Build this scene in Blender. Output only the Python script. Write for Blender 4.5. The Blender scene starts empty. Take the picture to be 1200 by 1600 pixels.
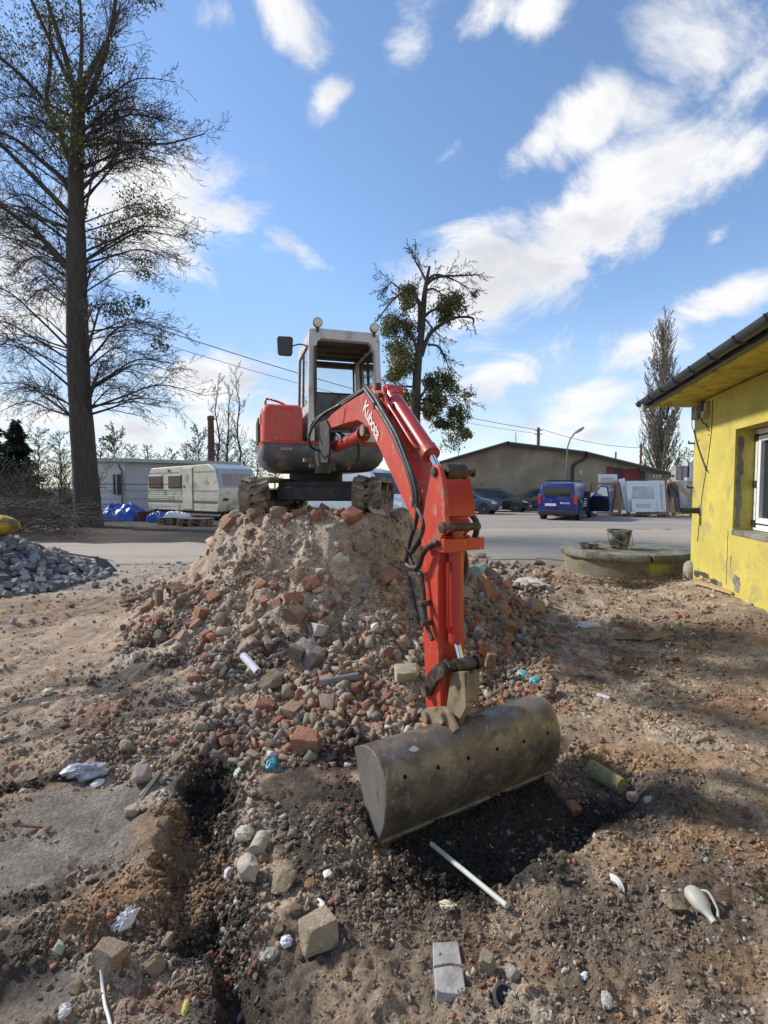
import bpy, bmesh, math, random
import numpy as np
from mathutils import Vector, Matrix, Euler
random.seed(11); rng = np.random.default_rng(11)
S = bpy.context.scene; COL = S.collection
R = math.radians
# ------------------------------------------------------------------ camera
F, CX, CY, HZ, CAMZ = 780.0, 600.0, 800.0, 762.0, 1.55     # photo pixels, eye height in metres
PITCH = math.atan((CY - HZ) / F)
cam = bpy.data.cameras.new('camera'); camo = bpy.data.objects.new('camera', cam); COL.objects.link(camo)
cam.sensor_fit = 'VERTICAL'; cam.sensor_height = 32.0; cam.lens = F * 32.0 / 1600.0
cam.clip_start = 0.05; cam.clip_end = 3000
camo.location = (0, 0, CAMZ); camo.rotation_euler = (R(90) - PITCH, 0, 0)
S.camera = camo
# ------------------------------------------------------------------ light
SUN_AZ, SUN_EL = R(-68), R(36)                               # left of the view axis, ahead of the camera
sun = bpy.data.lights.new('sun', 'SUN'); sun.energy = 2.9; sun.angle = R(4.5); sun.color = (1, .93, .83)
suno = bpy.data.objects.new('sun', sun); COL.objects.link(suno)
sd = Vector((math.sin(SUN_AZ) * math.cos(SUN_EL), math.cos(SUN_AZ) * math.cos(SUN_EL), math.sin(SUN_EL)))
suno.rotation_euler = sd.to_track_quat('Z', 'Y').to_euler(); suno.location = (0, 0, 30)
vs = S.view_settings; vs.view_transform = 'Standard'; vs.look = 'None'; vs.gamma = 1; vs.use_curve_mapping = False
vs.exposure = 0.74
W = bpy.data.worlds.new('World'); S.world = W; W.use_nodes = True
SKY_STRENGTH = 0.14

def ray(px, py):
    x = (px - CX) / F; y = -(py - CY) / F
    c, s = math.cos(PITCH), math.sin(PITCH)
    return Vector((x, y * s + c, y * c - s))
def at(px, py, Y):                       # point on that line of sight at distance Y
    d = ray(px, py); t = Y / d.y
    return Vector((d.x * t, Y, CAMZ + d.z * t))
def gnd(px, py, z=0.0):
    d = ray(px, py); t = (z - CAMZ) / d.z
    return Vector((d.x * t, d.y * t, z))
def onplane(px, py, p0, n):
    d = ray(px, py); o = Vector((0, 0, CAMZ))
    t = (Vector(p0) - o).dot(n) / d.dot(n)
    return o + d * t

def world_sky():
    nt = W.node_tree; N = nt.nodes; L = nt.links; N.clear()
    def nd(t, **k):
        n = N.new(t)
        for a, b in k.items(): setattr(n, a, b)
        return n
    def vm(op, a, b=None, sc=None):
        n = nd('ShaderNodeVectorMath', operation=op)
        for i, v in enumerate((a, b)):
            if v is None: continue
            if isinstance(v, bpy.types.NodeSocket): L.new(v, n.inputs[i])
            else: n.inputs[i].default_value = v
        if sc is not None:
            if isinstance(sc, bpy.types.NodeSocket): L.new(sc, n.inputs['Scale'])
            else: n.inputs['Scale'].default_value = sc
        return n.outputs['Value'] if op in ('DOT_PRODUCT', 'LENGTH') else n.outputs[0]
    def mt(op, a, b=None, c=None, clamp=False):
        n = nd('ShaderNodeMath', operation=op, use_clamp=clamp)
        for i, v in enumerate((a, b, c)):
            if v is None: continue
            if isinstance(v, bpy.types.NodeSocket): L.new(v, n.inputs[i])
            else: n.inputs[i].default_value = v
        return n.outputs[0]
    def mr(v, a, b, c=0., d=1., smooth=True):
        n = nd('ShaderNodeMapRange', interpolation_type='SMOOTHSTEP' if smooth else 'LINEAR', clamp=True)
        L.new(v, n.inputs[0])
        for i, q in enumerate((a, b, c, d)): n.inputs[i + 1].default_value = q
        return n.outputs[0]
    sky = nd('ShaderNodeTexSky', sky_type='NISHITA'); sky.sun_disc = False
    sky.sun_elevation = SUN_EL; sky.sun_rotation = SUN_AZ % (2 * math.pi)
    sky.altitude = 200; sky.air_density = 1.0; sky.dust_density = 0.12; sky.ozone_density = 2.4
    tc = nd('ShaderNodeTexCoord'); d0 = vm('NORMALIZE', tc.outputs['Generated'])
    # project on a cloud deck, so that the noise shrinks towards the horizon as real cloud does
    sp = nd('ShaderNodeSeparateXYZ'); L.new(d0, sp.inputs[0])
    zz = mt('ADD', mt('MAXIMUM', sp.outputs['Z'], 0.0), 0.55)
    inv = mt('DIVIDE', 1.0, zz); deck = vm('SCALE', d0, sc=inv)
    def noise(vec, sc, det, rough=.55, dist=0.0):
        n = nd('ShaderNodeTexNoise'); n.inputs['Scale'].default_value = sc; n.inputs['Detail'].default_value = det
        n.inputs['Roughness'].default_value = rough; n.inputs['Distortion'].default_value = dist
        L.new(vec, n.inputs['Vector']); return n
    nA = noise(deck, 4.4, 11, .66, .5); fA = nA.outputs['Fac']
    wob = noise(deck, 3.4, 4, .6)
    warp = vm('SCALE', vm('SUBTRACT', wob.outputs['Color'], (.5, .5, .5)), sc=.09)
    dw = vm('ADD', d0, warp)
    blobs = [  # photo pixel centre, half sizes, tilt (rise to the right), weight
        (900, 365, 240, 78, 27, 1.1), (765, 440, 140, 85, 18, 1.1), (1010, 315, 150, 70, 25, .95), (760, 505, 120, 45, 10, .8),
        (800, 575, 115, 48, 12, .95), (750, 610, 70, 30, 5, .8), (925, 175, 95, 45, 28, .95), (840, 225, 80, 26, 20, .8),
        (1085, 65, 150, 75, -35, .85), (1170, 130, 90, 60, 35, .85), (1020, 150, 60, 90, 60, .7), (650, 60, 75, 62, 25, .9), (765, 35, 75, 34, 20, 1.0),
        (840, 30, 62, 38, 0, .95), (525, 145, 52, 28, 30, .95), (455, 20, 110, 55, -30, .95), (330, 20, 60, 30, 10, .7), (720, 230, 50, 14, 30, .6), (365, 345, 95, 30, 6, 1.), (450, 390, 72, 26, -28, .95),
        (330, 585, 105, 40, 12, .95), (170, 345, 200, 120, 10, 1.1), (40, 480, 170, 80, 0, .85), (930, 625, 130, 34, 8, .9), (1120, 480, 130, 36, 14, .85),
        (1010, 545, 100, 34, 20, .75), (1130, 360, 40, 16, 30, .7), (200, 660, 320, 40, 0, .9), (1010, 660, 420, 28, 0, .75), (1180, 230, 90, 40, 30, .7), (560, 660, 200, 36, 0, .8)]
    tot = None
    for (px, py, rx, ry, tilt, wgt) in blobs:
        c = ray(px, py).normalized()
        rgt = Vector((c.y, -c.x, 0)).normalized(); up = rgt.cross(c)
        a, b = math.cos(R(tilt)), math.sin(R(tilt))
        e1 = rgt * a + up * b; e2 = up * a - rgt * b
        k = (math.hypot(px - CX, py - CY) ** 2 / F ** 2 + 1) ** .75
        rx, ry = rx / F / k, ry / F / k
        dl = vm('SUBTRACT', dw, tuple(c))
        u = mt('DIVIDE', vm('DOT_PRODUCT', dl, tuple(e1)), rx); v = mt('DIVIDE', vm('DOT_PRODUCT', dl, tuple(e2)), ry)
        r2 = mt('ADD', mt('MULTIPLY', u, u), mt('MULTIPLY', v, v))
        f = mt('MULTIPLY', mt('EXPONENT', mt('MULTIPLY', r2, -.75)), wgt)
        tot = f if tot is None else mt('MAXIMUM', tot, f)
    # cloud field goes on round the rest of the sky
    nB = noise(deck, 1.1, 3, .5); away = mr(sp.outputs['Y'], .55, .2)
    tot = mt('MAXIMUM', tot, mt('MULTIPLY', mr(nB.outputs['Fac'], .40, .66), away))
    dens = mt('ADD', tot, mt('MULTIPLY', mt('SUBTRACT', fA, .5), 2.5))
    alpha = mr(dens, .36, 1.0)
    alpha = mt('MULTIPLY', alpha, mr(tot, .05, .3))
    # lit side: compare the noise with a sample stepped towards the sun
    st = sd * .09
    nC = noise(vm('ADD', deck, tuple(st)), 4.2, 4, .5, .35); nC2 = noise(deck, 4.2, 4, .5, .35)
    thick = mr(dens, .7, 1.7)
    shade = mt('ADD', mt('MULTIPLY', mt('SUBTRACT', nC.outputs['Fac'], nC2.outputs['Fac']), 2.6), mt('MULTIPLY', thick, .62), clamp=True)
    mixc = nd('ShaderNodeMix', data_type='RGBA'); L.new(shade, mixc.inputs[0])
    mixc.inputs[6].default_value = (4.25, 4.25, 4.3, 1); mixc.inputs[7].default_value = (2.35, 2.5, 2.85, 1)
    # thin veil round the sun and along the horizon
    sdot = vm('DOT_PRODUCT', d0, tuple(sd))
    glow = mt('MULTIPLY', mr(sdot, .93, 1.0), .75)
    hz = mt('MULTIPLY', mr(sp.outputs['Z'], .36, .02), .38)
    veil = mt('MAXIMUM', glow, hz)
    alpha2 = mt('SUBTRACT', 1.0, mt('MULTIPLY', mt('SUBTRACT', 1.0, alpha), mt('SUBTRACT', 1.0, veil)))
    hs = nd('ShaderNodeHueSaturation'); hs.inputs['Saturation'].default_value = 1.02; hs.inputs['Value'].default_value = .93
    L.new(sky.outputs[0], hs.inputs['Color'])
    mix = nd('ShaderNodeMix', data_type='RGBA'); L.new(alpha2, mix.inputs[0]); sc3 = nd('ShaderNodeSeparateColor'); L.new(hs.outputs[0], sc3.inputs[0]); mxc = mt('MAXIMUM', mt('MAXIMUM', sc3.outputs[0], sc3.outputs[1]), sc3.outputs[2])
    L.new(vm('SCALE', hs.outputs[0], sc=mt('MINIMUM', 1.0, mt('DIVIDE', 4.6, mxc))), mix.inputs[6]); L.new(mixc.outputs[2], mix.inputs[7])
    bg = nd('ShaderNodeBackground'); bg.inputs['Strength'].default_value = SKY_STRENGTH
    L.new(mix.outputs[2], bg.inputs['Color'])
    out = nd('ShaderNodeOutputWorld'); L.new(bg.outputs[0], out.inputs[0])
world_sky()

# ------------------------------------------------------------------ helpers
def tag(o, label=None, cat=None, group=None, kind=None):
    if label: o['label'] = label
    if cat: o['category'] = cat
    if group: o['group'] = group
    if kind: o['kind'] = kind
    return o
def thing(name, loc=(0, 0, 0), label=None, cat=None, group=None, rz=0):
    o = bpy.data.objects.new(name, None); COL.objects.link(o); o.location = loc; o.rotation_euler = (0, 0, rz)
    o.empty_display_size = .1
    return tag(o, label, cat, group)
def rootloc(o):
    v = Vector((0, 0, 0))
    while o is not None: v += o.location; o = o.parent
    return v
def link(name, me, mat=None, parent=None, loc=None):
    o = bpy.data.objects.new(name, me); COL.objects.link(o)
    if mat is not None and not me.materials: me.materials.append(mat)
    if parent: o.parent = parent
    if loc is not None: o.location = loc
    return o
def copy_tree(o, parent=None):
    c = o.copy(); COL.objects.link(c)
    if parent: c.parent = parent
    for ch in list(o.children): copy_tree(ch, c)
    return c

class MB:
    """collects geometry, builds it as one mesh object"""
    def __init__(s): s.v = []; s.f = []; s.m = []; s.mi = 0
    def add(s, vs, fs):
        b = len(s.v); s.v += [tuple(p) for p in vs]
        s.f += [tuple(b + i for i in f) for f in fs]; s.m += [s.mi] * len(fs); return s
    def quad(s, a, b, c, d): return s.add((a, b, c, d), ((0, 1, 2, 3),))
    def hexa(s, p):          # 8 corners: bottom ring 0-3, top ring 4-7
        return s.add(p, ((3, 2, 1, 0), (4, 5, 6, 7), (0, 1, 5, 4), (1, 2, 6, 5), (2, 3, 7, 6), (3, 0, 4, 7)))
    def box(s, c, size, rot=None, fr=None):
        hx, hy, hz = size[0] / 2, size[1] / 2, size[2] / 2
        pts = [Vector(q) for q in ((-hx, -hy, -hz), (hx, -hy, -hz), (hx, hy, -hz), (-hx, hy, -hz), (-hx, -hy, hz), (hx, -hy, hz), (hx, hy, hz), (-hx, hy, hz))]
        c = Vector(c)
        if fr: pts = [fr[0] * p.x + fr[1] * p.y + fr[2] * p.z for p in pts]
        elif rot is not None: pts = [rot @ p for p in pts]
        return s.hexa([p + c for p in pts])
    def prism(s, prof, vec):  # extrude a 3-D polygon along vec
        n = len(prof); vec = Vector(vec); a = [Vector(p) for p in prof]
        nrm = Vector((0, 0, 0))
        for i in range(n): nrm += a[i].cross(a[(i + 1) % n])
        if nrm.dot(vec) > 0: a = a[::-1]
        b = [p + vec for p in a]
        fs = [tuple(range(n)), tuple(reversed(range(n, 2 * n)))]
        fs += [((i + 1) % n, i, n + i, n + (i + 1) % n) for i in range(n)]
        return s.add(a + b, fs)
    def tube(s, path, rad, n=8, cap=True):
        P = [Vector(p) for p in path]; m = len(P)
        rr = rad if isinstance(rad, (list, tuple)) else [rad] * m
        t0 = (P[1] - P[0]).normalized()
        ref = Vector((0, 0, 1)) if abs(t0.z) < .9 else Vector((1, 0, 0))
        nx = t0.cross(ref).normalized()
        vs = []
        for i in range(m):
            t = (P[min(i + 1, m - 1)] - P[max(i - 1, 0)])
            t = t.normalized() if t.length > 1e-9 else t0
            nx = nx - t * nx.dot(t)
            nx = nx.normalized() if nx.length > 1e-6 else t.orthogonal().normalized()
            ny = t.cross(nx)
            for k in range(n):
                a = 2 * math.pi * k / n
                vs.append(P[i] + (nx * math.cos(a) + ny * math.sin(a)) * rr[i])
        fs = [(i * n + k, i * n + (k + 1) % n, (i + 1) * n + (k + 1) % n, (i + 1) * n + k) for i in range(m - 1) for k in range(n)]
        if cap: fs += [tuple(reversed(range(n))), tuple(range((m - 1) * n, m * n))]
        return s.add(vs, fs)
    def cyl(s, a, b, r, n=16, r2=None): return s.tube((a, b), [r, r if r2 is None else r2], n)
    def ring(s, a, b, ro, ri, n=20):    # pipe with a wall
        a, b = Vector(a), Vector(b); t = (b - a).normalized(); nx = t.orthogonal().normalized(); ny = t.cross(nx)
        vs = []
        for c, r in ((a, ro), (b, ro), (b, ri), (a, ri)):
            for k in range(n):
                w = 2 * math.pi * k / n; vs.append(c + (nx * math.cos(w) + ny * math.sin(w)) * r)
        fs = [(i * n + k, i * n + (k + 1) % n, ((i + 1) % 4) * n + (k + 1) % n, ((i + 1) % 4) * n + k) for i in range(4) for k in range(n)]
        return s.add(vs, fs)
    def lathe(s, c, prof, n=24, ax=(0, 0, 1)):   # prof: (radius, height) bottom to top
        ax = Vector(ax).normalized(); nx = ax.orthogonal().normalized(); ny = ax.cross(nx); c = Vector(c); vs = []
        for r, h in prof:
            for k in range(n):
                w = 2 * math.pi * k / n; vs.append(c + ax * h + (nx * math.cos(w) + ny * math.sin(w)) * r)
        m = len(prof)
        fs = [(i * n + k, i * n + (k + 1) % n, (i + 1) * n + (k + 1) % n, (i + 1) * n + k) for i in range(m - 1) for k in range(n)]
        fs += [tuple(reversed(range(n))), tuple(range((m - 1) * n, m * n))]
        return s.add(vs, fs)
    def loft(s, rings, closed=True, caps=True):
        n = len(rings[0]); vs = [p for r in rings for p in r]
        fs = [(i * n + k, i * n + (k + 1) % n, (i + 1) * n + (k + 1) % n, (i + 1) * n + k) for i in range(len(rings) - 1) for k in range(n if closed else n - 1)]
        if caps and closed: fs += [tuple(reversed(range(n))), tuple(range((len(rings) - 1) * n, len(rings) * n))]
        return s.add(vs, fs)
    def build(s, name, mat, parent=None, smooth=0, bevel=0, seg=2, world=True):
        me = bpy.data.meshes.new(name)
        off = rootloc(parent) if (parent is not None and world) else Vector((0, 0, 0))
        me.from_pydata([(x - off.x, y - off.y, z - off.z) for x, y, z in s.v], [], s.f)
        mats = mat if isinstance(mat, (list, tuple)) else [mat]
        for q in mats: me.materials.append(q)
        if any(s.m): me.polygons.foreach_set('material_index', s.m)
        if smooth:
            me.polygons.foreach_set('use_smooth', [True] * len(me.polygons))
            if smooth < 180: me.set_sharp_from_angle(angle=R(smooth))
        me.update()
        o = link(name, me, None, parent)
        if bevel:
            b = o.modifiers.new('bevel', 'BEVEL'); b.width = bevel; b.segments = seg; b.limit_method = 'ANGLE'; b.angle_limit = R(32)
            if not smooth: me.polygons.foreach_set('use_smooth', [True] * len(me.polygons)); me.set_sharp_from_angle(angle=R(40)); b.harden_normals = True
        return o

# ------------------------------------------------------------------ materials
_mats = {}
def M(name, col, rough=.6, metal=0., var=.18, scale=6., bump=0., bscale=40., dirt=None, damt=.35, dscale=5., coat=0., rnd=0., spec=.5, det=8., streak=None):
    if name in _mats: return _mats[name]
    m = bpy.data.materials.new(name); m.use_nodes = True; nt = m.node_tree; N = nt.nodes; L = nt.links
    p = N['Principled BSDF']; p.inputs['Roughness'].default_value = rough; p.inputs['Metallic'].default_value = metal
    p.inputs['Specular IOR Level'].default_value = spec
    if coat: p.inputs['Coat Weight'].default_value = coat; p.inputs['Coat Roughness'].default_value = .12
    tc = N.new('ShaderNodeTexCoord'); src = tc.outputs['Object']
    if streak:
        mp = N.new('ShaderNodeMapping'); mp.inputs['Scale'].default_value = streak; L.new(src, mp.inputs['Vector']); src = mp.outputs[0]
    def noise(sc, d=det, dist=0.):
        n = N.new('ShaderNodeTexNoise'); n.inputs['Scale'].default_value = sc; n.inputs['Detail'].default_value = d
        n.inputs['Roughness'].default_value = .62; n.inputs['Distortion'].default_value = dist
        L.new(src, n.inputs['Vector']); return n
    n1 = noise(scale); rp = N.new('ShaderNodeValToRGB'); e = rp.color_ramp.elements
    e[0].position = .3; e[1].position = .7
    e[0].color = (*[c * (1 - var) for c in col], 1); e[1].color = (*[min(1, c * (1 + var)) for c in col], 1)
    L.new(n1.outputs['Fac'], rp.inputs['Fac']); out = rp.outputs['Color']
    if dirt is not None:
        n2 = noise(dscale, 10, .3); mr = N.new('ShaderNodeMapRange'); mr.inputs[1].default_value = .62 - damt * .45; mr.inputs[2].default_value = .78 - damt * .3
        mr.interpolation_type = 'SMOOTHSTEP'; L.new(n2.outputs['Fac'], mr.inputs[0])
        mx = N.new('ShaderNodeMix'); mx.data_type = 'RGBA'; L.new(mr.outputs[0], mx.inputs[0]); L.new(out, mx.inputs[6]); mx.inputs[7].default_value = (*dirt, 1)
        out = mx.outputs[2]
        rr = N.new('ShaderNodeMapRange'); L.new(mr.outputs[0], rr.inputs[0]); rr.inputs[3].default_value = rough; rr.inputs[4].default_value = .9
        L.new(rr.outputs[0], p.inputs['Roughness'])
    if rnd:
        oi = N.new('ShaderNodeObjectInfo'); hs = N.new('ShaderNodeHueSaturation'); r1 = N.new('ShaderNodeMapRange')
        r1.inputs[3].default_value = 1 - rnd; r1.inputs[4].default_value = 1 + rnd
        L.new(oi.outputs['Random'], r1.inputs[0]); L.new(r1.outputs[0], hs.inputs['Value']); L.new(out, hs.inputs['Color']); out = hs.outputs[0]
    L.new(out, p.inputs['Base Color'])
    if bump:
        n3 = noise(bscale, 8); b = N.new('ShaderNodeBump'); b.inputs['Strength'].default_value = bump; b.inputs['Distance'].default_value = .02
        L.new(n3.outputs['Fac'], b.inputs['Height']); L.new(b.outputs[0], p.inputs['Normal'])
    _mats[name] = m; return m
def glass(name, col=(.02, .03, .035), rough=.05, alpha=None):
    if name in _mats: return _mats[name]
    m = bpy.data.materials.new(name); m.use_nodes = True; p = m.node_tree.nodes['Principled BSDF']
    p.inputs['Base Color'].default_value = (*col, 1); p.inputs['Roughness'].default_value = rough
    if alpha is not None:          # thin pane: mostly lets light straight through, with a surface reflection
        nt = m.node_tree; N = nt.nodes; L = nt.links
        tr = N.new('ShaderNodeBsdfTransparent'); tr.inputs[0].default_value = (.93, .96, .95, 1); gl = N.new('ShaderNodeBsdfGlossy'); gl.inputs['Roughness'].default_value = .03
        fr = N.new('ShaderNodeFresnel'); fr.inputs[0].default_value = 1.35
        mx = N.new('ShaderNodeMixShader'); L.new(fr.outputs[0], mx.inputs[0]); L.new(tr.outputs[0], mx.inputs[1]); L.new(gl.outputs[0], mx.inputs[2])
        df = N.new('ShaderNodeBsdfDiffuse'); df.inputs[0].default_value = (*col, 1); m2 = N.new('ShaderNodeMixShader'); m2.inputs[0].default_value = alpha
        L.new(mx.outputs[0], m2.inputs[1]); L.new(df.outputs[0], m2.inputs[2]); L.new(m2.outputs[0], N['Material Output'].inputs[0])
    _mats[name] = m; return m
DUST = (.24, .19, .14)

# ------------------------------------------------------------------ numpy noise
def _hash(ix, iy, seed):
    h = (ix.astype(np.int64) * 374761393 + iy.astype(np.int64) * 668265263 + seed * 1442695041) & 0xFFFFFFFF
    h = ((h ^ (h >> 13)) * 1274126177) & 0xFFFFFFFF
    h = (h ^ (h >> 16)) & 0xFFFFFF
    return h / float(0xFFFFFF)
def vnoise(x, y, seed=0):
    ix = np.floor(x); iy = np.floor(y); fx = x - ix; fy = y - iy
    fx = fx * fx * fx * (fx * (fx * 6 - 15) + 10); fy = fy * fy * fy * (fy * (fy * 6 - 15) + 10)
    a = _hash(ix, iy, seed); b = _hash(ix + 1, iy, seed); c = _hash(ix, iy + 1, seed); d = _hash(ix + 1, iy + 1, seed)
    return (a + (b - a) * fx) + ((c + (d - c) * fx) - (a + (b - a) * fx)) * fy
def fbm(x, y, sc, octv=5, seed=0, gain=.5, ridge=False):
    t = 0; amp = 1; n = 0; x = x * sc; y = y * sc
    for i in range(octv):
        v = vnoise(x + 17.3 * i, y - 9.1 * i, seed + i)
        if ridge: v = 1 - np.abs(2 * v - 1)
        t = t + v * amp; n += amp; amp *= gain
        x, y = (x * .8 - y * .6) * 2.03, (x * .6 + y * .8) * 2.03
    return t / n
def sstep(a, b, x):
    t = np.clip((x - a) / (b - a), 0, 1); return t * t * (3 - 2 * t)
# ------------------------------------------------------------------ ground: one sheet to the horizon
def axis(lo_far, lo, hi, hi_far, step):
    mid = [lo]
    while mid[-1] < hi: mid.append(mid[-1] + step(mid[-1]))
    a = []; d = step(lo); x = lo
    while x > lo_far: d *= 1.16; x -= d; a.append(x)
    b = []; d = step(hi); x = mid[-1]
    while x < hi_far: d *= 1.16; x += d; b.append(x)
    return np.array(a[::-1] + mid + b)
GX = axis(-900, -6.2, 6.4, 900, lambda x: .0115 + .0078 * max(0, abs(x) - 1.3))
GY = axis(-60, .75, 11.5, 1500, lambda y: .0095 if y < 1.9 else .0050 * y)
MC = (-.72, 6.25)                                            # centre of the rubble mound
def mound(x, y):
    dx = x - MC[0]; dy = y - MC[1]
    ang = np.arctan2(dy, dx)
    wob = 1 + .10 * (fbm(np.cos(ang) * 2 + 5, np.sin(ang) * 2 + 5, 1.0, 3, 41) - .5) * 2
    a = np.where(dx < 0, 2.45, 2.55); b = np.where(dy < 0, 3.05, 2.6)
    r = np.sqrt((dx / a) ** 2 + (dy / b) ** 2) * wob
    r = r + (fbm(x, y, 1.7, 4, 3) - .5) * .12
    h = np.where(r < .6, 1.24 - .66 * sstep(.41, .60, r), .58 * np.clip((1 - r) / .4, 0, 1) ** 1.55)
    return h, r
TRENCH = [gnd(330, 1215), gnd(305, 1290), gnd(296, 1360), gnd(318, 1418)]
def segdist(x, y, pts):
    best = np.full(x.shape, 1e9)
    for a, b in zip(pts[:-1], pts[1:]):
        dx, dy = b.x - a.x, b.y - a.y; L2 = dx * dx + dy * dy
        t = np.clip(((x - a.x) * dx + (y - a.y) * dy) / L2, 0, 1)
        best = np.minimum(best, np.hypot(x - a.x - t * dx, y - a.y - t * dy))
    return best
SLOT = [gnd(352, 1452), gnd(372, 1520), gnd(362, 1640)]
BERM = [gnd(150, 1420), gnd(265, 1372), gnd(300, 1330), gnd(250, 1290)]
CLAY = [(120, 1270, .34, .20), (20, 1335, .22, .16), (215, 1300, .30, .12), (60, 1540, .15, .1), (240, 1225, .18, .1)]
def blob(x, y, px, py, rx, ry, rot=0., soft=.55, jit=.5, seed=5):
    c = gnd(px, py); a, b = math.cos(R(rot)), math.sin(R(rot))
    dx = x - c.x; dy = y - c.y; u = (dx * a + dy * b) / rx; v = (-dx * b + dy * a) / ry
    r = np.sqrt(u * u + v * v) + (fbm(x, y, 6., 4, seed) - .5) * jit * 2
    return sstep(1 + soft / 2, 1 - soft / 2, r)
def hgt(x, y):
    h, r = mound(x, y)
    near = sstep(10.6, 8.2, y) * sstep(8.5, 6.5, np.abs(x))
    onm = sstep(1.05, .8, r) * (.35 + .65 * sstep(.30, .44, r))
    clay = np.zeros_like(x)
    for c in CLAY: clay = np.maximum(clay, blob(x, y, *c, soft=.8, jit=.35))
    rough = (1 - .93 * clay)
    z = h
    z = z + near * (fbm(x, y, .55, 3, 11) - .5) * .16
    z = z + near * (fbm(x, y, 2.1, 3, 12) - .5) * .09 * (.35 + .65 * rough)
    z = z + near * (fbm(x, y, 8., 4, 13) - .5) * .045 * rough
    z = z + near * np.maximum(fbm(x, y, 26., 4, 14, ridge=True) - .55, 0) * .035 * rough * sstep(.35, .6, fbm(x, y, 1.4, 2, 15))
    z = z + onm * (fbm(x, y, 3.2, 5, 16, .55) - .5) * .20 + onm * (fbm(x, y, 13., 3, 17) - .5) * .05
    cl1 = np.abs(2 * vnoise(x * 15 + 3.1, y * 15, 81) - 1) * .6 + np.abs(2 * vnoise(x * 31, y * 31 + 7.7, 82) - 1) * .4
    z = z + near * rough * cl1 * .030 * sstep(.30, .62, fbm(x, y, 1.7, 3, 83)) + near * rough * (np.abs(2 * vnoise(x * 62, y * 62, 84) - 1) - .5) * .007
    # diagonal bucket/track ruts, front left
    rut = sstep(-.2, -1.2, x) * sstep(5.2, 4.3, y)
    uu = x * .40 - y * .92 + (fbm(x, y, 1.3, 2, 19) - .5) * .35
    z = z + rut * (np.sin(uu * 9.) * .016 + np.sin(uu * 31.) * .006) * (.3 + .7 * rough)
    z = z - .15 * sstep(.16, .05, segdist(x, y, TRENCH) + (fbm(x, y, 9., 3, 21) - .5) * .10)
    z = z - .11 * sstep(.07, .02, segdist(x, y, SLOT) + (fbm(x, y, 9., 3, 22) - .5) * .06)
    z = z + .055 * sstep(.22, .05, segdist(x, y, BERM) + (fbm(x, y, 7., 3, 23) - .5) * .16)
    # the hole the bucket stands in
    p = [gnd(560, 1320), gnd(620, 1365), gnd(740, 1380), gnd(880, 1300), gnd(985, 1240), gnd(900, 1190)]
    c = Vector((.62, 2.40, 0)); dx = x - c.x; dy = y - c.y
    u = (dx * .87 + dy * .49) / .78; v = (-dx * .49 + dy * .87) / .34
    rr = np.maximum(np.abs(u), np.abs(v)) * .6 + np.hypot(u, v) * .4 + (fbm(x, y, 7., 4, 24) - .5) * .35
    z = z - .13 * sstep(1.15, .75, rr)
    # low bank of pushed-up soil in front of the round shaft
    z = z + .16 * np.exp(-(((x - 2.6) / 1.4) ** 2 + ((y - 6.9) / .7) ** 2)) * (.6 + .8 * fbm(x, y, 3., 3, 25))
    # soil banked up along the yellow wall
    dw = (x - 4.91) * -.968 + (y - 7.95) * .25
    z = z + .17 * sstep(.95, .1, dw + (fbm(x, y, 3., 3, 26) - .5) * .5) * sstep(8.3, 7.3, y) * sstep(1.5, 4, y)
    return z
XX, YY = np.meshgrid(GX, GY)
HH = hgt(XX, YY)
def H(x, y):
    x = np.atleast_1d(np.asarray(x, float)); y = np.atleast_1d(np.asarray(y, float))
    i = np.clip(np.searchsorted(GX, x) - 1, 0, len(GX) - 2); j = np.clip(np.searchsorted(GY, y) - 1, 0, len(GY) - 2)
    u = (x - GX[i]) / (GX[i + 1] - GX[i]); v = (y - GY[j]) / (GY[j + 1] - GY[j])
    return HH[j, i] * (1 - u) * (1 - v) + HH[j, i + 1] * u * (1 - v) + HH[j + 1, i] * (1 - u) * v + HH[j + 1, i + 1] * u * v
def H1(x, y): return float(H(x, y)[0])
def hit(px, py):                                             # where that line of sight meets the terrain
    d = ray(px, py); t = .6
    while t < 60:
        p = Vector((0, 0, CAMZ)) + d * t
        if p.z < H1(p.x, p.y): break
        t += .012 if t < 12 else .1
    return p
def grid_mesh(name, X, Y, Z):
    ny, nx = X.shape
    co = np.empty((ny * nx, 3), np.float32); co[:, 0] = X.ravel(); co[:, 1] = Y.ravel(); co[:, 2] = Z.ravel()
    idx = np.arange(ny * nx).reshape(ny, nx)
    q = np.stack([idx[:-1, :-1], idx[:-1, 1:], idx[1:, 1:], idx[1:, :-1]], -1).reshape(-1, 4)
    return mesh_np(name, co, q)
def mesh_np(name, co, q, smooth=True):
    me = bpy.data.meshes.new(name); k = q.shape[1]
    me.vertices.add(len(co)); me.vertices.foreach_set('co', np.ascontiguousarray(co, np.float32).ravel())
    me.loops.add(q.size); me.loops.foreach_set('vertex_index', np.ascontiguousarray(q, np.int32).ravel())
    me.polygons.add(len(q)); me.polygons.foreach_set('loop_start', np.arange(0, q.size, k, dtype=np.int32))
    if smooth: me.polygons.foreach_set('use_smooth', np.ones(len(q), bool))
    me.update(calc_edges=True); return me
def vcol(me, arr, name='col'):
    a = me.color_attributes.new(name, 'FLOAT_COLOR', 'POINT')
    b = np.ones((len(arr), 4), np.float32); b[:, :3] = arr; a.data.foreach_set('color', b.ravel())
TAN, BROWN, BLACK, CLAYC, OCHRE, BRICKC, GRAVEL, PALE = [np.array(c) for c in (
    (.41, .305, .215), (.28, .212, .152), (.030, .025, .021), (.20, .178, .152), (.35, .225, .125), (.25, .115, .07), (.22, .205, .185), (.48, .405, .315))]
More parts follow.
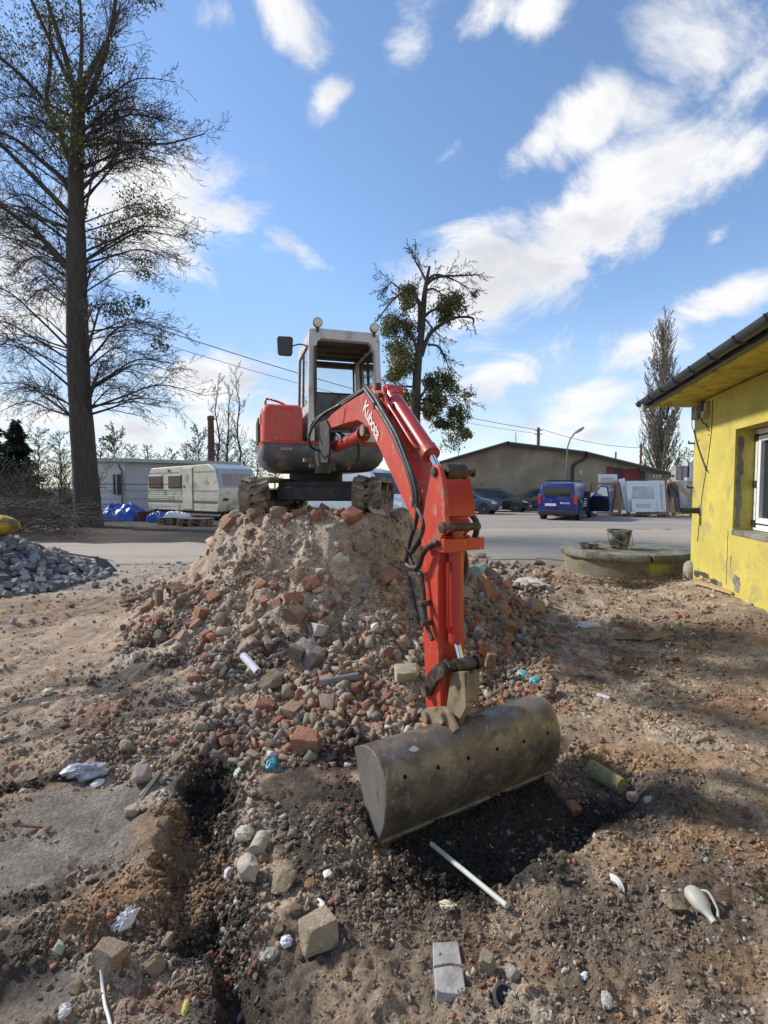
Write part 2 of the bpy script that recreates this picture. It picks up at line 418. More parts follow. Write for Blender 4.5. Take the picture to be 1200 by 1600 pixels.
def soil(x, y):
    def lerp(c, t, k): return c + (k - c) * t[..., None]
    _, r = mound(x, y)
    onm = sstep(1.02, .8, r)
    n1 = fbm(x, y, .9, 5, 51); n2 = fbm(x, y, 3.3, 5, 52); n3 = fbm(x, y, 11., 5, 53); n4 = fbm(x, y, 40., 3, 54)
    c = np.broadcast_to(BROWN, x.shape + (3,)).copy()
    c = lerp(c, sstep(.38, .62, n1 * .5 + n2 * .5), TAN)
    c = lerp(c, .8 * sstep(.52, .68, n2 * .6 + n3 * .4), PALE * .8)
    c = lerp(c, .55 * sstep(.57, .72, fbm(x, y, 1.6, 6, 55)), OCHRE * .8)
    c = lerp(c, .5 * sstep(.62, .74, fbm(x, y, 2.6, 6, 56)), BRICKC * .8)
    c = lerp(c, .7 * sstep(.58, .70, fbm(x, y, 1.3, 6, 57)) * (1 - onm), BLACK * 2.2)
    # far side, by the road: dusty sand
    c = lerp(c, sstep(5.2, 8.5, y) * .75 * sstep(4., 1., x - 0), PALE * .78)
    c = lerp(c, sstep(8.8, 10.2, y + (n2 - .5) * 1.5) * .8, np.array((.33, .285, .23)))
    c = lerp(c, onm * .72, TAN * 1.02)
    c = lerp(c, onm * .6 * sstep(.5, .64, fbm(x, y, 2.4, 5, 58)), PALE * .95)
    c = lerp(c, onm * .45 * sstep(.55, .68, fbm(x, y, 3.4, 5, 59)), OCHRE * .8)
    c = lerp(c, onm * .5 * sstep(.56, .68, fbm(x, y, 3.0, 5, 60)), BROWN)
    for cl in CLAY: c = lerp(c, blob(x, y, *cl, soft=.8, jit=.4) * .92, CLAYC)
    for b in SOILS_AND_SHADOW:
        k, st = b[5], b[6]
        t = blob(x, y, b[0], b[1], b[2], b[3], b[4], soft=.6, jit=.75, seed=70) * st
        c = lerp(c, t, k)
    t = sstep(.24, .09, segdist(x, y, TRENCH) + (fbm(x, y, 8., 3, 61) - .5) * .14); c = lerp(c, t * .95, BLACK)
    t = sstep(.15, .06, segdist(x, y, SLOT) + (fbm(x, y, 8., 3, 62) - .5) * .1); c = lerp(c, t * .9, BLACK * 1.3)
    t = sstep(.2, .08, segdist(x, y, BERM) + (fbm(x, y, 8., 3, 63) - .5) * .16); c = lerp(c, t * .7, OCHRE * .75)
    # verge beyond the road, and rough grass further off
    far = sstep(12.8, 13.6, y + (n1 - .5) * 2)
    c = lerp(c, far, np.array((.060, .047, .036)))
    c = lerp(c, sstep(32, 60, y), np.array((.085, .08, .05)))
    c = c * (.72 + .56 * n3[..., None]) * (.8 + .4 * n4[..., None])
    return c
SOILS_AND_SHADOW = [
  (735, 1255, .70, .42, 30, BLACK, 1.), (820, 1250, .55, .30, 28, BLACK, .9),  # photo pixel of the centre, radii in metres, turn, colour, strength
    (760, 1300, .62, .34, 28, BLACK, 1.), (905, 1245, .34, .2, 20, BLACK, .95), (690, 1355, .42, .16, 10, BLACK, .95), (520, 1300, .20, .34, 0, BLACK * 1.2, .9), (520, 1180, .22, .26, 0, BRICKC * .22, .85),  # black round the bucket: dark soil with the bucket's cast shadow painted in
    (455, 1235, .16, .22, 0, BLACK * 1.3, .8), (340, 1180, .12, .3, 0, BLACK * 1.4, .85), (60, 1105, .75, .17, 14, np.array((.05, .047, .043)), .9), (200, 1065, .55, .15, 18, np.array((.05, .045, .04)), .85),
    (410, 1070, .40, .16, 12, BLACK * 1.6, .85), (240, 1025, .42, .14, 18, BLACK * 1.6, .85), (180, 1140, .7, .09, 18, BLACK * 2.2, .8), (60, 1225, .35, .06, 16, BLACK * 1.2, .9), (110, 1470, .30, .13, 22, BLACK * 2., .8), (20, 1400, .25, .1, 22, BLACK * 1.6, .85),
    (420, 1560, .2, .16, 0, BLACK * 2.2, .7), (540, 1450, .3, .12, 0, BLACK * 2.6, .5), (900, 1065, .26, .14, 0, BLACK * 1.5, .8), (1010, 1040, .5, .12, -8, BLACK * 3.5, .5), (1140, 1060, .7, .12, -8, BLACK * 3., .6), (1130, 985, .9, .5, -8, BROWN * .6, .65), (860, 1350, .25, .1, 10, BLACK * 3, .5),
    (1060, 1220, .45, .09, -6, BLACK * 3., .5), (1000, 1185, .4, .14, 0, OCHRE, .7), (1180, 1330, .25, .2, 0, OCHRE * .95, .75), (1090, 1150, .3, .2, 0, PALE * .85, .6), (1000, 1330, .3, .1, 0, OCHRE * .8, .55), (250, 1345, .17, .09, 25, OCHRE * .9, .8), (210, 1385, .16, .1, 20, BRICKC * .9, .7), (260, 1540, .1, .07, 0, BRICKC * .8, .6),
    (750, 1480, .1, .1, 0, BRICKC * .8, .85), (560, 1330, .12, .1, 0, PALE * .7, .6), (390, 1290, .10, .14, 0, PALE * .8, .7), (1180, 1530, .2, .1, 0, OCHRE * .7, .7), (820, 1100, .28, .16, 0, BRICKC, .75), (860, 905, .5, .5, 0, OCHRE * .8, .5), (970, 925, .8, .35, 0, BROWN, .6),
    (120, 1000, 1.2, .5, 5, TAN * .95, .7), (60, 950, 1.2, .5, 5, OCHRE * .75, .45), (640, 1470, .4, .15, 0, BROWN * .6, .6)]
def ground_mat():
    m = bpy.data.materials.new('soil'); m.use_nodes = True; nt = m.node_tree; N = nt.nodes; L = nt.links
    p = N['Principled BSDF']; p.inputs['Specular IOR Level'].default_value = .25
    at_ = N.new('ShaderNodeAttribute'); at_.attribute_name = 'col'
    tc = N.new('ShaderNodeTexCoord')
    def noise(sc, det=8, r=.65):
        n = N.new('ShaderNodeTexNoise'); n.inputs['Scale'].default_value = sc; n.inputs['Detail'].default_value = det; n.inputs['Roughness'].default_value = r
        L.new(tc.outputs['Object'], n.inputs['Vector']); return n.outputs['Fac']
    def mul(col, fac, lo, hi):
        mr = N.new('ShaderNodeMapRange'); L.new(fac, mr.inputs[0]); mr.inputs[1].default_value = .3; mr.inputs[2].default_value = .7; mr.inputs[3].default_value = lo; mr.inputs[4].default_value = hi
        x = N.new('ShaderNodeVectorMath'); x.operation = 'SCALE'; L.new(col, x.inputs[0]); L.new(mr.outputs[0], x.inputs['Scale']); return x.outputs[0]
    nf = noise(75, 6); nm = noise(17, 6)
    c = mul(mul(at_.outputs['Color'], nf, .55, 1.5), nm, .7, 1.3)
    # grit: sparse small cells of paler or redder grain
    vo = N.new('ShaderNodeTexVoronoi'); vo.inputs['Scale'].default_value = 120; vo.inputs['Randomness'].default_value = 1; L.new(tc.outputs['Object'], vo.inputs['Vector'])
    sx = N.new('ShaderNodeSeparateColor'); L.new(vo.outputs['Color'], sx.inputs[0])
    gt = N.new('ShaderNodeMath'); gt.operation = 'GREATER_THAN'; L.new(sx.outputs[0], gt.inputs[0]); gt.inputs[1].default_value = .86
    lt = N.new('ShaderNodeMath'); lt.operation = 'LESS_THAN'; L.new(vo.outputs['Distance'], lt.inputs[0]); lt.inputs[1].default_value = .42
    gm = N.new('ShaderNodeMath'); gm.operation = 'MULTIPLY'; L.new(gt.outputs[0], gm.inputs[0]); L.new(lt.outputs[0], gm.inputs[1])
    rp = N.new('ShaderNodeValToRGB'); e = rp.color_ramp.elements; e[0].color = (.26, .21, .16, 1); e[1].color = (.22, .09, .05, 1)
    x = e.new(.5); x.color = (.16, .14, .125, 1); x = e.new(.8); x.color = (.30, .26, .215, 1); L.new(sx.outputs[1], rp.inputs[0])
    g2 = N.new('ShaderNodeMath'); g2.operation = 'MULTIPLY'; L.new(gm.outputs[0], g2.inputs[0]); g2.inputs[1].default_value = .5
    mx = N.new('ShaderNodeMix'); mx.data_type = 'RGBA'; L.new(g2.outputs[0], mx.inputs[0]); L.new(c, mx.inputs[6]); L.new(rp.outputs[0], mx.inputs[7])
    L.new(mx.outputs[2], p.inputs['Base Color'])
    mr = N.new('ShaderNodeMapRange'); L.new(nm, mr.inputs[0]); mr.inputs[3].default_value = .6; mr.inputs[4].default_value = 1.0; L.new(mr.outputs[0], p.inputs['Roughness'])
    b1 = N.new('ShaderNodeBump'); b1.inputs['Strength'].default_value = .9; b1.inputs['Distance'].default_value = .022; L.new(noise(48, 10, .7), b1.inputs['Height'])
    b2 = N.new('ShaderNodeBump'); b2.inputs['Strength'].default_value = .7; b2.inputs['Distance'].default_value = .004; L.new(gm.outputs[0], b2.inputs['Height']); L.new(b1.outputs[0], b2.inputs['Normal'])
    L.new(b2.outputs[0], p.inputs['Normal'])
    return m
SOILMAT = ground_mat()
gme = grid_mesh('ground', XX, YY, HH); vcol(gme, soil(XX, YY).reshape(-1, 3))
ground = link('ground', gme, SOILMAT); tag(ground, kind='structure')
ground['label'] = 'churned sandy building-site ground with dark wet soil and a rubble mound'

# road and yard: worn pale asphalt under dust, ragged edges
def sheet(name, poly, z, mat, step=.5, jit=.25, seed=0):
    pts = []
    n = len(poly)
    for i in range(n):
        a, b = Vector(poly[i]), Vector(poly[(i + 1) % n]); k = max(1, int((b - a).length / step))
        for j in range(k): pts.append(a.lerp(b, j / k))
    rr = random.Random(seed)
    vs = [(p.x + rr.uniform(-jit, jit) * .6, p.y + rr.uniform(-jit, jit) * .6, z) for p in pts]
    mb = MB(); mb.add(vs, [tuple(range(len(vs)))]); me_o = mb.build(name, mat)
    if me_o.data.polygons[0].normal.z < 0: me_o.data.flip_normals()
    return me_o
M_ROAD = M('dusty_asphalt', (.33, .28, .225), .9, var=.22, scale=.55, bump=.35, bscale=30, dirt=(.36, .31, .25), damt=.55, dscale=.35, streak=(.3, 3.2, 1))
M_YARD = M('yard_asphalt', (.27, .238, .20), .88, var=.22, scale=.4, bump=.3, bscale=30, dirt=(.31, .28, .24), damt=.5, dscale=.22, streak=(.3, 2.4, 1))
o = sheet('road', [(-60, 10.4), (-4, 10.3), (-1, 10.6), (2, 10.7), (5.0, 10.6), (14, 11.2), (30, 12), (30, 19), (4, 18.5), (0, 15), (-6, 13.7), (-20, 13.4), (-60, 13.2)], .012, M_ROAD, jit=.75, seed=1); tag(o, 'pale dusty road crossing behind the mound', kind='structure')
o = sheet('yard', [(0.2, 15.0), (4, 18.4), (30, 18.9), (60, 24), (60, 60), (3, 60), (2, 36), (0, 22)], .008, M_YARD, seed=2); tag(o, 'grey asphalt yard with parked cars', kind='structure')
# ------------------------------------------------------------------ mini excavator
RED = M('excavator_red', (.50, .050, .025), .42, var=.16, scale=3.2, dirt=(.24, .12, .075), damt=.24, dscale=7, coat=.15, bump=.05, bscale=70)
RED2 = M('cylinder_red', (.42, .028, .022), .33, var=.12, scale=4, dirt=(.2, .1, .07), damt=.2, dscale=9, coat=.3)
GREY = M('cab_grey', (.50, .505, .50), .5, var=.10, scale=4, dirt=(.30, .27, .22), damt=.26, dscale=6, bump=.05)
BODY = M('body_grey', (.08, .085, .094), .55, var=.2, scale=4, dirt=(.21, .18, .145), damt=.42, dscale=4, bump=.06)
DARK = M('dark_steel', (.028, .026, .024), .6, var=.3, scale=8, dirt=(.12, .095, .07), damt=.3, dscale=7, bump=.1)
GREASE = M('greasy_steel', (.055, .042, .034), .45, metal=.3, var=.35, scale=12, dirt=(.17, .12, .08), damt=.35, dscale=10, bump=.12)
RUBBER = M('track_rubber', (.055, .05, .045), .85, var=.3, scale=9, dirt=(.27, .215, .16), damt=.62, dscale=7, bump=.3, bscale=35)
HOSE = M('hose_rubber', (.022, .022, .023), .5, var=.3, scale=14, dirt=(.13, .11, .085), damt=.3, dscale=12)
CHROME = M('chrome_rod', (.62, .63, .64), .12, metal=1., var=.06, scale=30)
TANST = M('dusty_steel', (.24, .185, .115), .7, var=.28, scale=10, dirt=(.075, .055, .04), damt=.34, dscale=11, bump=.15)
WHITEPR = M('white_print', (.72, .68, .65), .5, var=.1, scale=25)
LENS = M('lamp_lens', (.62, .57, .42), .15, var=.1, coat=.8)
AMBER = M('amber_lens', (.75, .33, .03), .25, var=.1, coat=.5)
ROOFIN = M('roof_lining', (.06, .052, .045), .8, var=.2, scale=6, dirt=(.13, .11, .09), damt=.3)
PANE = glass('cab_pane', (.5, .53, .5), alpha=.10)

def c1(x, y): return 340 + .36667 * x, 470 + .36667 * y
def c2(x, y): return 500 + .275 * x, 560 + .275 * y
def c3(x, y): return 540 + .3 * x, 950 + .3 * y
HB = R(24.5); FWD = Vector((math.sin(HB), -math.cos(HB), 0)); U = Vector((math.cos(HB), math.sin(HB), 0)); BP0 = Vector((.455, 2.56, 0))
def bp(px, py, off=0.): return onplane(px, py, BP0 + U * off, U)
def bc(f, pts, off=0.): return [bp(*f(*p), off) for p in pts]
def spline(pts, k=6):
    P = [Vector(p) for p in pts]; out = []
    for i in range(len(P) - 1):
        p0, p1, p2, p3 = P[max(i - 1, 0)], P[i], P[i + 1], P[min(i + 2, len(P) - 1)]
        for j in range(k):
            t = j / k
            out.append(.5 * ((2 * p1) + (p2 - p0) * t + (2 * p0 - 5 * p1 + 4 * p2 - p3) * t * t + (3 * p1 - p0 - 3 * p2 + p3) * t ** 3))
    return out + [P[-1]]
UP = Vector((0, 0, 1))
ex = thing('mini_excavator', (-.8, 6.1, 1.25), 'red and grey mini excavator on top of the rubble mound, bucket lowered in front', 'excavator')

# --- boom
BO = -.085
boom_px = [(38, 350), (62, 320), (125, 270), (200, 222), (270, 184), (300, 172), (345, 262), (440, 430), (500, 570), (550, 700), (600, 790), (665, 850), (705, 930), (706, 985), (680, 1012), (590, 1000), (545, 960), (440, 740), (330, 500), (278, 420), (245, 374), (215, 352), (150, 368), (40, 405), (20, 380)]
mb = MB(); mb.prism(bc(c2, boom_px, BO), U * .17); boom = mb.build('boom', RED, ex, bevel=.008)
# weld bead band and lifting ears on the boom's crown
for off in (-.075, .055):
    mb = MB(); mb.prism(bc(c2, [(268, 190), (300, 150), (325, 148), (352, 168), (372, 215), (388, 300), (372, 345), (338, 250)], off), U * .02); mb.build('cylinder_bracket', RED, boom, bevel=.004)
mb = MB(); q = bp(*c2(340, 208), -.09) + U * .09; mb.cyl(q - U * .105, q + U * .105, .016, 14); mb.build('pin', GREASE, boom, smooth=40)
mb = MB(); q = bp(*c2(684, 962), -.14) + U * .14; mb.cyl(q - U * .128, q + U * .10, .021, 16); mb.cyl(q - U * .135, q - U * .118, .030, 16); mb.build('arm_pin', GREASE, boom, smooth=40)
# brand lettering painted on the boom flank
def text_mesh(name, body, origin, xdir, ydir, size, mat, parent, depth=.0015, shear=0., spacing=1.):
    cu = bpy.data.curves.new(name, 'FONT'); cu.body = body; cu.size = size; cu.extrude = 0; cu.shear = shear; cu.space_character = spacing
    cu.align_x = 'LEFT'; cu.offset = size * .022
    t = bpy.data.objects.new('tmp_text', cu); COL.objects.link(t)
    dg = bpy.context.evaluated_depsgraph_get(); me = bpy.data.meshes.new_from_object(t.evaluated_get(dg)); bpy.data.objects.remove(t)
    x = Vector(xdir).normalized(); y = (Vector(ydir) - x * Vector(ydir).dot(x)).normalized(); z = x.cross(y)
    off = rootloc(parent); m = Matrix((x, y, z)).transposed().to_4x4(); m.translation = Vector(origin) + z * depth - off
    me.transform(m); me.name = name
    me.materials.clear()
    return link(name, me, mat, parent)
k0 = bp(567, 640, BO - .002); k1 = bp(591, 692.5, BO - .002); upv = bp(582, 634, BO - .002) - k0
text_mesh('lettering', 'Kubota', k0, k1 - k0, upv, .132, WHITEPR, boom, depth=.003, spacing=.92)
# boom lift cylinder under the boom
mb = MB(); a, b = bp(*c1(505, 622), 0), bp(*c1(622, 570), 0); mb.cyl(a, b, .05, 20); mb.cyl(b - (b - a).normalized() * .04, b, .058, 20); lift = mb.build('lift_cylinder', RED2, ex, smooth=40)
mb = MB(); mb.cyl(b, b + (b - a).normalized() * .16, .026, 14); mb.build('rod', CHROME, lift, smooth=40)
mb = MB(); q = bp(*c1(628, 552), -.09) + U * .09; mb.cyl(q - U * .10, q + U * .10, .03, 14); mb.cyl(q - U * .115, q - U * .1, .042, 14); mb.build('pin', TANST, lift, smooth=40)
# arm cylinder above the boom
a, b = bp(*c2(415, 215), .0), bp(*c2(628, 542), .0); d = (b - a).normalized()
mb = MB(); mb.cyl(a, b, .049, 24); mb.cyl(b - d * .05, b + d * .012, .056, 24); mb.cyl(a - d * .02, a + d * .03, .053, 24)
armcyl = mb.build('arm_cylinder', RED2, ex, smooth=40)
mb = MB(); e = a - d * .055; mb.cyl(e - U * .04, e + U * .075, .052, 18); mb.build('cylinder_eye', RED2, armcyl, smooth=40)
mb = MB(); r1 = bp(*c2(668, 625), .0); mb.cyl(b, r1, .024, 16); mb.build('rod', CHROME, armcyl, smooth=40)
mb = MB(); side = -U * .052
mb.tube(spline([a + d * .10 + side, a + d * .12 + side * 1.45, a + d * .3 + side * 1.45, b - d * .10 + side * 1.45, b - d * .05 + side]), .011, 8)
mb.box(a + d * .12 + side * 1.2, (.03, .03, .03)); mb.build('oil_pipe', RED2, armcyl, smooth=50)
# --- arm (dipper)
arm_px = [(654, 830), (657, 870), (660, 950), (664, 1070), (667, 1120), (690, 1120), (686, 1060), (684.5, 1000), (684, 900), (686, 862), (694, 838)]
mb = MB(); mb.prism([bp(x, y, -.085) for x, y in arm_px], U * .17); arm = mb.build('arm', RED, ex, bevel=.006)
plate = [(640, 600), (662, 606), (678, 625), (694, 690), (706, 800), (713, 905), (714, 985), (690, 1008), (682, 1045), (660, 1095), (590, 1090), (568, 1020), (575, 960), (600, 800), (622, 680)]
for off in (-.118, .092):
    mb = MB(); mb.prism(bc(c2, plate, off), U * .026); mb.build('side_plate', RED, arm, bevel=.004)
mb = MB(); mb.prism(bc(c2, [(690, 660), (715, 800), (722, 900), (700, 905), (680, 780), (672, 690)], -.09), U * .18); mb.build('back_plate', RED2, arm, bevel=.004)
mb = MB(); q = bp(*c2(641, 645), -.13) + U * .13; mb.cyl(q - U * .125, q + U * .125, .018, 14); mb.cyl(q - U * .132, q - U * .116, .026, 14); mb.cyl(q - U * .06, q + U * .06, .05, 16); mb.cyl(q + U * .116, q + U * .13, .026, 14); mb.build('pin', GREASE, arm, smooth=40)
# cross tube and bucket cylinder down the front of the arm
cb = bp(712, 850, 0)
mb = MB(); mb.box(cb + U * .03, (.27, .075, .068), fr=(U, FWD, UP)); mb.box(cb - U * .045 + FWD * .02, (.14, .09, .075), fr=(U, FWD, UP)); mb.build('cross_tube', RED, arm, bevel=.006)
a, b = bp(712, 862, 0), bp(713, 1003, 0); d = (b - a).normalized()
mb = MB(); mb.cyl(a - d * .15, b, .041, 22); mb.cyl(b - d * .05, b, .045, 22); mb.cyl(a - d * .15, a - d * .1, .05, 18); bcyl = mb.build('bucket_cylinder', RED2, ex, smooth=40)
c = bp(692, 1044, -.12) + U * .12; mb = MB(); mb.cyl(b, c, .02, 14); mb.build('rod', CHROME, bcyl, smooth=40)
mb = MB(); mb.tube([a - U * .056 + FWD * .01 + d * .05, b - U * .056 + FWD * .01 - d * .1, b - U * .04 - d * .06], .009, 8); mb.build('oil_pipe', RED2, bcyl, smooth=50)
# linkage
mb = MB(); mb.cyl(c - U * .12, c + U * .10, .027, 18); mb.cyl(c - U * .05, c + U * .06, .04, 18); mb.cyl(c - U * .13, c - U * .108, .036, 18); mb.cyl(c + U * .085, c + U * .108, .038, 18); mb.build('link_pin', GREASE, ex, smooth=40)
for off in (-.108, .075):
    cl = [bp(694, 1030, off), bp(703, 1043, off), bp(698, 1056, off), bp(684, 1063, off), bp(675, 1076, off), bp(670, 1088, off), bp(660, 1086, off), bp(658, 1072, off), bp(668, 1052, off), bp(680, 1038, off)]
    mb = MB(); mb.prism(cl, U * .022); mb.build('curved_link', GREASE, ex, bevel=.004)
mb = MB(); q = bp(664, 1079, -.12) + U * .12; mb.cyl(q - U * .12, q + U * .10, .02, 14); mb.cyl(q - U * .13, q - U * .108, .032, 16); mb.build('pin', GREASE, ex, smooth=40)
mb = MB()
for off in (-.07, .045): mb.prism([bp(705, 1050, off), bp(726, 1050, off), bp(728, 1105, off), bp(715, 1132, off), bp(690, 1132, off), bp(698, 1100, off)], U * .03)
mb.prism([bp(708, 1056, -.05), bp(722, 1056, -.05), bp(722, 1100, -.05), bp(708, 1100, -.05)], U * .11)
mb.build('bucket_link', TANST, ex, bevel=.004)
# --- bucket
HK = R(30.5); FK = Vector((math.sin(HK), -math.cos(HK), 0)); UK = Vector((math.cos(HK), math.sin(HK), 0)); KP = Vector((-.032, 2.27, 0)); KW = 1.135
def kp(px, py): return onplane(px, py, KP, UK)
BUCKET = M('worn_bucket_steel', (.165, .15, .135), .38, metal=.5, var=.6, scale=4.5, dirt=(.19, .135, .095), damt=.40, dscale=6.5, bump=.35, bscale=30)
BUCKET_END = M('scraped_lit_steel', (.30, .285, .265), .42, metal=.6, var=.25, scale=4, dirt=(.15, .11, .08), damt=.36, dscale=7, bump=.12, bscale=60)  # end plates painted paler as if sunlit; cutting edge truly worn bright
def scratch(m, amt, vec):                # fine bright scoring over the steel
    nt = m.node_tree; N = nt.nodes; L = nt.links; p = N['Principled BSDF']
    src = p.inputs['Base Color'].links[0].from_socket
    tc = N.new('ShaderNodeTexCoord'); mp = N.new('ShaderNodeMapping'); mp.inputs['Scale'].default_value = vec; mp.inputs['Rotation'].default_value = (.2, .1, -HK + .15)
    L.new(tc.outputs['Object'], mp.inputs['Vector'])
    n = N.new('ShaderNodeTexNoise'); n.inputs['Scale'].default_value = 1; n.inputs['Detail'].default_value = 7; n.inputs['Roughness'].default_value = .7; L.new(mp.outputs[0], n.inputs['Vector'])
    mr = N.new('ShaderNodeMapRange'); L.new(n.outputs['Fac'], mr.inputs[0]); mr.inputs[1].default_value = .58; mr.inputs[2].default_value = .68; mr.inputs[4].default_value = amt
    mx = N.new('ShaderNodeMix'); mx.data_type = 'RGBA'; L.new(mr.outputs[0], mx.inputs[0]); L.new(src, mx.inputs[6]); mx.inputs[7].default_value = (.42, .39, .34, 1); L.new(mx.outputs[2], p.inputs['Base Color'])
scratch(BUCKET, .75, (60, 10, 12)); scratch(BUCKET, .5, (16, 16, 16)); scratch(BUCKET_END, .5, (30, 30, 5))
prof = [kp(*p) for p in ((557, 1166), (566, 1163.5), (575, 1165), (584, 1171), (592, 1183), (599, 1202), (604, 1228), (606.5, 1257), (603, 1290), (587, 1333))]
bk = MB(); n = len(prof)
inn = []
cen = sum(prof, Vector()) / n
for i, p in enumerate(prof):
    t = prof[min(i + 1, n - 1)] - prof[max(i - 1, 0)]; nn = Vector((t.cross(UK))).normalized()
    if nn.dot(cen - p) < 0: nn = -nn
    inn.append(p + nn * .012)
bk.prism(prof + inn[::-1], UK * KW)
bucket = bk.build('bucket', BUCKET, ex, smooth=28)
for k, off in enumerate((-.013, KW)):
    mb = MB(); mb.prism([p + UK * off for p in prof], UK * .013); mb.build('end_plate', BUCKET_END, bucket, bevel=.002)
t = (prof[-1] - prof[-2]).normalized(); nn = t.cross(UK).normalized()
if nn.dot(cen - prof[-1]) > 0: nn = -nn
e0 = prof[-2].lerp(prof[-1], .55)
mb = MB(); mb.prism([e0 + nn * .001, e0 + nn * .012, prof[-1] + t * .03 + nn * .010, prof[-1] + t * .03 - nn * .006, e0 - nn * .006], UK * KW); mb.build('cutting_edge', BUCKET_END, bucket, bevel=.002)
for hx, hy in ((310, 880), (482, 830), (640, 782), (790, 735), (928, 695), (1052, 652)):   # drain holes in a row
    px, py = c3(hx, hy)
    # point on the shell: slide the profile segment along the bucket
    best = None
    for i in range(2, 7):
        A, B = prof[i], prof[i + 1]; nrm = (B - A).cross(UK).normalized(); q = onplane(px, py, A, nrm)
        s = (q - A).dot(B - A) / (B - A).length_squared
        if -.02 <= s <= 1.02: best = (q, nrm if nrm.dot(cen - A) < 0 else -nrm)
    if best:
        q, nrm = best; mb = MB(); mb.cyl(q - nrm * .006, q + nrm * .0012, .0105, 12); mb.build('hole', M('hole_black', (.004, .004, .004), 1., var=.1), bucket)
# paint splash left on the bucket's back
px, py = c3(355, 735); A, B = prof[4], prof[5]; nrm = (B - A).cross(UK).normalized(); nrm = nrm if nrm.dot(cen - A) < 0 else -nrm
sp = [onplane(px + 8 * math.cos(k * .2618) * f, py + 5.5 * math.sin(k * .2618) * f, A + nrm * .002, nrm) for k, f in enumerate((1, .8, .95, .7, .9, .85, .6, .8, .95, .75, .85, 1.05, .9, .7, .8, .6, .9, .8, 1.1, .85, .7, .95, .8, .9))]
mb = MB(); mb.prism(sp, nrm * .0015); mb.build('paint_splash', M('splash_white', (.62, .60, .57), .8, var=.1), bucket)
# hanger ears welded on top
TOPC = bp(700, 1128, 0)
ears = MB()
for off in (-.125, -.02, .105):
    pr = [bp(659, 1110, off), bp(668, 1106, off), bp(690, 1104, off), bp(700, 1112, off), bp(714, 1140, off), bp(704, 1148, off), bp(668, 1138, off), bp(660, 1124, off)]
    ears.prism(pr, U * .022)
ears.build('hanger', TANST, bucket, bevel=.004)
mb = MB()
for px, py in ((664, 1121), (689, 1121)):
    q = bp(px, py, -.14) + U * .14; mb.cyl(q - U * .14, q + U * .125, .02, 14); mb.cyl(q - U * .148, q - U * .126, .032, 16)
mb.build('hanger_pin', TANST, bucket, smooth=40)
q0 = (prof[0] + prof[2]) / 2 + UK * KW / 2
# --- hoses
def hose(pts, off, r, f, name='hose', par=ex):
    o = [off] * len(pts) if not isinstance(off, (list, tuple)) else off
    mb = MB(); mb.tube(spline([bp(*f(*p), k) for p, k in zip(pts, o)], 5), r, 8); return mb.build(name, HOSE, par, smooth=60)
scratch(RED, .6, (24, 24, 7))
hose([(255, 172), (290, 225), (330, 285), (400, 400), (455, 520), (500, 640), (530, 740), (545, 830), (580, 900), (590, 960), (560, 1040), (520, 1100)], [-.075, -.10] + [-.115] * 10, .017, c2)
hose([(270, 165), (310, 215), (350, 285), (430, 420), (480, 540), (520, 650), (548, 760), (552, 860), (545, 930), (520, 1010), (505, 1090), (530, 1180), (575, 1230)], [-.07, -.095] + [-.118] * 11, .013, c2)
hose([(575, 1230), (588, 1330), (595, 1440), (608, 1520), (640, 1600)], -.115, .013, c2)
hose([(500, 1090), (490, 1160), (520, 1190), (560, 1180), (590, 1100), (640, 1055), (668, 1050)], -.13, .016, c2)
hose([(5, 330), (60, 300), (110, 262), (180, 215), (250, 180), (320, 150)], [-.09, -.07, -.05, -.05, -.05, -.05], .015, c2)
hose([(-60, 430), (-50, 380), (-10, 335), (60, 300), (120, 268), (190, 222), (262, 172)], [-.2, -.16, -.1, -.08, -.07, -.07, -.07], .014, c2)
hose([(800, 892), (850, 885), (888, 930), (885, 1000), (850, 1060)], [.1, .13, .14, .14, .12], .017, c2)
hose([(815, 1085), (828, 1150), (822, 1230), (800, 1290)], [.1, .13, .13, .1], .017, c2)
hose([(440, 300), (440, 400), (500, 520), (560, 600), (610, 650)], .02, .012, c2)
for k in range(3):
    hose([(455 + 12 * k, 690), (450 + 10 * k, 640), (462 + 12 * k, 590), (490 + 10 * k, 565), (520 + 8 * k, 575), (530 + 10 * k, 600)], [-.05 + .03 * k] * 6, .013, c1)
hose([(520, 445), (455, 480), (410, 530), (390, 580), (400, 625), (440, 640)], [-.12, -.2, -.25, -.25, -.2, -.1], .012, c1)
hose([(565, 540), (600, 610), (595, 680), (560, 720)], .12, .012, c1)
for (x, y) in ((612, 1390), (620, 1500)):
    mb = MB(); q = bp(*c2(x, y), -.105); mb.box(q, (.06, .03, .03), fr=(U, FWD, UP)); mb.cyl(q - U * .05, q - U * .02, .018, 8); mb.build('hose_clamp', GREASE, arm, bevel=.003)
for (x, y) in ((318, 270), (540, 825), (330, 160)):
    mb = MB(); q = bp(*c2(x, y), -.115); mb.cyl(q + UP * .02, q - UP * .02, .024, 10); mb.build('hose_fitting', GREASE, boom, smooth=40)

# --- slewing house
HH_ = R(16.5); FH = Vector((math.sin(HH_), -math.cos(HH_), 0)); UHH = Vector((math.cos(HH_), math.sin(HH_), 0)); FL = Vector((-.83, 5.5, 0))
def hp(a, b, z): return FL + UHH * a - FH * b + UP * z
FRM = (UHH, -FH, UP)
def hbox(mb, a0, a1, b0, b1, z0, z1): return mb.box(hp((a0 + a1) / 2, (b0 + b1) / 2, (z0 + z1) / 2), (abs(a1 - a0), abs(b1 - b0), z1 - z0), fr=FRM)
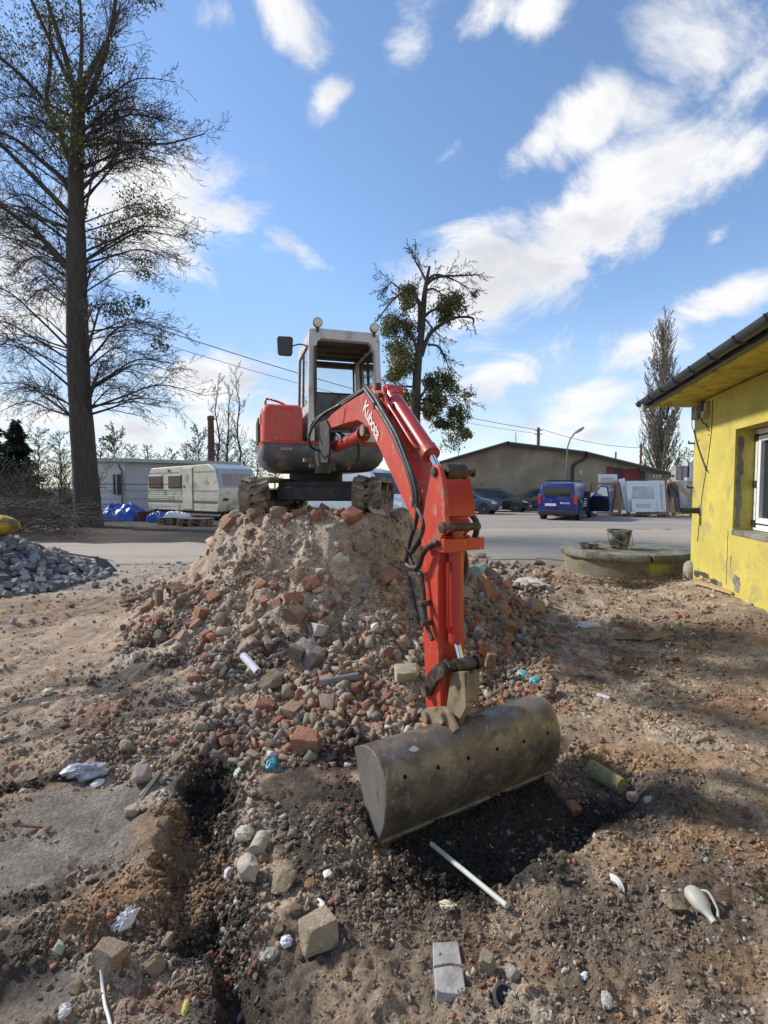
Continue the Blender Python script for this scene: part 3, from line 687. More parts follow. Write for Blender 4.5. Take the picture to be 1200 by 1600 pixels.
# lower body: plan outline with a rounded tail and rounded front corner, belly tucked under
def rounded(pts, r, k=5):
    out = []; n = len(pts)
    for i in range(n):
        p, a, b = Vector(pts[i]).to_2d(), Vector(pts[i - 1]).to_2d(), Vector(pts[(i + 1) % n]).to_2d()
        rr = r[i] if isinstance(r, (list, tuple)) else r
        e1 = (a - p); e2 = (b - p); l = min(rr, e1.length * .48, e2.length * .48)
        s, e = p + e1.normalized() * l, p + e2.normalized() * l
        for j in range(k + 1):
            t = j / k; out.append((s * (1 - t) * (1 - t) + p * 2 * t * (1 - t) + e * t * t))
    return out
plan = rounded([(-.50, .02), (.90, .02), (.90, 1.15), (.62, 1.55), (-.2, 1.55), (-.50, 1.2)], [.12, .15, .1, .35, .35, .1])
def plan_ring(z, s=0.): 
    c = Vector((.2, .75)); return [hp(*(p + (c - p).normalized() * s), z) for p in plan]
mb = MB(); mb.loft([plan_ring(1.735, .22), plan_ring(1.745, .16), plan_ring(1.80, .07), plan_ring(1.87, .01), plan_ring(1.93, 0), plan_ring(2.02, 0), plan_ring(2.03, .01)]); mb.build('lower_body', BODY, ex, smooth=40)
mb = MB(); mb.loft([plan_ring(2.03, -.004), plan_ring(2.055, -.008), plan_ring(2.06, .005)]); mb.build('red_ledge', RED, ex, smooth=40)
hood = rounded([(-.49, .06), (-.045, .06), (-.045, 1.2), (-.2, 1.5), (-.49, 1.2)], [.10, .03, .05, .2, .1])
def ring(pts, z, s, c): return [hp(*(p + (c - p).normalized() * s), z) for p in pts]
hc = Vector((-.26, .7))
mb = MB(); mb.loft([ring(hood, 2.06, 0, hc), ring(hood, 2.36, .006, hc), ring(hood, 2.42, .02, hc), ring(hood, 2.455, .05, hc), ring(hood, 2.47, .10, hc)]); hd = mb.build('hood', RED, ex, smooth=38)
mb = MB(); mb.tube(spline([hp(-.44, .2, 2.42), hp(-.44, .2, 2.50), hp(-.42, .23, 2.535), hp(-.35, .32, 2.54), hp(-.2, .45, 2.51), hp(-.15, .5, 2.44)]), .013, 8); mb.build('grab_rail', RED2, hd, smooth=60)
mb = MB(); hbox(mb, -.505, -.488, .20, .34, 2.26, 2.36); mb.build('side_marker', AMBER, hd, bevel=.006)
mb = MB(); hbox(mb, -.515, -.49, .5, 1.05, 2.08, 2.36); mb.build('side_grille', DARK, hd, bevel=.006)
mb = MB(); hbox(mb, -.30, -.17, .0125, .0185, 1.955, 1.985); mb.build('sticker', M('faded_sticker', (.42, .2, .17), .6, var=.4, scale=40), ex)
# cab
CW, CDp, Z0, Z1 = .87, 1.12, 2.06, 3.31
inset = .03
def cabp(a, b, z):                    # sides lean in a little towards the roof
    t = (z - Z0) / (Z1 - Z0); return hp(a + (.5 * CW - a) / (.5 * CW) * inset * t, b + .10 * (1 - b / CDp) * t, z)
def pillar(name, a, b, wa, wb, z0=Z0, z1=Z1, mat=GREY):
    mb = MB(); lo = [cabp(a + i * wa, b + j * wb, z0) for i, j in ((0, 0), (1, 0), (1, 1), (0, 1))]; hi = [cabp(a + i * wa, b + j * wb, z1) for i, j in ((0, 0), (1, 0), (1, 1), (0, 1))]
    mb.hexa(lo + hi); return mb.build(name, mat, cab, bevel=.014)
mb = MB(); hbox(mb, 0, CW, 0.02, CDp, Z0 - .03, Z0 + .05); cab = mb.build('cab_floor', DARK, ex, bevel=.01)
pillar('cab_pillar', 0, 0, .072, .10); pillar('cab_pillar', CW - .072, 0, .072, .10)
pillar('cab_pillar', 0, CDp - .10, .08, .10); pillar('cab_pillar', CW - .08, CDp - .10, .08, .10)
# front header with rounded inner corners
zc = Z1 - .10
fr_out = [(0, Z0 + .02), (0, Z1 - .09), (.03, Z1 - .03), (.09, Z1), (CW - .09, Z1), (CW - .03, Z1 - .03), (CW, Z1 - .09), (CW, Z0 + .02)]
def headr(pts): return [cabp(a, -.004, z) for a, z in pts]
mb = MB(); mb.prism(headr([(-.003, zc - .10), (-.003, Z1 - .08), (.03, Z1 - .02), (.09, Z1 + .012), (CW - .09, Z1 + .012), (CW - .03, Z1 - .02), (CW + .003, Z1 - .08), (CW + .003, zc - .10), (CW - .092, zc - .10), (CW - .10, zc - .04), (CW - .14, zc - .005), (.14, zc - .005), (.10, zc - .04), (.092, zc - .10)]), -FH * .09); mb.build('front_header', GREY, cab, bevel=.01)
mb = MB(); mb.loft([[cabp(a, b, Z1 - .07) for a, b in ((.02, .05), (CW - .02, .05), (CW - .02, CDp), (.02, CDp))], [cabp(a, b, Z1 - .01) for a, b in ((.0, .03), (CW, .03), (CW, CDp + .01), (.0, CDp + .01))], [cabp(a, b, Z1 + .035) for a, b in ((.05, .09), (CW - .05, .09), (CW - .05, CDp - .05), (.05, CDp - .05))]]); mb.build('roof', GREY, cab, bevel=.015)
mb = MB(); mb.hexa([cabp(a, b, z) for z in (Z1 - .10, Z1 - .072) for a, b in ((.06, .1), (CW - .06, .1), (CW - .06, CDp - .08), (.06, CDp - .08))]); mb.build('roof_lining', ROOFIN, cab)
for b in (.35, .6, .85):
    mb = MB(); mb.hexa([cabp(a, bb, z) for z in (Z1 - .125, Z1 - .10) for a, bb in ((.06, b), (CW - .06, b), (CW - .06, b + .03), (.06, b + .03))]); mb.build('roof_rib', ROOFIN, cab)
# header tray and side rails inside
mb = MB(); mb.hexa([cabp(a, bb, z) for z in (Z1 - .19, Z1 - .12) for a, bb in ((.08, CDp - .12), (CW - .08, CDp - .12), (CW - .08, CDp - .02), (.08, CDp - .02))]); mb.build('rear_header', ROOFIN, cab, bevel=.008)
for a in (.0, CW - .05):
    mb = MB(); mb.hexa([cabp(a + i, b, z) for z in (Z1 - .14, Z1 - .03) for i, b in ((0, .08), (.05, .08), (.05, CDp - .05), (0, CDp - .05))]); mb.build('side_rail', GREY, cab, bevel=.008)
mb = MB(); mb.hexa([cabp(a, bb, z) for z in (Z0, 2.78) for a, bb in ((.07, CDp - .06), (CW - .07, CDp - .06), (CW - .07, CDp - .02), (.07, CDp - .02))]); mb.build('rear_panel', M('rear_panel_grey', (.16, .18, .165), .6, var=.2, scale=8, dirt=(.1, .09, .07), damt=.35), cab, bevel=.006)
for (a, z) in ((.3, 2.4), (.42, 2.5)):
    mb = MB(); mb.cyl(hp(a, CDp - .075, z), hp(a, CDp - .06, z), .018, 10); mb.build('panel_bolt', DARK, cab)
mb = MB(); mb.quad(*[cabp(a, CDp - .03, z) for a, z in ((.08, 2.78), (CW - .08, 2.78), (CW - .08, Z1 - .12), (.08, Z1 - .12))]); mb.build('rear_window', PANE, cab)
mb = MB()
for (a0, a1, z0, z1) in ((.075, .10, 2.78, Z1 - .12), (CW - .10, CW - .075, 2.78, Z1 - .12), (.075, CW - .075, 2.78, 2.805), (.075, CW - .075, Z1 - .145, Z1 - .12)):
    mb.hexa([cabp(a, b, z) for z in (z0, z1) for a, b in ((a0, CDp - .045), (a1, CDp - .045), (a1, CDp - .018), (a0, CDp - .018))])
mb.build('window_seal', DARK, cab)
# left flank: lower panel, window with dark seal
mb = MB(); mb.hexa([cabp(a, b, z) for z in (Z0, 2.50) for a, b in ((.004, .09), (.05, .09), (.05, CDp - .09), (.004, CDp - .09))]); mb.build('side_panel', GREY, cab, bevel=.006)
mb = MB(); mb.quad(*[cabp(.02, b, z) for b, z in ((.1, 2.5), (CDp - .1, 2.5), (CDp - .1, Z1 - .13), (.1, Z1 - .13))]); mb.build('side_window', PANE, cab)
mb = MB()
for (b0, b1, z0, z1) in ((.09, .125, 2.49, Z1 - .12), (CDp - .13, CDp - .09, 2.49, Z1 - .12), (.09, CDp - .09, 2.485, 2.52), (.09, CDp - .09, Z1 - .15, Z1 - .12), (.60, .625, 2.5, Z1 - .13)):
    mb.hexa([cabp(a, b, z) for z in (z0, z1) for a, b in ((.008, b0), (.034, b0), (.034, b1), (.008, b1))])
mb.build('window_seal', DARK, cab)
# right flank: door with dark frame and pane
mb = MB()
for (b0, b1, z0, z1) in ((.12, .16, 2.1, Z1 - .13), (CDp - .2, CDp - .15, 2.1, Z1 - .13), (.12, CDp - .15, Z1 - .17, Z1 - .13), (.12, CDp - .15, 2.1, 2.14), (.12, CDp - .15, 2.55, 2.59), (.52, .555, 2.55, Z1 - .13)):
    mb.hexa([cabp(a, b, z) for z in (z0, z1) for a, b in ((CW - .036, b0), (CW - .006, b0), (CW - .006, b1), (CW - .036, b1))])
door = mb.build('door', DARK, cab, bevel=.004)
mb = MB(); mb.quad(*[cabp(CW - .02, b, z) for b, z in ((.16, 2.59), (CDp - .2, 2.59), (CDp - .2, Z1 - .17), (.16, Z1 - .17))]); mb.build('door_window', PANE, door)
mb = MB(); mb.hexa([cabp(a, b, z) for z in (2.14, 2.55) for a, b in ((CW - .03, .16), (CW - .01, .16), (CW - .01, CDp - .2), (CW - .03, CDp - .2))]); mb.build('door_panel', GREY, door, bevel=.004)
# outer handrail by the right pillar
mb = MB(); mb.tube(spline([cabp(CW + .01, .05, 2.35), cabp(CW + .05, .03, 2.4), cabp(CW + .05, .03, 2.75), cabp(CW + .01, .05, 2.8)]), .011, 8); mb.build('handrail', GREY, cab, smooth=60)
# front sill and lower front panel right of the boom
mb = MB(); hbox(mb, .30, CW, -.03, .06, 2.06, 2.16); mb.build('front_sill', GREY, cab, bevel=.015)
mb = MB(); hbox(mb, .072, .105, .02, .07, 2.06, Z1 - .2); mb.build('wiper_column', DARK, cab, bevel=.01)
# lamps
for a in (.10, CW - .07):
    lp = cabp(a, -.01, Z1 + .06)
    mb = MB(); mb.lathe(lp - FH * -.0, [(.03, -.03), (.05, -.01), (.054, .02), (.054, .035)], 20, ax=FH); mb.box(lp - UP * .07 - FH * .0, (.03, .03, .05), fr=FRM); lam = mb.build('work_lamp', DARK, ex, smooth=40)
    mb = MB(); mb.lathe(lp, [(.049, .034), (.042, .042), (.018, .046)], 20, ax=FH); mb.build('lens', LENS, lam, smooth=40)
# mirror on its stalk
mq = at(446, 540, 5.5)
mb = MB(); mb.tube(spline([cabp(.0, .06, 3.12), cabp(-.1, .03, 3.13), mq + UHH * .05 + UP * -.01]), .008, 6); mir = mb.build('mirror_stalk', DARK, ex, smooth=60)
fm = (FH * -1).lerp(UHH, .25).normalized()
mp = rounded([(-.08, -.105), (.075, -.105), (.085, .105), (-.09, .10)], .035, 4)
mb = MB(); mb.prism([mq + UHH * p.x + UP * p.y for p in mp], -FH * .045); mb.build('mirror', M('mirror_shell', (.035, .037, .04), .5, var=.15), mir, bevel=.012)
# swing post and brackets under the boom foot
foot = bp(*c2(35, 378), 0)
mb = MB()
for off in (-.11, .09):
    mb = MB(); mb.prism([bp(*c1(x, y), off) for x, y in ((436, 520), (458, 508), (474, 545), (476, 620), (468, 690), (440, 690), (432, 620))], U * .02); mb.build('boom_bracket', DARK, ex, bevel=.005)
mb = MB(); mb.cyl(foot - U * .14, foot + U * .14, .026, 14); mb.cyl(foot - U * .155, foot - U * .135, .04, 14); mb.build('boom_foot_pin', TANST, ex, smooth=40)
sw = bp(*c1(450, 690), .0)
mb = MB(); mb.cyl(sw - UP * .10, sw + UP * .14, .075, 18); mb.box(sw + (hp(.25, .1, sw.z) - sw) * .5 - UP * .02, ((hp(.25, .1, sw.z) - sw).length, .16, .10), fr=((hp(.25, .1, sw.z) - sw).normalized(), (hp(.25, .1, sw.z) - sw).normalized().cross(UP), UP)); mb.build('swing_post', DARK, ex, smooth=40)
mb = MB(); q = bp(*c1(418, 680), -.05); mb.box(q, (.24, .10, .035), fr=FRM); mb.box(q - UP * .045 + UHH * .02, (.16, .09, .05), fr=FRM); mb.build('swing_lug', TANST, ex, bevel=.006)
# --- undercarriage
TH = R(-6); FT = Vector((math.sin(TH), -math.cos(TH), 0)); UT = Vector((math.cos(TH), math.sin(TH), 0))
TR, TL = .203, 1.62
def track(cx, cy):
    front = Vector((cx, cy, 1.26 + TR)) - FT * TR                  # front idler centre
    rear = front - FT * (TL - 2 * TR)
    wd = .30
    def loop(r, n=14):
        pts = []
        for k in range(n + 1):
            a = -math.pi / 2 + math.pi * k / n; pts.append((front + FT * math.cos(a) * r + UP * math.sin(a) * r, FT * math.cos(a) + UP * math.sin(a)))
        for k in range(1, 4): t = k / 4; pts.append((front.lerp(rear, t) + UP * (r - .012 * math.sin(t * math.pi)), UP.copy()))
        for k in range(n + 1):
            a = math.pi / 2 + math.pi * k / n; pts.append((rear + FT * math.cos(a) * r + UP * math.sin(a) * r, FT * math.cos(a) + UP * math.sin(a)))
        for k in range(1, 4): t = k / 4; pts.append((rear.lerp(front, t) - UP * r, -UP))
        return pts
    outer = loop(TR - .022); inner = loop(TR - .05); n = len(outer)
    mb = MB(); vs = []
    for (po, _), (pi, _) in zip(outer, inner): vs += [po - UT * wd / 2, po + UT * wd / 2, pi + UT * wd / 2, pi - UT * wd / 2]
    fs = [(4 * i + k, 4 * i + (k + 1) % 4, 4 * ((i + 1) % n) + (k + 1) % 4, 4 * ((i + 1) % n) + k) for i in range(n) for k in range(4)]
    mb.add(vs, fs); tk = mb.build('track', RUBBER, ex, smooth=40)
    # lugs: equally spaced round the loop, chevron bars on both sides of a row of drive slots
    per = [0.]
    for i in range(n): per.append(per[-1] + (outer[(i + 1) % n][0] - outer[i][0]).length)
    total = per[-1]; N_ = 40
    def sample(s):
        s %= total
        for i in range(n):
            if per[i + 1] >= s: break
        t = (s - per[i]) / max(1e-6, per[i + 1] - per[i]); p, nn = outer[i]; p2, n2 = outer[(i + 1) % n]
        return p.lerp(p2, t), nn.lerp(n2, t).normalized()
    for k in range(N_):
        for side in (-1, 1):
            s0 = total * (k + (.5 if side > 0 else 0.)) / N_
            def cor(w, ds, h):
                p, nn = sample(s0 + ds); return p + UT * (side * w) + nn * h
            hw = total / N_ * .30; sk = .045
            ring0 = [cor(.022, -hw, 0), cor(.152, -hw + sk, 0), cor(.152, hw + sk, 0), cor(.022, hw, 0)]
            ring1 = [cor(.026, -hw * .75, .026), cor(.146, -hw * .7 + sk, .024), cor(.146, hw * .7 + sk, .024), cor(.026, hw * .75, .026)]
            if side < 0: ring0 = ring0[::-1]; ring1 = ring1[::-1]
            mb = MB(); mb.hexa(ring0 + ring1); mb.build('tread_lug', RUBBER, tk)
        if k % 1 == 0:
            s0 = total * (k + .25) / N_; p, nn = sample(s0); tg = nn.cross(UT)
            mb = MB(); mb.box(p + nn * .0035, (.028, .022, .012), fr=(UT, tg, nn)); mb.build('drive_slot', M('slot_black', (.008, .008, .008), .9, var=.1), tk)
    for c_, r_ in ((front, .145), (rear, .15)): mb = MB(); mb.cyl(c_ - UT * .09, c_ + UT * .09, r_, 22); mb.cyl(c_ - UT * .12, c_ + UT * .12, .06, 16); mb.build('idler_wheel', TANST, tk, smooth=40)
    mb = MB(); q = front.lerp(rear, .5) ; mb.box(q, (.14, TL - .65, .13), fr=(UT, FT, UP)); mb.build('track_frame', DARK, tk, bevel=.02)
    for t in (.25, .5, .75): c_ = front.lerp(rear, t) - UP * .10; mb = MB(); mb.cyl(c_ - UT * .10, c_ + UT * .10, .055, 14); mb.build('roller', TANST, tk, smooth=40)
    return front.lerp(rear, .5)
ca = track(-1.385, 5.2); cbk = track(-.187, 5.07)
mid = (ca + cbk) / 2
mb = MB(); mb.box(mid + UP * .06, (.95, .62, .20), fr=(UT, FT, UP)); mb.box(mid + FT * .42 + UP * .02, (.90, .05, .16), fr=(UT, FT, UP)); mb.build('undercarriage', DARK, ex, bevel=.02)
mb = MB(); tc_ = hp(.2, .75, 0); mb.cyl(Vector((tc_.x, tc_.y, 1.55)), Vector((tc_.x, tc_.y, 1.75)), .33, 28); mb.build('slew_ring', DARK, ex, smooth=40)
# ------------------------------------------------------------------ yellow house on the right
YEL = M('yellow_render', (.56, .465, .10), .9, var=.16, scale=1.6, dirt=(.36, .33, .13), damt=.26, dscale=3.0, bump=.7, bscale=55, det=10)
YELD = M('yellow_soffit', (.55, .45, .05), .85, var=.16, scale=3, dirt=(.25, .19, .07), damt=.34, dscale=4, bump=.2, bscale=30)
GUT = M('gutter_anthracite', (.035, .037, .042), .45, var=.15, scale=5)
CONC = M('old_concrete', (.25, .235, .205), .92, var=.3, scale=5, dirt=(.10, .095, .07), damt=.45, dscale=4, bump=.6, bscale=25)
PVC = M('white_pvc', (.74, .75, .76), .35, var=.05, scale=5, dirt=(.45, .42, .37), damt=.18)
WOOD = M('raw_timber', (.40, .27, .15), .8, var=.25, scale=9, streak=(1, 1, 1), dirt=(.2, .13, .08), damt=.3, bump=.2)
WOODG = M('weathered_timber', (.23, .185, .14), .88, var=.3, scale=10, dirt=(.12, .095, .07), damt=.35, bump=.3)
DGLASS = glass('dark_window_glass', (.015, .02, .022), .04)
BLK = M('black_plastic', (.022, .022, .024), .5, var=.2)
C0 = Vector((4.91, 7.95, 0)); DH = Vector((-.25, -.968, 0)).normalized(); NH = Vector((-.968, .25, 0)).normalized()
def wp(t, z, out=0.): return C0 + DH * t + NH * out + UP * z
house = thing('yellow_house', (6.5, 5, 0), 'low yellow rendered house with a dark gutter at the right edge', 'house')
WT = .34; T0, T1, ZS, ZH, TOP = 1.53, 3.3, 1.0, 2.3, 2.86
mb = MB(); L_ = 8.0
for (a, b, z0, z1) in ((0, T0, -.4, TOP), (T0, T1, -.4, ZS), (T0, T1, ZH, TOP), (T1, L_, -.4, TOP)):
    mb.hexa([wp(a, z0, -WT), wp(b, z0, -WT), wp(b, z0), wp(a, z0), wp(a, z1, -WT), wp(b, z1, -WT), wp(b, z1), wp(a, z1)])
wall = mb.build('wall', YEL, house)
mb = MB(); mb.hexa([wp(0, -.4, -4), wp(.34, -.4, -4), wp(.34, -.4, -WT - .002), wp(0, -.4, -WT - .002), wp(0, TOP, -4), wp(.34, TOP, -4), wp(.34, TOP, -WT - .002), wp(0, TOP, -WT - .002)]); mb.build('gable_wall', YEL, house)
# dark interior so that the window reads
mb = MB(); mb.quad(wp(T0 - .5, .5, -2.2), wp(T1 + 1, .5, -2.2), wp(T1 + 1, 2.8, -2.2), wp(T0 - .5, 2.8, -2.2)); mb.build('inner_wall', M('inner_wall_grey', (.2, .19, .17), .9), house)
def wbox(mb, a, b, z0, z1, o0, o1): return mb.hexa([wp(a, z0, o0), wp(b, z0, o0), wp(b, z0, o1), wp(a, z0, o1), wp(a, z1, o0), wp(b, z1, o0), wp(b, z1, o1), wp(a, z1, o1)])
win = MB()
for (a, b, z0, z1) in ((T0 + .012, T0 + .08, ZS + .01, ZH - .01), (T1 - .08, T1 - .01, ZS + .01, ZH - .01), (T0 + .08, T1 - .08, ZS + .01, ZS + .08), (T0 + .08, T1 - .08, ZH - .08, ZH - .01)): wbox(win, a, b, z0, z1, -.30, -.22)
window = win.build('window', PVC, house, bevel=.006)
mb = MB()
for (a, b, z0, z1) in ((T0 + .10, T0 + .17, ZS + .10, ZH - .10), (T0 + .80, T0 + .87, ZS + .10, ZH - .10), (T0 + .17, T0 + .80, ZS + .10, ZS + .17), (T0 + .17, T0 + .80, ZH - .17, ZH - .10)): wbox(mb, a, b, z0, z1, -.285, -.215)
mb.build('sash', PVC, window, bevel=.006)
mb = MB(); mb.quad(wp(T0 + .08, ZS + .08, -.26), wp(T1 - .08, ZS + .08, -.26), wp(T1 - .08, ZH - .08, -.26), wp(T0 + .08, ZH - .08, -.26)); mb.build('pane', DGLASS, window)
mb = MB(); wbox(mb, T0 + .082, T0 + .1, ZS + .085, ZH - .085, -.27, -.218); mb.build('seal', BLK, window)
for z in (ZS + .05, 1.55, ZH - .16):
    mb = MB(); wbox(mb, T0 + .005, T0 + .10, z, z + .09, -.2195, -.208); mb.build('fixing_tape', BLK, window)
mb = MB(); wbox(mb, T0 - .0, T1, ZS - .06, ZS + .004, -.21, .012); mb.build('rough_sill', CONC, house, bevel=.01)
mb = MB(); rr = random.Random(4); nz = 26      # broken edge of the render down the jamb, showing grey mortar
lft = [wp(T0 + .004, ZS + .04 + i * 1.22 / nz, -.07 - rr.uniform(0, .035)) for i in range(nz)]; rgt = [wp(T0 + .004, ZS + .04 + i * 1.22 / nz, -.035 + rr.uniform(-.01, .02)) for i in range(nz)]
for i in range(nz - 1): mb.quad(lft[i], rgt[i], rgt[i + 1], lft[i + 1])
mb.build('mortar_scar', CONC, house)
# eaves: soffit, round trim, gutter with brackets, roof
OV = .58
def ep(t, o, z): return C0 + DH * t + NH * o + UP * z
mb = MB(); mb.hexa([ep(-.42, -.4, TOP), ep(L_, -.4, TOP), ep(L_, OV, TOP + .05), ep(-.42, OV, TOP + .05), ep(-.42, -.4, TOP + .05), ep(L_, -.4, TOP + .05), ep(L_, OV, TOP + .09), ep(-.42, OV, TOP + .09)]); mb.build('soffit', YELD, house)
mb = MB(); mb.tube([ep(-.30 + i * .4, OV - .08, TOP + .045 + .006 * math.sin(i * 2.1)) for i in range(21)], .048, 10); mb.build('eaves_trim', YELD, house, smooth=60)
mb = MB(); mb.hexa([ep(-.46, -4, TOP + .9), ep(L_, -4, TOP + .9), ep(L_, OV + .05, TOP + .10), ep(-.46, OV + .05, TOP + .10), ep(-.46, -4, TOP + .98), ep(L_, -4, TOP + .98), ep(L_, OV + .05, TOP + .16), ep(-.46, OV + .05, TOP + .16)]); roof = mb.build('roof', GUT, house)
mb = MB(); mb.hexa([ep(-.46, OV - .01, TOP + .03), ep(L_, OV - .01, TOP + .03), ep(L_, OV + .03, TOP + .03), ep(-.46, OV + .03, TOP + .03), ep(-.46, OV - .01, TOP + .155), ep(L_, OV - .01, TOP + .155), ep(L_, OV + .03, TOP + .155), ep(-.46, OV + .03, TOP + .155)]); mb.build('fascia', GUT, house)
gp = []; 
for k in range(9): a = math.pi * k / 8; gp.append((OV + .105 + .07 * math.cos(a), TOP + .135 - .075 * math.sin(a)))
for k in range(9): a = math.pi * (8 - k) / 8; gp.append((OV + .105 + .062 * math.cos(a), TOP + .135 - .067 * math.sin(a)))
mb = MB(); mb.loft([[ep(t, o, z) for o, z in gp] for t in (-.52, L_)]); gut = mb.build('gutter', GUT, house, smooth=40)
mb = MB(); mb.prism([ep(-.52, OV + .105 + .07 * math.cos(math.pi * k / 8), TOP + .135 - .075 * math.sin(math.pi * k / 8)) for k in range(9)], DH * .01); mb.build('end_cap', GUT, gut)
for i in range(8):
    t = -.3 + i * .62; mb = MB(); mb.tube([ep(t, OV + .105 + .078 * math.cos(math.pi * k / 8), TOP + .137 - .083 * math.sin(math.pi * k / 8)) for k in range(9)], .009, 6); mb.build('gutter_bracket', GUT, gut, smooth=60)
mb = MB(); mb.cyl(ep(-.24, OV + .105, TOP + .07), ep(-.24, OV + .105, TOP - .05), .04, 14); mb.build('spout', M('spout_grey', (.35, .34, .32), .6), gut, smooth=40)
# wall fittings
mb = MB(); wbox(mb, .12, .34, 2.60, 2.80, .001, .09); mb.build('junction_box', M('box_grey', (.30, .30, .29), .7, dirt=(.12, .1, .07), damt=.4), house, bevel=.01)
mb = MB(); wbox(mb, .50, .63, 2.58, 2.68, .001, .08); wbox(mb, .55, .62, 2.68, 2.80, .001, .06); mb.build('meter_box', M('box_beige', (.40, .34, .22), .7, dirt=(.15, .1, .06), damt=.45), house, bevel=.008)
mb = MB(); wbox(mb, .40, .46, 2.64, 2.84, .001, .05); mb.build('conduit', DARK, house, bevel=.008)
mb = MB(); mb.tube(spline([wp(.36, 2.62, .03), wp(.42, 2.52, .02), wp(.55, 2.48, .02), wp(.62, 2.40, .02), wp(.66, 2.38, .02)]), .008, 6); mb.build('cable', HOSE, house, smooth=60)
mb = MB(); mb.tube(spline([wp(.02, 2.45, .012), wp(.14, 2.28, .014), wp(.34, 2.05, .012), wp(.60, 1.82, .02), wp(.66, 1.80, .04)]), .011, 6); mb.build('cable', HOSE, house, smooth=60)
mb = MB(); mb.tube(spline([wp(.74, 2.80, .008), wp(.72, 2.35, .006), wp(.60, 1.9, .006), wp(.44, 1.45, .006), wp(.34, .95, .006), wp(.30, .72, .006)]), .0045, 5); mb.build('thin_cable', DARK, house, smooth=60)
for t, z in ((.22, 2.28), (.62, 2.32)):
    mb = MB(); mb.cyl(wp(t, z, -.01), wp(t, z, .006), .013, 8); mb.build('bolt_hole', BLK, house)
mb = MB(); mb.ring(wp(.36, 1.20, 0), wp(.36, 1.20, .26), .045, .036, 16); mb.build('stub_pipe', BLK, house, smooth=40)
mb = MB(); mb.lathe(wp(.36, 1.2, .001), [(.09, 0), (.075, .008), (.05, .012)], 14, ax=NH); mb.build('mortar_collar', CONC, house, smooth=40)
for z in (2.25, 1.55):
    mb = MB(); mb.cyl(wp(.035, z, 0), wp(.035, z, .09), .014, 8); mb.cyl(wp(.035, z, .085), wp(.035, z + .04, .085), .012, 8); mb.build('hinge_hook', DARK, house, smooth=40)
mb = MB(); mb.tube([ep(-.2, .32, TOP + .01), ep(-.22, .34, TOP - .12), ep(-.24, .36, TOP - .2)], .014, 6); mb.tube([ep(-.3, .38, TOP - .05), ep(-.24, .36, TOP - .2), ep(-.2, .33, TOP - .17)], .010, 6); mb.build('dangling_bracket', DARK, house, smooth=40)
mb = MB(); mb.tube(spline([wp(.10, 2.75, .02), wp(-.02, 2.6, .03), wp(-.03, 2.5, .02), wp(.03, 2.45, .01)]), .006, 5); mb.build('cable', HOSE, house, smooth=60)
# patches of bared grey render and damp near the ground
def wallpatch(name, t, z, rx, rz_, mat, seed, out=.003):
    rr = random.Random(seed); pts = []
    for k in range(22):
        a = 2 * math.pi * k / 22; s = rr.uniform(.6, 1.1); pts.append(wp(t + math.cos(a) * rx * s, z + math.sin(a) * rz_ * s, 0))
    mb = MB(); mb.prism(pts, NH * out); mb.build(name, mat, house)
for i, (t, z, rx, rz_) in enumerate(((1.72, .34, .13, .12), (1.52, .60, .018, .08), (1.2, .22, .1, .05))): wallpatch('bare_patch', t, z, rx, rz_, CONC, 30 + i)
for i, (t, z, rx, rz_) in enumerate(((.30, .22, .16, .06), (.62, .25, .25, .05), (1.0, .22, .25, .045))): wallpatch('damp_stain', t, z, rx, rz_, M('damp_black', (.06, .055, .04), .95, var=.4, scale=20), 40 + i, .0022)
mb = MB(); mb.tube([wp(1.40 + .012 * math.sin(i * 2.3), .98 - i * .06, .002) for i in range(13)], .004, 4); mb.build('crack', DARK, house)

# ------------------------------------------------------------------ round concrete shaft with slab lid
SC = Vector((4.50, 9.28, 0)); SR = 1.14; SZ = .44
sh = thing('concrete_shaft', (SC.x, SC.y, 0), 'round concrete shaft with a cracked mossy slab lid beside the yellow house', 'shaft')
RINGM = M('shaft_ring', (.20, .175, .12), .92, var=.3, scale=3, dirt=(.42, .34, .06), damt=.42, dscale=1.6, bump=.5, bscale=25)
mb = MB(); mb.lathe(SC, [(SR - .10, -.2), (SR - .09, .1), (SR - .085, SZ - .14)], 64); mb.build('ring_wall', RINGM, sh, smooth=40)
SLAB = M('slab_concrete', (.23, .215, .18), .95, var=.32, scale=6, dirt=(.095, .10, .055), damt=.52, dscale=3.2, bump=.9, bscale=22)
for k, (a0, a1) in enumerate(((-86, 92), (94, 272))):
    rr = random.Random(k); mb = MB(); pts = []
    for i in range(31):
        a = R(a0 + (a1 - a0) * i / 30 - 8); s = SR + rr.uniform(-.018, .014); pts.append((math.cos(a) * s, math.sin(a) * s))
    mb.loft([[SC + Vector((x * f, y * f, z)) for x, y in pts] for f, z in ((.985, SZ - .13), (1.0, SZ - .10), (1.004, SZ - .04), (.985, SZ - .005), (.95, SZ + .004 * k))]); mb.build('slab_half', SLAB, sh, smooth=45)
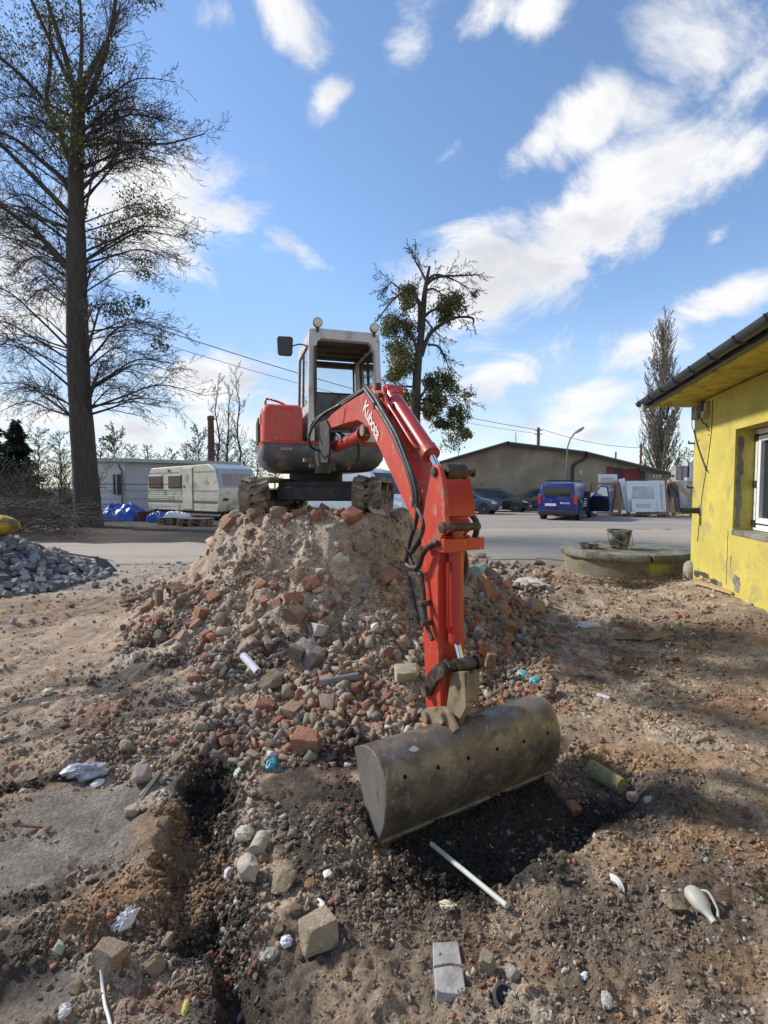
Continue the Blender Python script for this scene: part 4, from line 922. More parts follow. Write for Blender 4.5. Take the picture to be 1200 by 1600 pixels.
# tubs on the slab
TUB = M('mortar_tub', (.055, .058, .062), .6, var=.25, scale=8, dirt=(.34, .32, .29), damt=.42, dscale=6)
bq = at(967, 856, 9.05); bq.z = SZ + .004
t = thing('mortar_bucket', bq, 'black plastic mortar bucket standing on the concrete slab lid', 'bucket')
mb = MB(); mb.lathe(bq, [(.145, 0), (.15, .005), (.205, .32), (.22, .322), (.22, .345), (.205, .345), (.145, .03), (.0, .03)], 28); mb.build('tub', TUB, t, smooth=40)
mb = MB(); mb.tube(spline([bq + Vector((-.215, 0, .31)), bq + Vector((-.16, -.18, .20)), bq + Vector((0, -.26, .10)), bq + Vector((.17, -.16, .07)), bq + Vector((.215, 0, .30))]), .005, 5); mb.build('bail', M('bail_wire', (.3, .27, .2), .5), t, smooth=60)
bq = at(921, 848, 9.05); bq.z = SZ + .002
t = thing('rubber_tub', bq, 'low black tub lying on the slab left of the mortar bucket', 'tub')
mb = MB(); mb.lathe(bq, [(.155, 0), (.16, .005), (.17, .10), (.175, .102), (.165, .102), (.15, .02), (.0, .02)], 24); mb.build('tub', TUB, t, smooth=40)
mb = MB(); mb.tube(spline([bq + Vector((.05, -.15, .02)), bq + Vector((.12, -.2, .12)), bq + Vector((.26, -.1, .17)), bq + Vector((.3, 0, .22))]), .004, 5); mb.tube(spline([bq + Vector((.14, -.14, .05)), bq + Vector((.3, -.25, .08)), bq + Vector((.6, -.3, .03))]), .004, 5); mb.build('string', M('twine', (.42, .34, .2), .8), t, smooth=60)
# pale stub of downpipe by the house corner, and the plank beside it
bq = at(1078, 912, 7.92); bq.z = H1(bq.x, bq.y) - .03
mb = MB(); mb.lathe(bq, [(.10, 0), (.105, .05), (.10, .22), (.09, .29), (.055, .33), (.05, .34)], 20); o = mb.build('drain_stub', M('drain_stub_white', (.34, .33, .29), .7, dirt=(.2, .17, .12), damt=.45), None, smooth=40); tag(o, 'pale upright drain stub at the foot of the yellow house corner', 'pipe')
def plank(name, a, b, w, th, mat, label, cat='plank', lift=.0, group=None):
    a, b = Vector(a), Vector(b); d = (b - a).normalized(); sd_ = d.cross(UP).normalized(); n = sd_.cross(d)
    mb = MB(); mb.box((a + b) / 2 + n * lift, ((b - a).length, w, th), fr=(d, sd_, n)); o = mb.build(name, mat, None, bevel=.003); return tag(o, label, cat, group)
def onG(px, py, up=0.): p = hit(px, py); return Vector((p.x, p.y, p.z + up))
plank('plank', onG(1090, 915, .05), onG(1150, 931, .03), .12, .03, M('fresh_plank', (.45, .31, .18), .75, var=.2, scale=12), 'pale new plank lying at the foot of the yellow wall')

# ------------------------------------------------------------------ shed at the back of the yard
SHY = 37.0
SHW = M('old_render', (.34, .285, .215), .95, var=.2, scale=.5, dirt=(.23, .18, .13), damt=.45, dscale=.35, bump=.3, bscale=6)
ROOFM = M('shed_roof', (.22, .215, .205), .8, var=.2, scale=1)
shed = thing('long_shed', (12, SHY, 0), 'long low shed with pitched roof and stained brown render behind the parked cars', 'shed')
out = [(688, 724), (790, 694), (911, 709), (1046, 742)]
topw = [at(x, y, SHY) for x, y in out]
mb = MB(); mb.prism([Vector((topw[0].x, SHY, -.2)), Vector((topw[-1].x, SHY, -.2))] + [p for p in reversed(topw)], Vector((0, 12, 0))); mb.build('wall', SHW, shed)
for a, b in zip(topw[:-1], topw[1:]):
    d = (b - a).normalized(); mb = MB(); a2, b2 = a - d * .12, b + d * .12
    if a is topw[1]: a2 = a + d * .01
    if a is topw[2]: a2 = a + d * .003
    mb.hexa([a2 + Vector((0, -.45, .0)), b2 + Vector((0, -.45, .0)), b2 + Vector((0, 12.5, .0)), a2 + Vector((0, 12.5, .0)), a2 + Vector((0, -.45, .17)), b2 + Vector((0, -.45, .17)), b2 + Vector((0, 12.5, .17)), a2 + Vector((0, 12.5, .17))]); mb.build('roof', ROOFM, shed)
    mb = MB(); mb.hexa([a2 + Vector((0, -.49, -.1)), b2 + Vector((0, -.49, -.1)), b2 + Vector((0, -.452, -.1)), a2 + Vector((0, -.452, -.1)), a2 + Vector((0, -.49, .10)), b2 + Vector((0, -.49, .10)), b2 + Vector((0, -.452, .10)), a2 + Vector((0, -.452, .10))]); mb.build('roof_edge', M('roof_edge_dark', (.05, .045, .04), .8), shed)
RDOOR = M('oxide_door', (.16, .03, .025), .7, var=.25, scale=2)
for (x0, x1, y0, y1, nm, mt_) in ((948, 958, 729, 760, 'door_leaf', RDOOR), (958, 972, 731, 765, 'door_opening', BLK), (970, 1000, 733, 775, 'door_leaf', RDOOR), (1000, 1008, 736, 775, 'door_frame', DARK), (1010, 1024, 738, 765, 'hatch', M('hatch_grey', (.24, .23, .21), .8))):
    a, b = at(x0, y1, SHY), at(x1, y0, SHY); mb = MB(); mb.box(((a.x + b.x) / 2, SHY - .04, (a.z + b.z) / 2), (abs(b.x - a.x), .07, abs(b.z - a.z))); mb.build(nm, mt_, shed, bevel=.01)
mb = MB(); q = [at(x, y, SHY - .15) for x, y in ((917, 712), (912, 718), (900, 724), (896, 730), (895, 745), (895, 790))]; mb.tube(spline(q, 4), .10, 10); mb.build('downpipe', M('rusty_pipe', (.07, .045, .035), .8, var=.3, scale=3), shed, smooth=60)
mb = MB(); q = at(907, 738, SHY); mb.box((q.x, SHY - .02, q.z), (.3, .05, .4)); mb.build('wall_notice', M('notice_pale', (.42, .4, .35), .8), shed)
# wall lamp on a bent pole
sl = at(886, 760, 35.6); t = thing('yard_lamp', (sl.x, sl.y, 0), 'grey yard lamp on a bent pole in front of the brown shed', 'lamp')
q = [(sl.x, 35.6, 0), (sl.x, 35.6, 2.2)] + [tuple(at(x, y, 35.6)) for x, y in ((886, 724), (886, 712), (887, 698), (891, 686), (897, 678), (903, 673))]
mb = MB(); mb.tube([Vector(v) for v in q], .05, 8); mb.build('pole', M('lamp_pole_grey', (.16, .165, .165), .6), t, smooth=60)
a, b = at(896, 678, 35.6), at(912, 668, 35.6); mb = MB(); d = (b - a); 
mb.loft([[a + d * s + Vector((0, r * math.cos(w), 0)) + Vector((-d.z, 0, d.x)).normalized() * r * .6 * math.sin(w) for w in [2 * math.pi * k / 10 for k in range(10)]] for s, r in ((0, .06), (.3, .16), (.7, .2), (1, .12))]); mb.build('lamp_head', M('lamp_head_grey', (.24, .25, .25), .5), t, smooth=50)
# poles and wires
def pole(name, px, y0, Y, h, r, label, mat, cat='pole'):
    b = at(px, 762, Y); top = at(px, y0, Y).z
    t = thing(name, (b.x, Y, 0), label, cat); mb = MB(); mb.tube([(b.x, Y, 0), (b.x, Y, top)], [r, r * .8], 8); mb.build('pole_shaft', mat, t, smooth=60); return t, Vector((b.x, Y, top))
PW = M('pole_timber', (.12, .105, .09), .9, var=.2)
up_, ptop = pole('utility_pole', 840, 668, 58, 0, .22, 'utility pole carrying wires behind the shed roof', PW)
for dz in (.3, .75):
    mb = MB(); mb.box((ptop.x, ptop.y, ptop.z - dz), (.9, .1, .1)); mb.build('crossarm', PW, up_)
pole('slim_pole', 961, 706, 62, 0, .13, 'small pole showing over the shed roof left of the poplar', PW)
pole('red_post', 1000, 694, 41, 0, .10, 'thin rust-red post behind the shed just left of the poplar', M('post_red', (.12, .03, .025), .7))
pole('aerial_mast', 805, 676, 57, 0, .05, 'thin aerial mast above the shed roof beside the utility pole', PW)
def wire(p, q, sag, r, label, n=24, mat=None):
    pts = [Vector(p).lerp(Vector(q), k / n) - UP * sag * 4 * (k / n) * (1 - k / n) for k in range(n + 1)]
    mb = MB(); mb.tube(pts, r, 4); o = mb.build('overhead_wire', mat or BLK, None); return tag(o, label, 'wire')
wire(at(120, 470, 30), ptop + Vector((-.4, 0, -.2)), .9, .028, 'upper overhead wire running from the big bare tree past the cab to the pole')
wire(at(120, 495, 30), ptop + Vector((-.4, 0, -.65)), .9, .018, 'lower thinner overhead wire running just beneath the other past the cab')
wire(ptop + Vector((.4, 0, -.2)), at(1010, 700, 60), .5, .025, 'overhead wire dropping from the utility pole towards the poplar')

# ------------------------------------------------------------------ vehicles
TYRE = M('tyre', (.018, .018, .018), .85, var=.2); RIM = M('wheel_rim', (.34, .34, .35), .4, metal=.6, var=.1)
CGLASS = glass('car_glass', (.022, .028, .032), .03)
TAIL = M('tail_lamp', (.45, .02, .015), .2, var=.1, coat=.6); HEADL = M('head_lamp', (.75, .76, .74), .12, var=.05, coat=.8)
PLATE = M('plate_white', (.7, .7, .68), .5, var=.03)
def paint(n, c, rough=.3): return M(n, c, rough, metal=.15, var=.05, scale=3, coat=.7, dirt=tuple(x * .6 + .06 for x in c), damt=.12)
def loft_car(name, loc, heading_deg, col, st, width, label, cat, group=None, glassfrom=0, wheels=(0.8, 3.4), wr=.31, pillars=None, rearview=False, rack=False):
    """st: stations along the length from the tail: (x, z_low, z_belt, z_top, half width low, half width top)"""
    root = thing(name, (0, 0, 0), label, cat, group)
    LN = st[-1][0]; cx = LN / 2
    def sec(s):
        x, zl, zb, zt, w, wt = s; x -= cx
        return [(x, -w * .86, zl), (x, -w * .985, zl + .10), (x, -w, zl + (zb - zl) * .55), (x, -w * .965, zb), (x, -wt, max(zt - .04, zb + .004)), (x, -wt * .82, zt + .001),
                (x, wt * .82, zt + .001), (x, wt, max(zt - .04, zb + .004)), (x, w * .965, zb), (x, w, zl + (zb - zl) * .55), (x, w * .985, zl + .10), (x, w * .86, zl)]
    mb = MB(); mb.loft([sec(s) for s in st]); body = mb.build('body', col, root, smooth=38, world=False)
    secs = [sec(s) for s in st]
    def patch(i, j0, j1, u0, u1, v0, v1, nm, off=.008, par=None, mat=CGLASS):
        A = [Vector(secs[i][j0]), Vector(secs[i + 1][j0]), Vector(secs[i + 1][j1]), Vector(secs[i][j1])]
        def b(u, v): return (A[0] * (1 - u) + A[1] * u) * (1 - v) + (A[3] * (1 - u) + A[2] * u) * v
        q = [b(u0, v0), b(u1, v0), b(u1, v1), b(u0, v1)]
        n = (q[1] - q[0]).cross(q[3] - q[0]).normalized(); c = sum(q, Vector()) / 4
        if n.dot(c - Vector((c.x * .9, 0, .6))) < 0: n = -n
        mb = MB(); mb.prism([p + n * .001 for p in q], n * off); return mb.build(nm, mat, root if par is None else par, bevel=.006, world=False)
    for s_ in (-1, 1):
        for x in wheels:
            p = Vector((x - cx, s_ * (width / 2 - .10), wr)); ax = Vector((0, s_, 0))
            mb = MB(); mb.lathe(p, [(wr * .6, -.10), (wr * .93, -.10), (wr, -.07), (wr, .07), (wr * .94, .105), (wr * .66, .105)], 22, ax=ax); w_ = mb.build('wheel', TYRE, root, smooth=40, world=False)
            mb = MB(); mb.lathe(p, [(wr * .66, .085), (wr * .6, .112), (wr * .2, .10), (wr * .12, .115)], 22, ax=ax); mb.build('rim', RIM, w_, smooth=40, world=False)
            arch = MB(); arch.lathe(p, [(wr * 1.16, -.05), (wr * 1.16, .112)], 22, ax=ax); arch.build('wheel_arch', BLK, root, world=False)
    root['cx'] = cx
    root.location = loc; root.rotation_euler = (0, 0, R(90 - heading_deg))
    return root, body, patch, secs, cx
def lbox(root, nm, c, size, mat, bevel=.01, par=None): mb = MB(); mb.box(c, size); return mb.build(nm, mat, par or root, bevel=bevel, world=False)
# stations: tail -> nose
HATCH = [(0, .38, .80, .82, .70, .60), (.06, .26, .86, .90, .80, .64), (.22, .22, .92, 1.22, .83, .60), (.62, .2, .93, 1.43, .85, .60), (1.3, .19, .93, 1.47, .85, .60), (2.1, .19, .93, 1.45, .85, .60), (2.55, .19, .93, 1.34, .85, .58), (3.15, .2, .91, .96, .85, .66), (3.75, .21, .80, .84, .82, .66), (4.05, .24, .68, .72, .74, .6), (4.15, .33, .55, .58, .64, .5)]
def car(name, loc, hd, col, label, group, estate=False, rails=False):
    st = [list(s) for s in HATCH]
    if estate: st[2][3] = 1.38; st[2][0] = .16; st[3][3] = 1.47; st[0][3] = .9; st[1][3] = .98
    root, body, patch, secs, cx = loft_car(name, loc, hd, col, st, 1.7, label, 'car', group)
    for (j0, j1) in ((3, 4), (8, 7)):
        patch(3, j0, j1, .1, .95, .12, .9, 'side_window'); patch(4, j0, j1, .03, .95, .12, .9, 'side_window'); patch(5, j0, j1, .03, .95, .12, .9, 'side_window'); patch(2, j0, j1, .35, 1, .25, .85, 'side_window'); patch(6, j0, j1, .0, .45, .12, .8, 'side_window')
    patch(6, 5, 6, .08, .93, .02, .98, 'windscreen'); patch(1, 5, 6, .15, .95, .06, .94, 'rear_window')
    for s_ in (-1, 1):
        patch(8, 3 if s_ < 0 else 8, 2 if s_ < 0 else 9, .25, 1.0, .02, .42, 'headlight', mat=HEADL)
        patch(9, 3 if s_ < 0 else 8, 5 if s_ < 0 else 6, .0, .7, .0, .6, 'headlight', mat=HEADL)
        lbox(root, 'mirror', (2.62 - cx, s_ * .93, .98), (.12, .16, .12), col, .03)
        patch(1, 3 if s_ < 0 else 8, 2 if s_ < 0 else 9, -.2, .6, .02, .6, 'tail_light', mat=TAIL)
        for x in (1.35, 2.15): lbox(root, 'door_seam', (x - cx, s_ * .851, .62), (.012, .01, .55), BLK, 0)
        lbox(root, 'sill_trim', (2.1 - cx, s_ * .80, .20), (2.2, .06, .06), BLK, .01)
        if rails: lbox(root, 'roof_rail', (1.4 - cx, s_ * .52, 1.51), (1.7, .03, .03), BLK, .01)
    lbox(root, 'grille', (4.13 - cx, 0, .45), (.06, .9, .16), BLK, .01); lbox(root, 'number_plate', (4.17 - cx, 0, .40), (.03, .5, .11), PLATE, .004)
    lbox(root, 'front_bumper', (4.08 - cx, 0, .33), (.1, 1.3, .12), BLK, .03)
    lbox(root, 'number_plate', (-.01 - cx, 0, .62), (.03, .5, .11), PLATE, .004)
    return root
pg = 'cars parked by the shed'
g = at(728, 762, 30.); car('parked_car', (g.x, 30., 0), 116, paint('car_blue', (.035, .075, .135)), 'steel blue car parked nearest the excavator arm', pg)
g = at(778, 762, 32.5); car('parked_car', (g.x, 32.5, 0), 116, paint('car_black', (.012, .013, .014)), 'black estate car parked between the blue car and the dark estate', pg, estate=True, rails=True)
g = at(834, 762, 34.3); car('parked_car', (g.x, 34.3, 0), 262, paint('car_green', (.016, .024, .026)), 'dark green estate with roof rails half hidden behind the blue van', pg, estate=True, rails=True)
VAN = [(0, .34, 1.02, 1.62, .84, .72), (.03, .24, 1.05, 1.70, .89, .74), (.12, .22, 1.05, 1.76, .90, .75), (.5, .21, 1.05, 1.80, .905, .75), (1.6, .2, 1.05, 1.82, .905, .75), (2.5, .2, 1.05, 1.80, .905, .75), (2.95, .2, 1.05, 1.68, .905, .72), (3.55, .2, 1.03, 1.16, .90, .74), (4.05, .22, .9, .96, .86, .7), (4.3, .26, .75, .8, .76, .6), (4.38, .36, .6, .63, .64, .5)]
vb = paint('van_blue', (.008, .016, .19), .3)
g = at(871, 762, 23.6); hdv = 33.
fw = Vector((math.sin(R(hdv)), math.cos(R(hdv)), 0))
vroot, body, patch, secs, cx = loft_car('blue_van', Vector((g.x, 23.6, 0)) + fw * 2.19, hdv, vb, VAN, 1.81, 'bright blue delivery van with its right front door open', 'van', None, wheels=(.75, 3.48), wr=.32)
for (j0, j1) in ((3, 4), (8, 7)):
    patch(5, j0, j1, .1, .95, .12, .88, 'side_window'); patch(6, j0, j1, .0, .55, .12, .8, 'side_window')
patch(6, 5, 6, .1, .95, .02, .98, 'windscreen')
lbox(vroot, 'rear_window', (-.012 - cx, 0, 1.36), (.05, 1.24, .46), CGLASS, .05)
lbox(vroot, 'rear_door_seam', (-.004 - cx, .06, .85), (.03, .012, .95), BLK, 0)
lbox(vroot, 'rear_bumper', (-.02 - cx, 0, .38), (.22, 1.76, .22), BLK, .05)
lbox(vroot, 'number_plate', (-.02 - cx, .30, .74), (.03, .52, .12), PLATE, .004)
for s_ in (-1, 1): lbox(vroot, 'tail_light', (.06 - cx, s_ * .83, 1.0), (.16, .14, .46), TAIL, .03)
for z in (.84, .80): lbox(vroot, 'door_print', (-.012 - cx, -.40, z), (.022, .36, .018), PLATE, 0)
lbox(vroot, 'door_emblem', (-.012 - cx, -.18, .83), (.022, .06, .08), PLATE, .01)
for z, w in ((1.0, .55), (.86, .8), (.76, .8), (.66, .6)): lbox(vroot, 'side_print', (1.9 - cx, -.905, z), (w, .012, .05), PLATE, 0)
mb = MB(); mb.prism([Vector((x - cx, -.906, z)) for x, z in ((.35, 1.0), (.7, 1.02), (1.15, .88), (1.35, .62), (1.2, .5), (1.0, .74), (.7, .86))], (0, -.012, 0)); mb.build('leaf_print', M('leaf_green', (.05, .28, .07), .5), vroot, world=False)
for s_ in (-1, 1): lbox(vroot, 'roof_rack_bar', (1.3 - cx, s_ * .62, 1.89), (2.2, .04, .04), BLK, .01)
for x in (.35, 1.0, 1.7, 2.3): lbox(vroot, 'roof_rack_rung', (x - cx, 0, 1.90), (.05, 1.3, .03), BLK, .008)
lbox(vroot, 'door_opening', (2.55 - cx, -.885, .82), (.95, .06, 1.1), M('cabin_dark', (.01, .01, .011), .9), .05)
lbox(vroot, 'left_mirror', (3.0 - cx, 1.0, 1.1), (.14, .22, .24), vb, .04)
# open right front door, hinged at its front edge
dr = MB(); hx, hy = 3.05 - cx, -.92; ang = R(-118); dx, dy = -math.cos(ang + math.pi) * 1, math.sin(ang)
dd = Vector((-.34, -.94, 0)).normalized(); dn = Vector((dd.y, -dd.x, 0))
prof_ = [(0, .35), (1.0, .35), (1.06, .6), (1.04, 1.1), (.92, 1.62), (.55, 1.66), (.10, 1.12), (0, 1.05)]
dr.prism([Vector((hx, hy, 0)) + dd * u + UP * z - dn * .05 for u, z in prof_], dn * .10); dor = dr.build('open_door', vb, vroot, bevel=.02, world=False)
mb = MB(); mb.prism([Vector((hx, hy, 0)) + dd * u + UP * z - dn * .06 for u, z in ((.20, 1.13), (.96, 1.13), (.86, 1.56), (.58, 1.60))], dn * .12); mb.build('door_window', M('door_glass_pale', (.36, .42, .42), .1, var=.2, scale=6, coat=.6), dor, world=False)
for sg in (-1, 1): mb = MB(); mb.prism([Vector((hx, hy, 0)) + dd * u + UP * z + dn * (.052 * sg) for u, z in ((.06, .42), (.94, .42), (.96, 1.0), (.06, 1.0))], dn * .012 * sg); mb.build('door_lining', M('door_lining_dark', (.012, .012, .014), .8), dor, world=False) if sg > 0 else None
# white van behind the mound
WV = [(0, .4, 1.1, 2.02, .84, .76), (.06, .3, 1.12, 2.2, .92, .80), (.3, .26, 1.12, 2.28, .95, .82), (1.5, .25, 1.12, 2.30, .96, .82), (3.0, .25, 1.12, 2.29, .96, .82), (3.45, .25, 1.12, 2.18, .96, .80), (4.15, .25, 1.1, 1.28, .95, .78), (4.75, .28, .95, 1.05, .90, .7), (4.92, .36, .7, .75, .78, .6)]
wv = paint('van_white', (.66, .68, .70), .35)
hdw = 122.; fwv = Vector((math.sin(R(hdw)), math.cos(R(hdw)), 0)); nose = at(650, 762, 17.6)
wroot, body, patch, secs, cx = loft_car('white_van', Vector((nose.x, 17.6, 0)) - fwv * 2.46, hdw, wv, WV, 1.9, 'white panel van parked behind the mound and the excavator', 'van', None, wheels=(.9, 3.95), wr=.33)
for (j0, j1) in ((3, 4), (8, 7)): patch(4, j0, j1, .0, .95, .08, .8, 'side_window'); patch(5, j0, j1, .02, .6, .08, .75, 'side_window')
patch(5, 5, 6, .1, .95, .02, .98, 'windscreen')
for s_ in (-1, 1): lbox(wroot, 'mirror', (3.55 - cx, s_ * 1.06, 1.2), (.12, .2, .3), BLK, .04); lbox(wroot, 'side_strip', (2.2 - cx, s_ * .962, .62), (2.2, .02, .12), BLK, .01)
for s_ in (-1, 1): lbox(wroot, 'headlight', (4.74 - cx, s_ * .74, .86), (.2, .26, .22), HEADL, .04)

# ------------------------------------------------------------------ caravan
CRM = M('caravan_cream', (.66, .62, .49), .5, var=.1, scale=1.5, dirt=(.33, .30, .21), damt=.25, dscale=2)
CRW = M('caravan_end', (.50, .53, .52), .45, var=.1, scale=1.5, dirt=(.34, .34, .3), damt=.2)
CURT = M('brown_curtain', (.115, .06, .045), .7, var=.35, scale=4, streak=(5, 5, .4))
A0, A1 = Vector((-12.5, 26.4, 0)), Vector((-7.55, 22.9, 0)); DX = (A1 - A0).normalized(); DY = Vector((-DX.y, DX.x, 0)); CL = (A1 - A0).length; CWd = 2.2
cv = thing('caravan', A0 + DX * 3 + DY * 1.1, 'cream touring caravan with brown curtained windows behind the road', 'caravan')
def cp(x, y, z): return A0 + DX * x + DY * y + UP * z
endp = [(0.12, .42), (.0, .75), (.02, 1.5), (.16, 2.28), (.40, 2.56), (CL - .85, 2.66), (CL - .30, 2.42), (CL - .02, 1.55), (CL, 1.15), (CL - .06, .62), (CL - .2, .42)]
mb = MB(); mb.prism([cp(x, 0, z) for x, z in endp], DY * CWd); mb.mi = 0; shell = mb.build('shell', CRM, cv, bevel=.05, seg=3)
mb = MB(); e = [(CL - .80, 2.665), (CL - .285, 2.45), (CL - .20, 2.25), (CL - .02 + .008, 1.55)]
mb.loft([[cp(x + .006, .06, z + .004) for x, z in e], [cp(x + .006, CWd - .06, z + .004) for x, z in e]], closed=False, caps=False); mb.build('front_panel', M('bluegrey_end_shade', (.34, .40, .45), .4, var=.1), cv)  # blue-grey tone paints the end's shade onto this panel
mb = MB(); fn = (cp(CL - .20, 0, 2.25) - cp(CL - .02, 0, 1.55)).cross(DY).normalized(); fn = fn if fn.dot(DX) > 0 else -fn
mb.prism([cp(CL - .055, .25, 1.62) + fn * .01, cp(CL - .055, CWd - .25, 1.62) + fn * .01, cp(CL - .185, CWd - .3, 2.20) + fn * .01, cp(CL - .185, .3, 2.20) + fn * .01], fn * .03); mb.build('front_window', M('front_curtain', (.24, .17, .15), .25, var=.25, scale=2, streak=(5, 5, .4), coat=.7), cv, bevel=.01)
def cpanel(nm, x0, x1, z0, z1, mat, th=.025, par=None, bevel=.01): mb = MB(); mb.hexa([cp(x0, -th, z0), cp(x1, -th, z0), cp(x1, .01, z0), cp(x0, .01, z0), cp(x0, -th, z1), cp(x1, -th, z1), cp(x1, .01, z1), cp(x0, .01, z1)]); return mb.build(nm, mat, par or cv, bevel=bevel)
for x0, x1 in ((.18, 1.45), (1.98, 3.12)):
    w_ = cpanel('window', x0, x1, 1.52, 2.20, M('window_rubber', (.05, .045, .04), .6), .03, bevel=.02); cpanel('pane', x0 + .05, x1 - .05, 1.56, 2.12, CURT, .038, w_, .02); cpanel('frame', x0 + .02, x1 - .02, 2.12, 2.19, CRW, .042, w_, .006)
dor_ = cpanel('door', 3.22, 4.02, .50, 2.52, CRM, .03, bevel=.02)
for x in (3.2, 4.04): cpanel('door_seal', x - .012, x + .012, .5, 2.52, M('seal_grey', (.2, .19, .15), .7), .02)
mb = MB(); q = cp(3.36, -.035, 1.62); mb.box(q, (.12, .03, .12), fr=(DX, DY, UP)); mb.build('handle', BLK, dor_, bevel=.02)
for (x0, x1) in ((.04, 3.19), (4.06, CL - .06)):
    cpanel('stripe', x0, x1, .80, .93, M('caravan_stripe', (.17, .12, .09), .6, var=.1), .004, bevel=0); cpanel('moulding', x0, x1, 1.40, 1.425, M('moulding', (.30, .28, .22), .5), .014, bevel=0)
    for z in (1.02, 1.12, 1.22, 1.32, .62, .7): cpanel('rib', x0, x1, z, z + .012, CRM, .010, bevel=0)
    cpanel('moulding', x0 + .1, x1 - .3, 2.30, 2.318, M('moulding', (.3, .28, .22), .5), .014, bevel=0)
cpanel('vent_flap', 1.95, 2.45, .98, 1.16, M('vent_beige', (.42, .38, .28), .6), .02)
cpanel('awning_lamp', 1.98, 2.10, 2.36, 2.46, BLK, .05)
mb = MB(); mb.tube([cp(CL - .05, -.02, .6), cp(CL - .01, -.02, 1.5), cp(CL - .28, -.02, 2.42)], .03, 6); mb.build('corner_trim', M('trim_silver', (.55, .57, .58), .35, metal=.5), cv, smooth=60)
mb = MB(); q = cp(2.9, .12, .34); mb.lathe(q, [(.2, -.09), (.33, -.08), (.34, .07), (.2, .09)], 20, ax=-DY); mb.build('wheel', TYRE, cv, smooth=40)
mb = MB(); mb.box(cp(CL + .1, CWd / 2, .45), (1.4, .9, .10), fr=(DX, DY, UP)); mb.build('drawbar', DARK, cv, bevel=.02)
mb = MB(); mb.box(cp(CL / 2, CWd / 2, .38), (CL - .6, CWd - .3, .14), fr=(DX, DY, UP)); mb.build('chassis', BLK, cv)
mb = MB(); mb.box(cp(CL + .012, .35, 1.0), (.03, .28, .12), fr=(DX, DY, UP)); mb.build('front_vent', BLK, cv, bevel=.01)

# ------------------------------------------------------------------ pale outbuilding, chimney
ob = at(196, 762, 33); OB = Vector((ob.x, 33, 0))
PAL = M('pale_render', (.78, .77, .76), .9, var=.1, scale=1, dirt=(.6, .58, .55), damt=.2, dscale=.6); PALS = M('grey_render', (.46, .48, .52), .9, var=.1, scale=1)
b_ = thing('pale_outbuilding', OB, 'pale grey flat-roofed outbuilding between the big tree and the caravan', 'building')
topz = at(196, 722, 33).z
mb = MB(); mb.prism([OB + Vector((-2.7, -.3, -.2)), OB + Vector((0, 0, -.2)), OB + Vector((6, 4.4, -.2)), OB + Vector((2, 12, -.2)), OB + Vector((-3.6, 9, -.2))], UP * (topz + .2)); mb.build('wall', PAL, b_)
mb = MB(); mb.prism([OB + Vector((.03, -.02, .0)), OB + Vector((6, 4.36, 0)), OB + Vector((6, 4.3, 0)), OB + Vector((.06, -.06, 0))], UP * (topz - .05)); mb.build('side_render', PALS, b_)
mb = MB(); mb.prism([OB + Vector((-3.0, -.85, topz)), OB + Vector((.2, -.55, topz)), OB + Vector((6.5, 4.1, topz)), OB + Vector((2.4, 12.4, topz)), OB + Vector((-4, 9.4, topz))], UP * .22); mb.build('roof', M('outbuilding_roof', (.42, .44, .46), .6), b_)
a, b = at(176, 772, 32.6), at(185, 741, 32.6)
mb = MB(); mb.box(((a.x + b.x) / 2, 32.78, (a.z + b.z) / 2), (b.x - a.x, .16, b.z - a.z)); w_ = mb.build('window', M('window_dark', (.05, .055, .06), .4), b_)
mb = MB(); mb.box(((a.x + b.x) / 2, 32.69, (a.z + b.z) / 2), (.04, .03, b.z - a.z)); mb.build('window_bar', PAL, w_)
mb = MB(); mb.tube([at(186, 723, 32.4), at(187, 730, 32.5), at(191, 736, 32.8), at(192, 798, 32.8)], .07, 8); mb.build('downpipe', M('zinc_pipe', (.2, .21, .22), .5), b_, smooth=60)
BRK = M('chimney_brick', (.13, .06, .05), .9, var=.2, scale=1.2)
cb_ = at(331, 762, 95); ct = at(331, 650, 95)
t = thing('brick_chimney', (cb_.x, 95, 0), 'tall dark red brick factory chimney rising far behind the caravan', 'chimney')
mb = MB(); mb.lathe((cb_.x, 95, 0), [(.75, 0), (.56, ct.z - .8)], 16); mb.build('stack', BRK, t, smooth=40)
mb = MB(); mb.lathe((cb_.x, 95, ct.z - .79), [(.57, 0), (.66, .1), (.66, .5), (.56, .79)], 16); mb.build('chimney_cap', BRK, t, smooth=40)

# ------------------------------------------------------------------ things left lying by the caravan
def cloth(name, c, rx, ry, h, mat, label, cat, seed, n=34):
    u = np.linspace(-1, 1, n); X_, Y_ = np.meshgrid(u, u); r = np.sqrt(X_ ** 2 + Y_ ** 2)
    e = np.clip(1 - np.maximum(np.abs(X_), np.abs(Y_)) ** 3.5, 0, 1) ** .6
    z = h * e * (.55 + .9 * (fbm(X_ + seed, Y_, 1.6, 3, seed) - .2)) + h * .35 * (fbm(X_ * 2 + seed, Y_, 4., 3, seed + 3, ridge=True) - .5) * e
    z = np.maximum(z, .0)
    me = grid_mesh(name, X_ * rx + .12 * rx * (fbm(X_, Y_ + seed, 2., 2, seed) - .5), Y_ * ry, z); o = link(name, me, mat, None, c); return tag(o, label, cat)
TARP = M('blue_tarp', (.015, .10, .42), .38, var=.25, scale=3, bump=.4, bscale=9)
g = at(187, 812, 23.5); cloth('blue_tarp', (g.x, 23.8, 0.02), .98, .8, .75, TARP, 'large crumpled blue tarpaulin heaped at the foot of the big tree', 'tarp', 3)
g = at(246, 812, 22.5); cloth('blue_tarp', (g.x, 22.6, 0.02), .38, .4, .42, TARP, 'small blue tarpaulin bundle left of the pallets', 'tarp', 9)
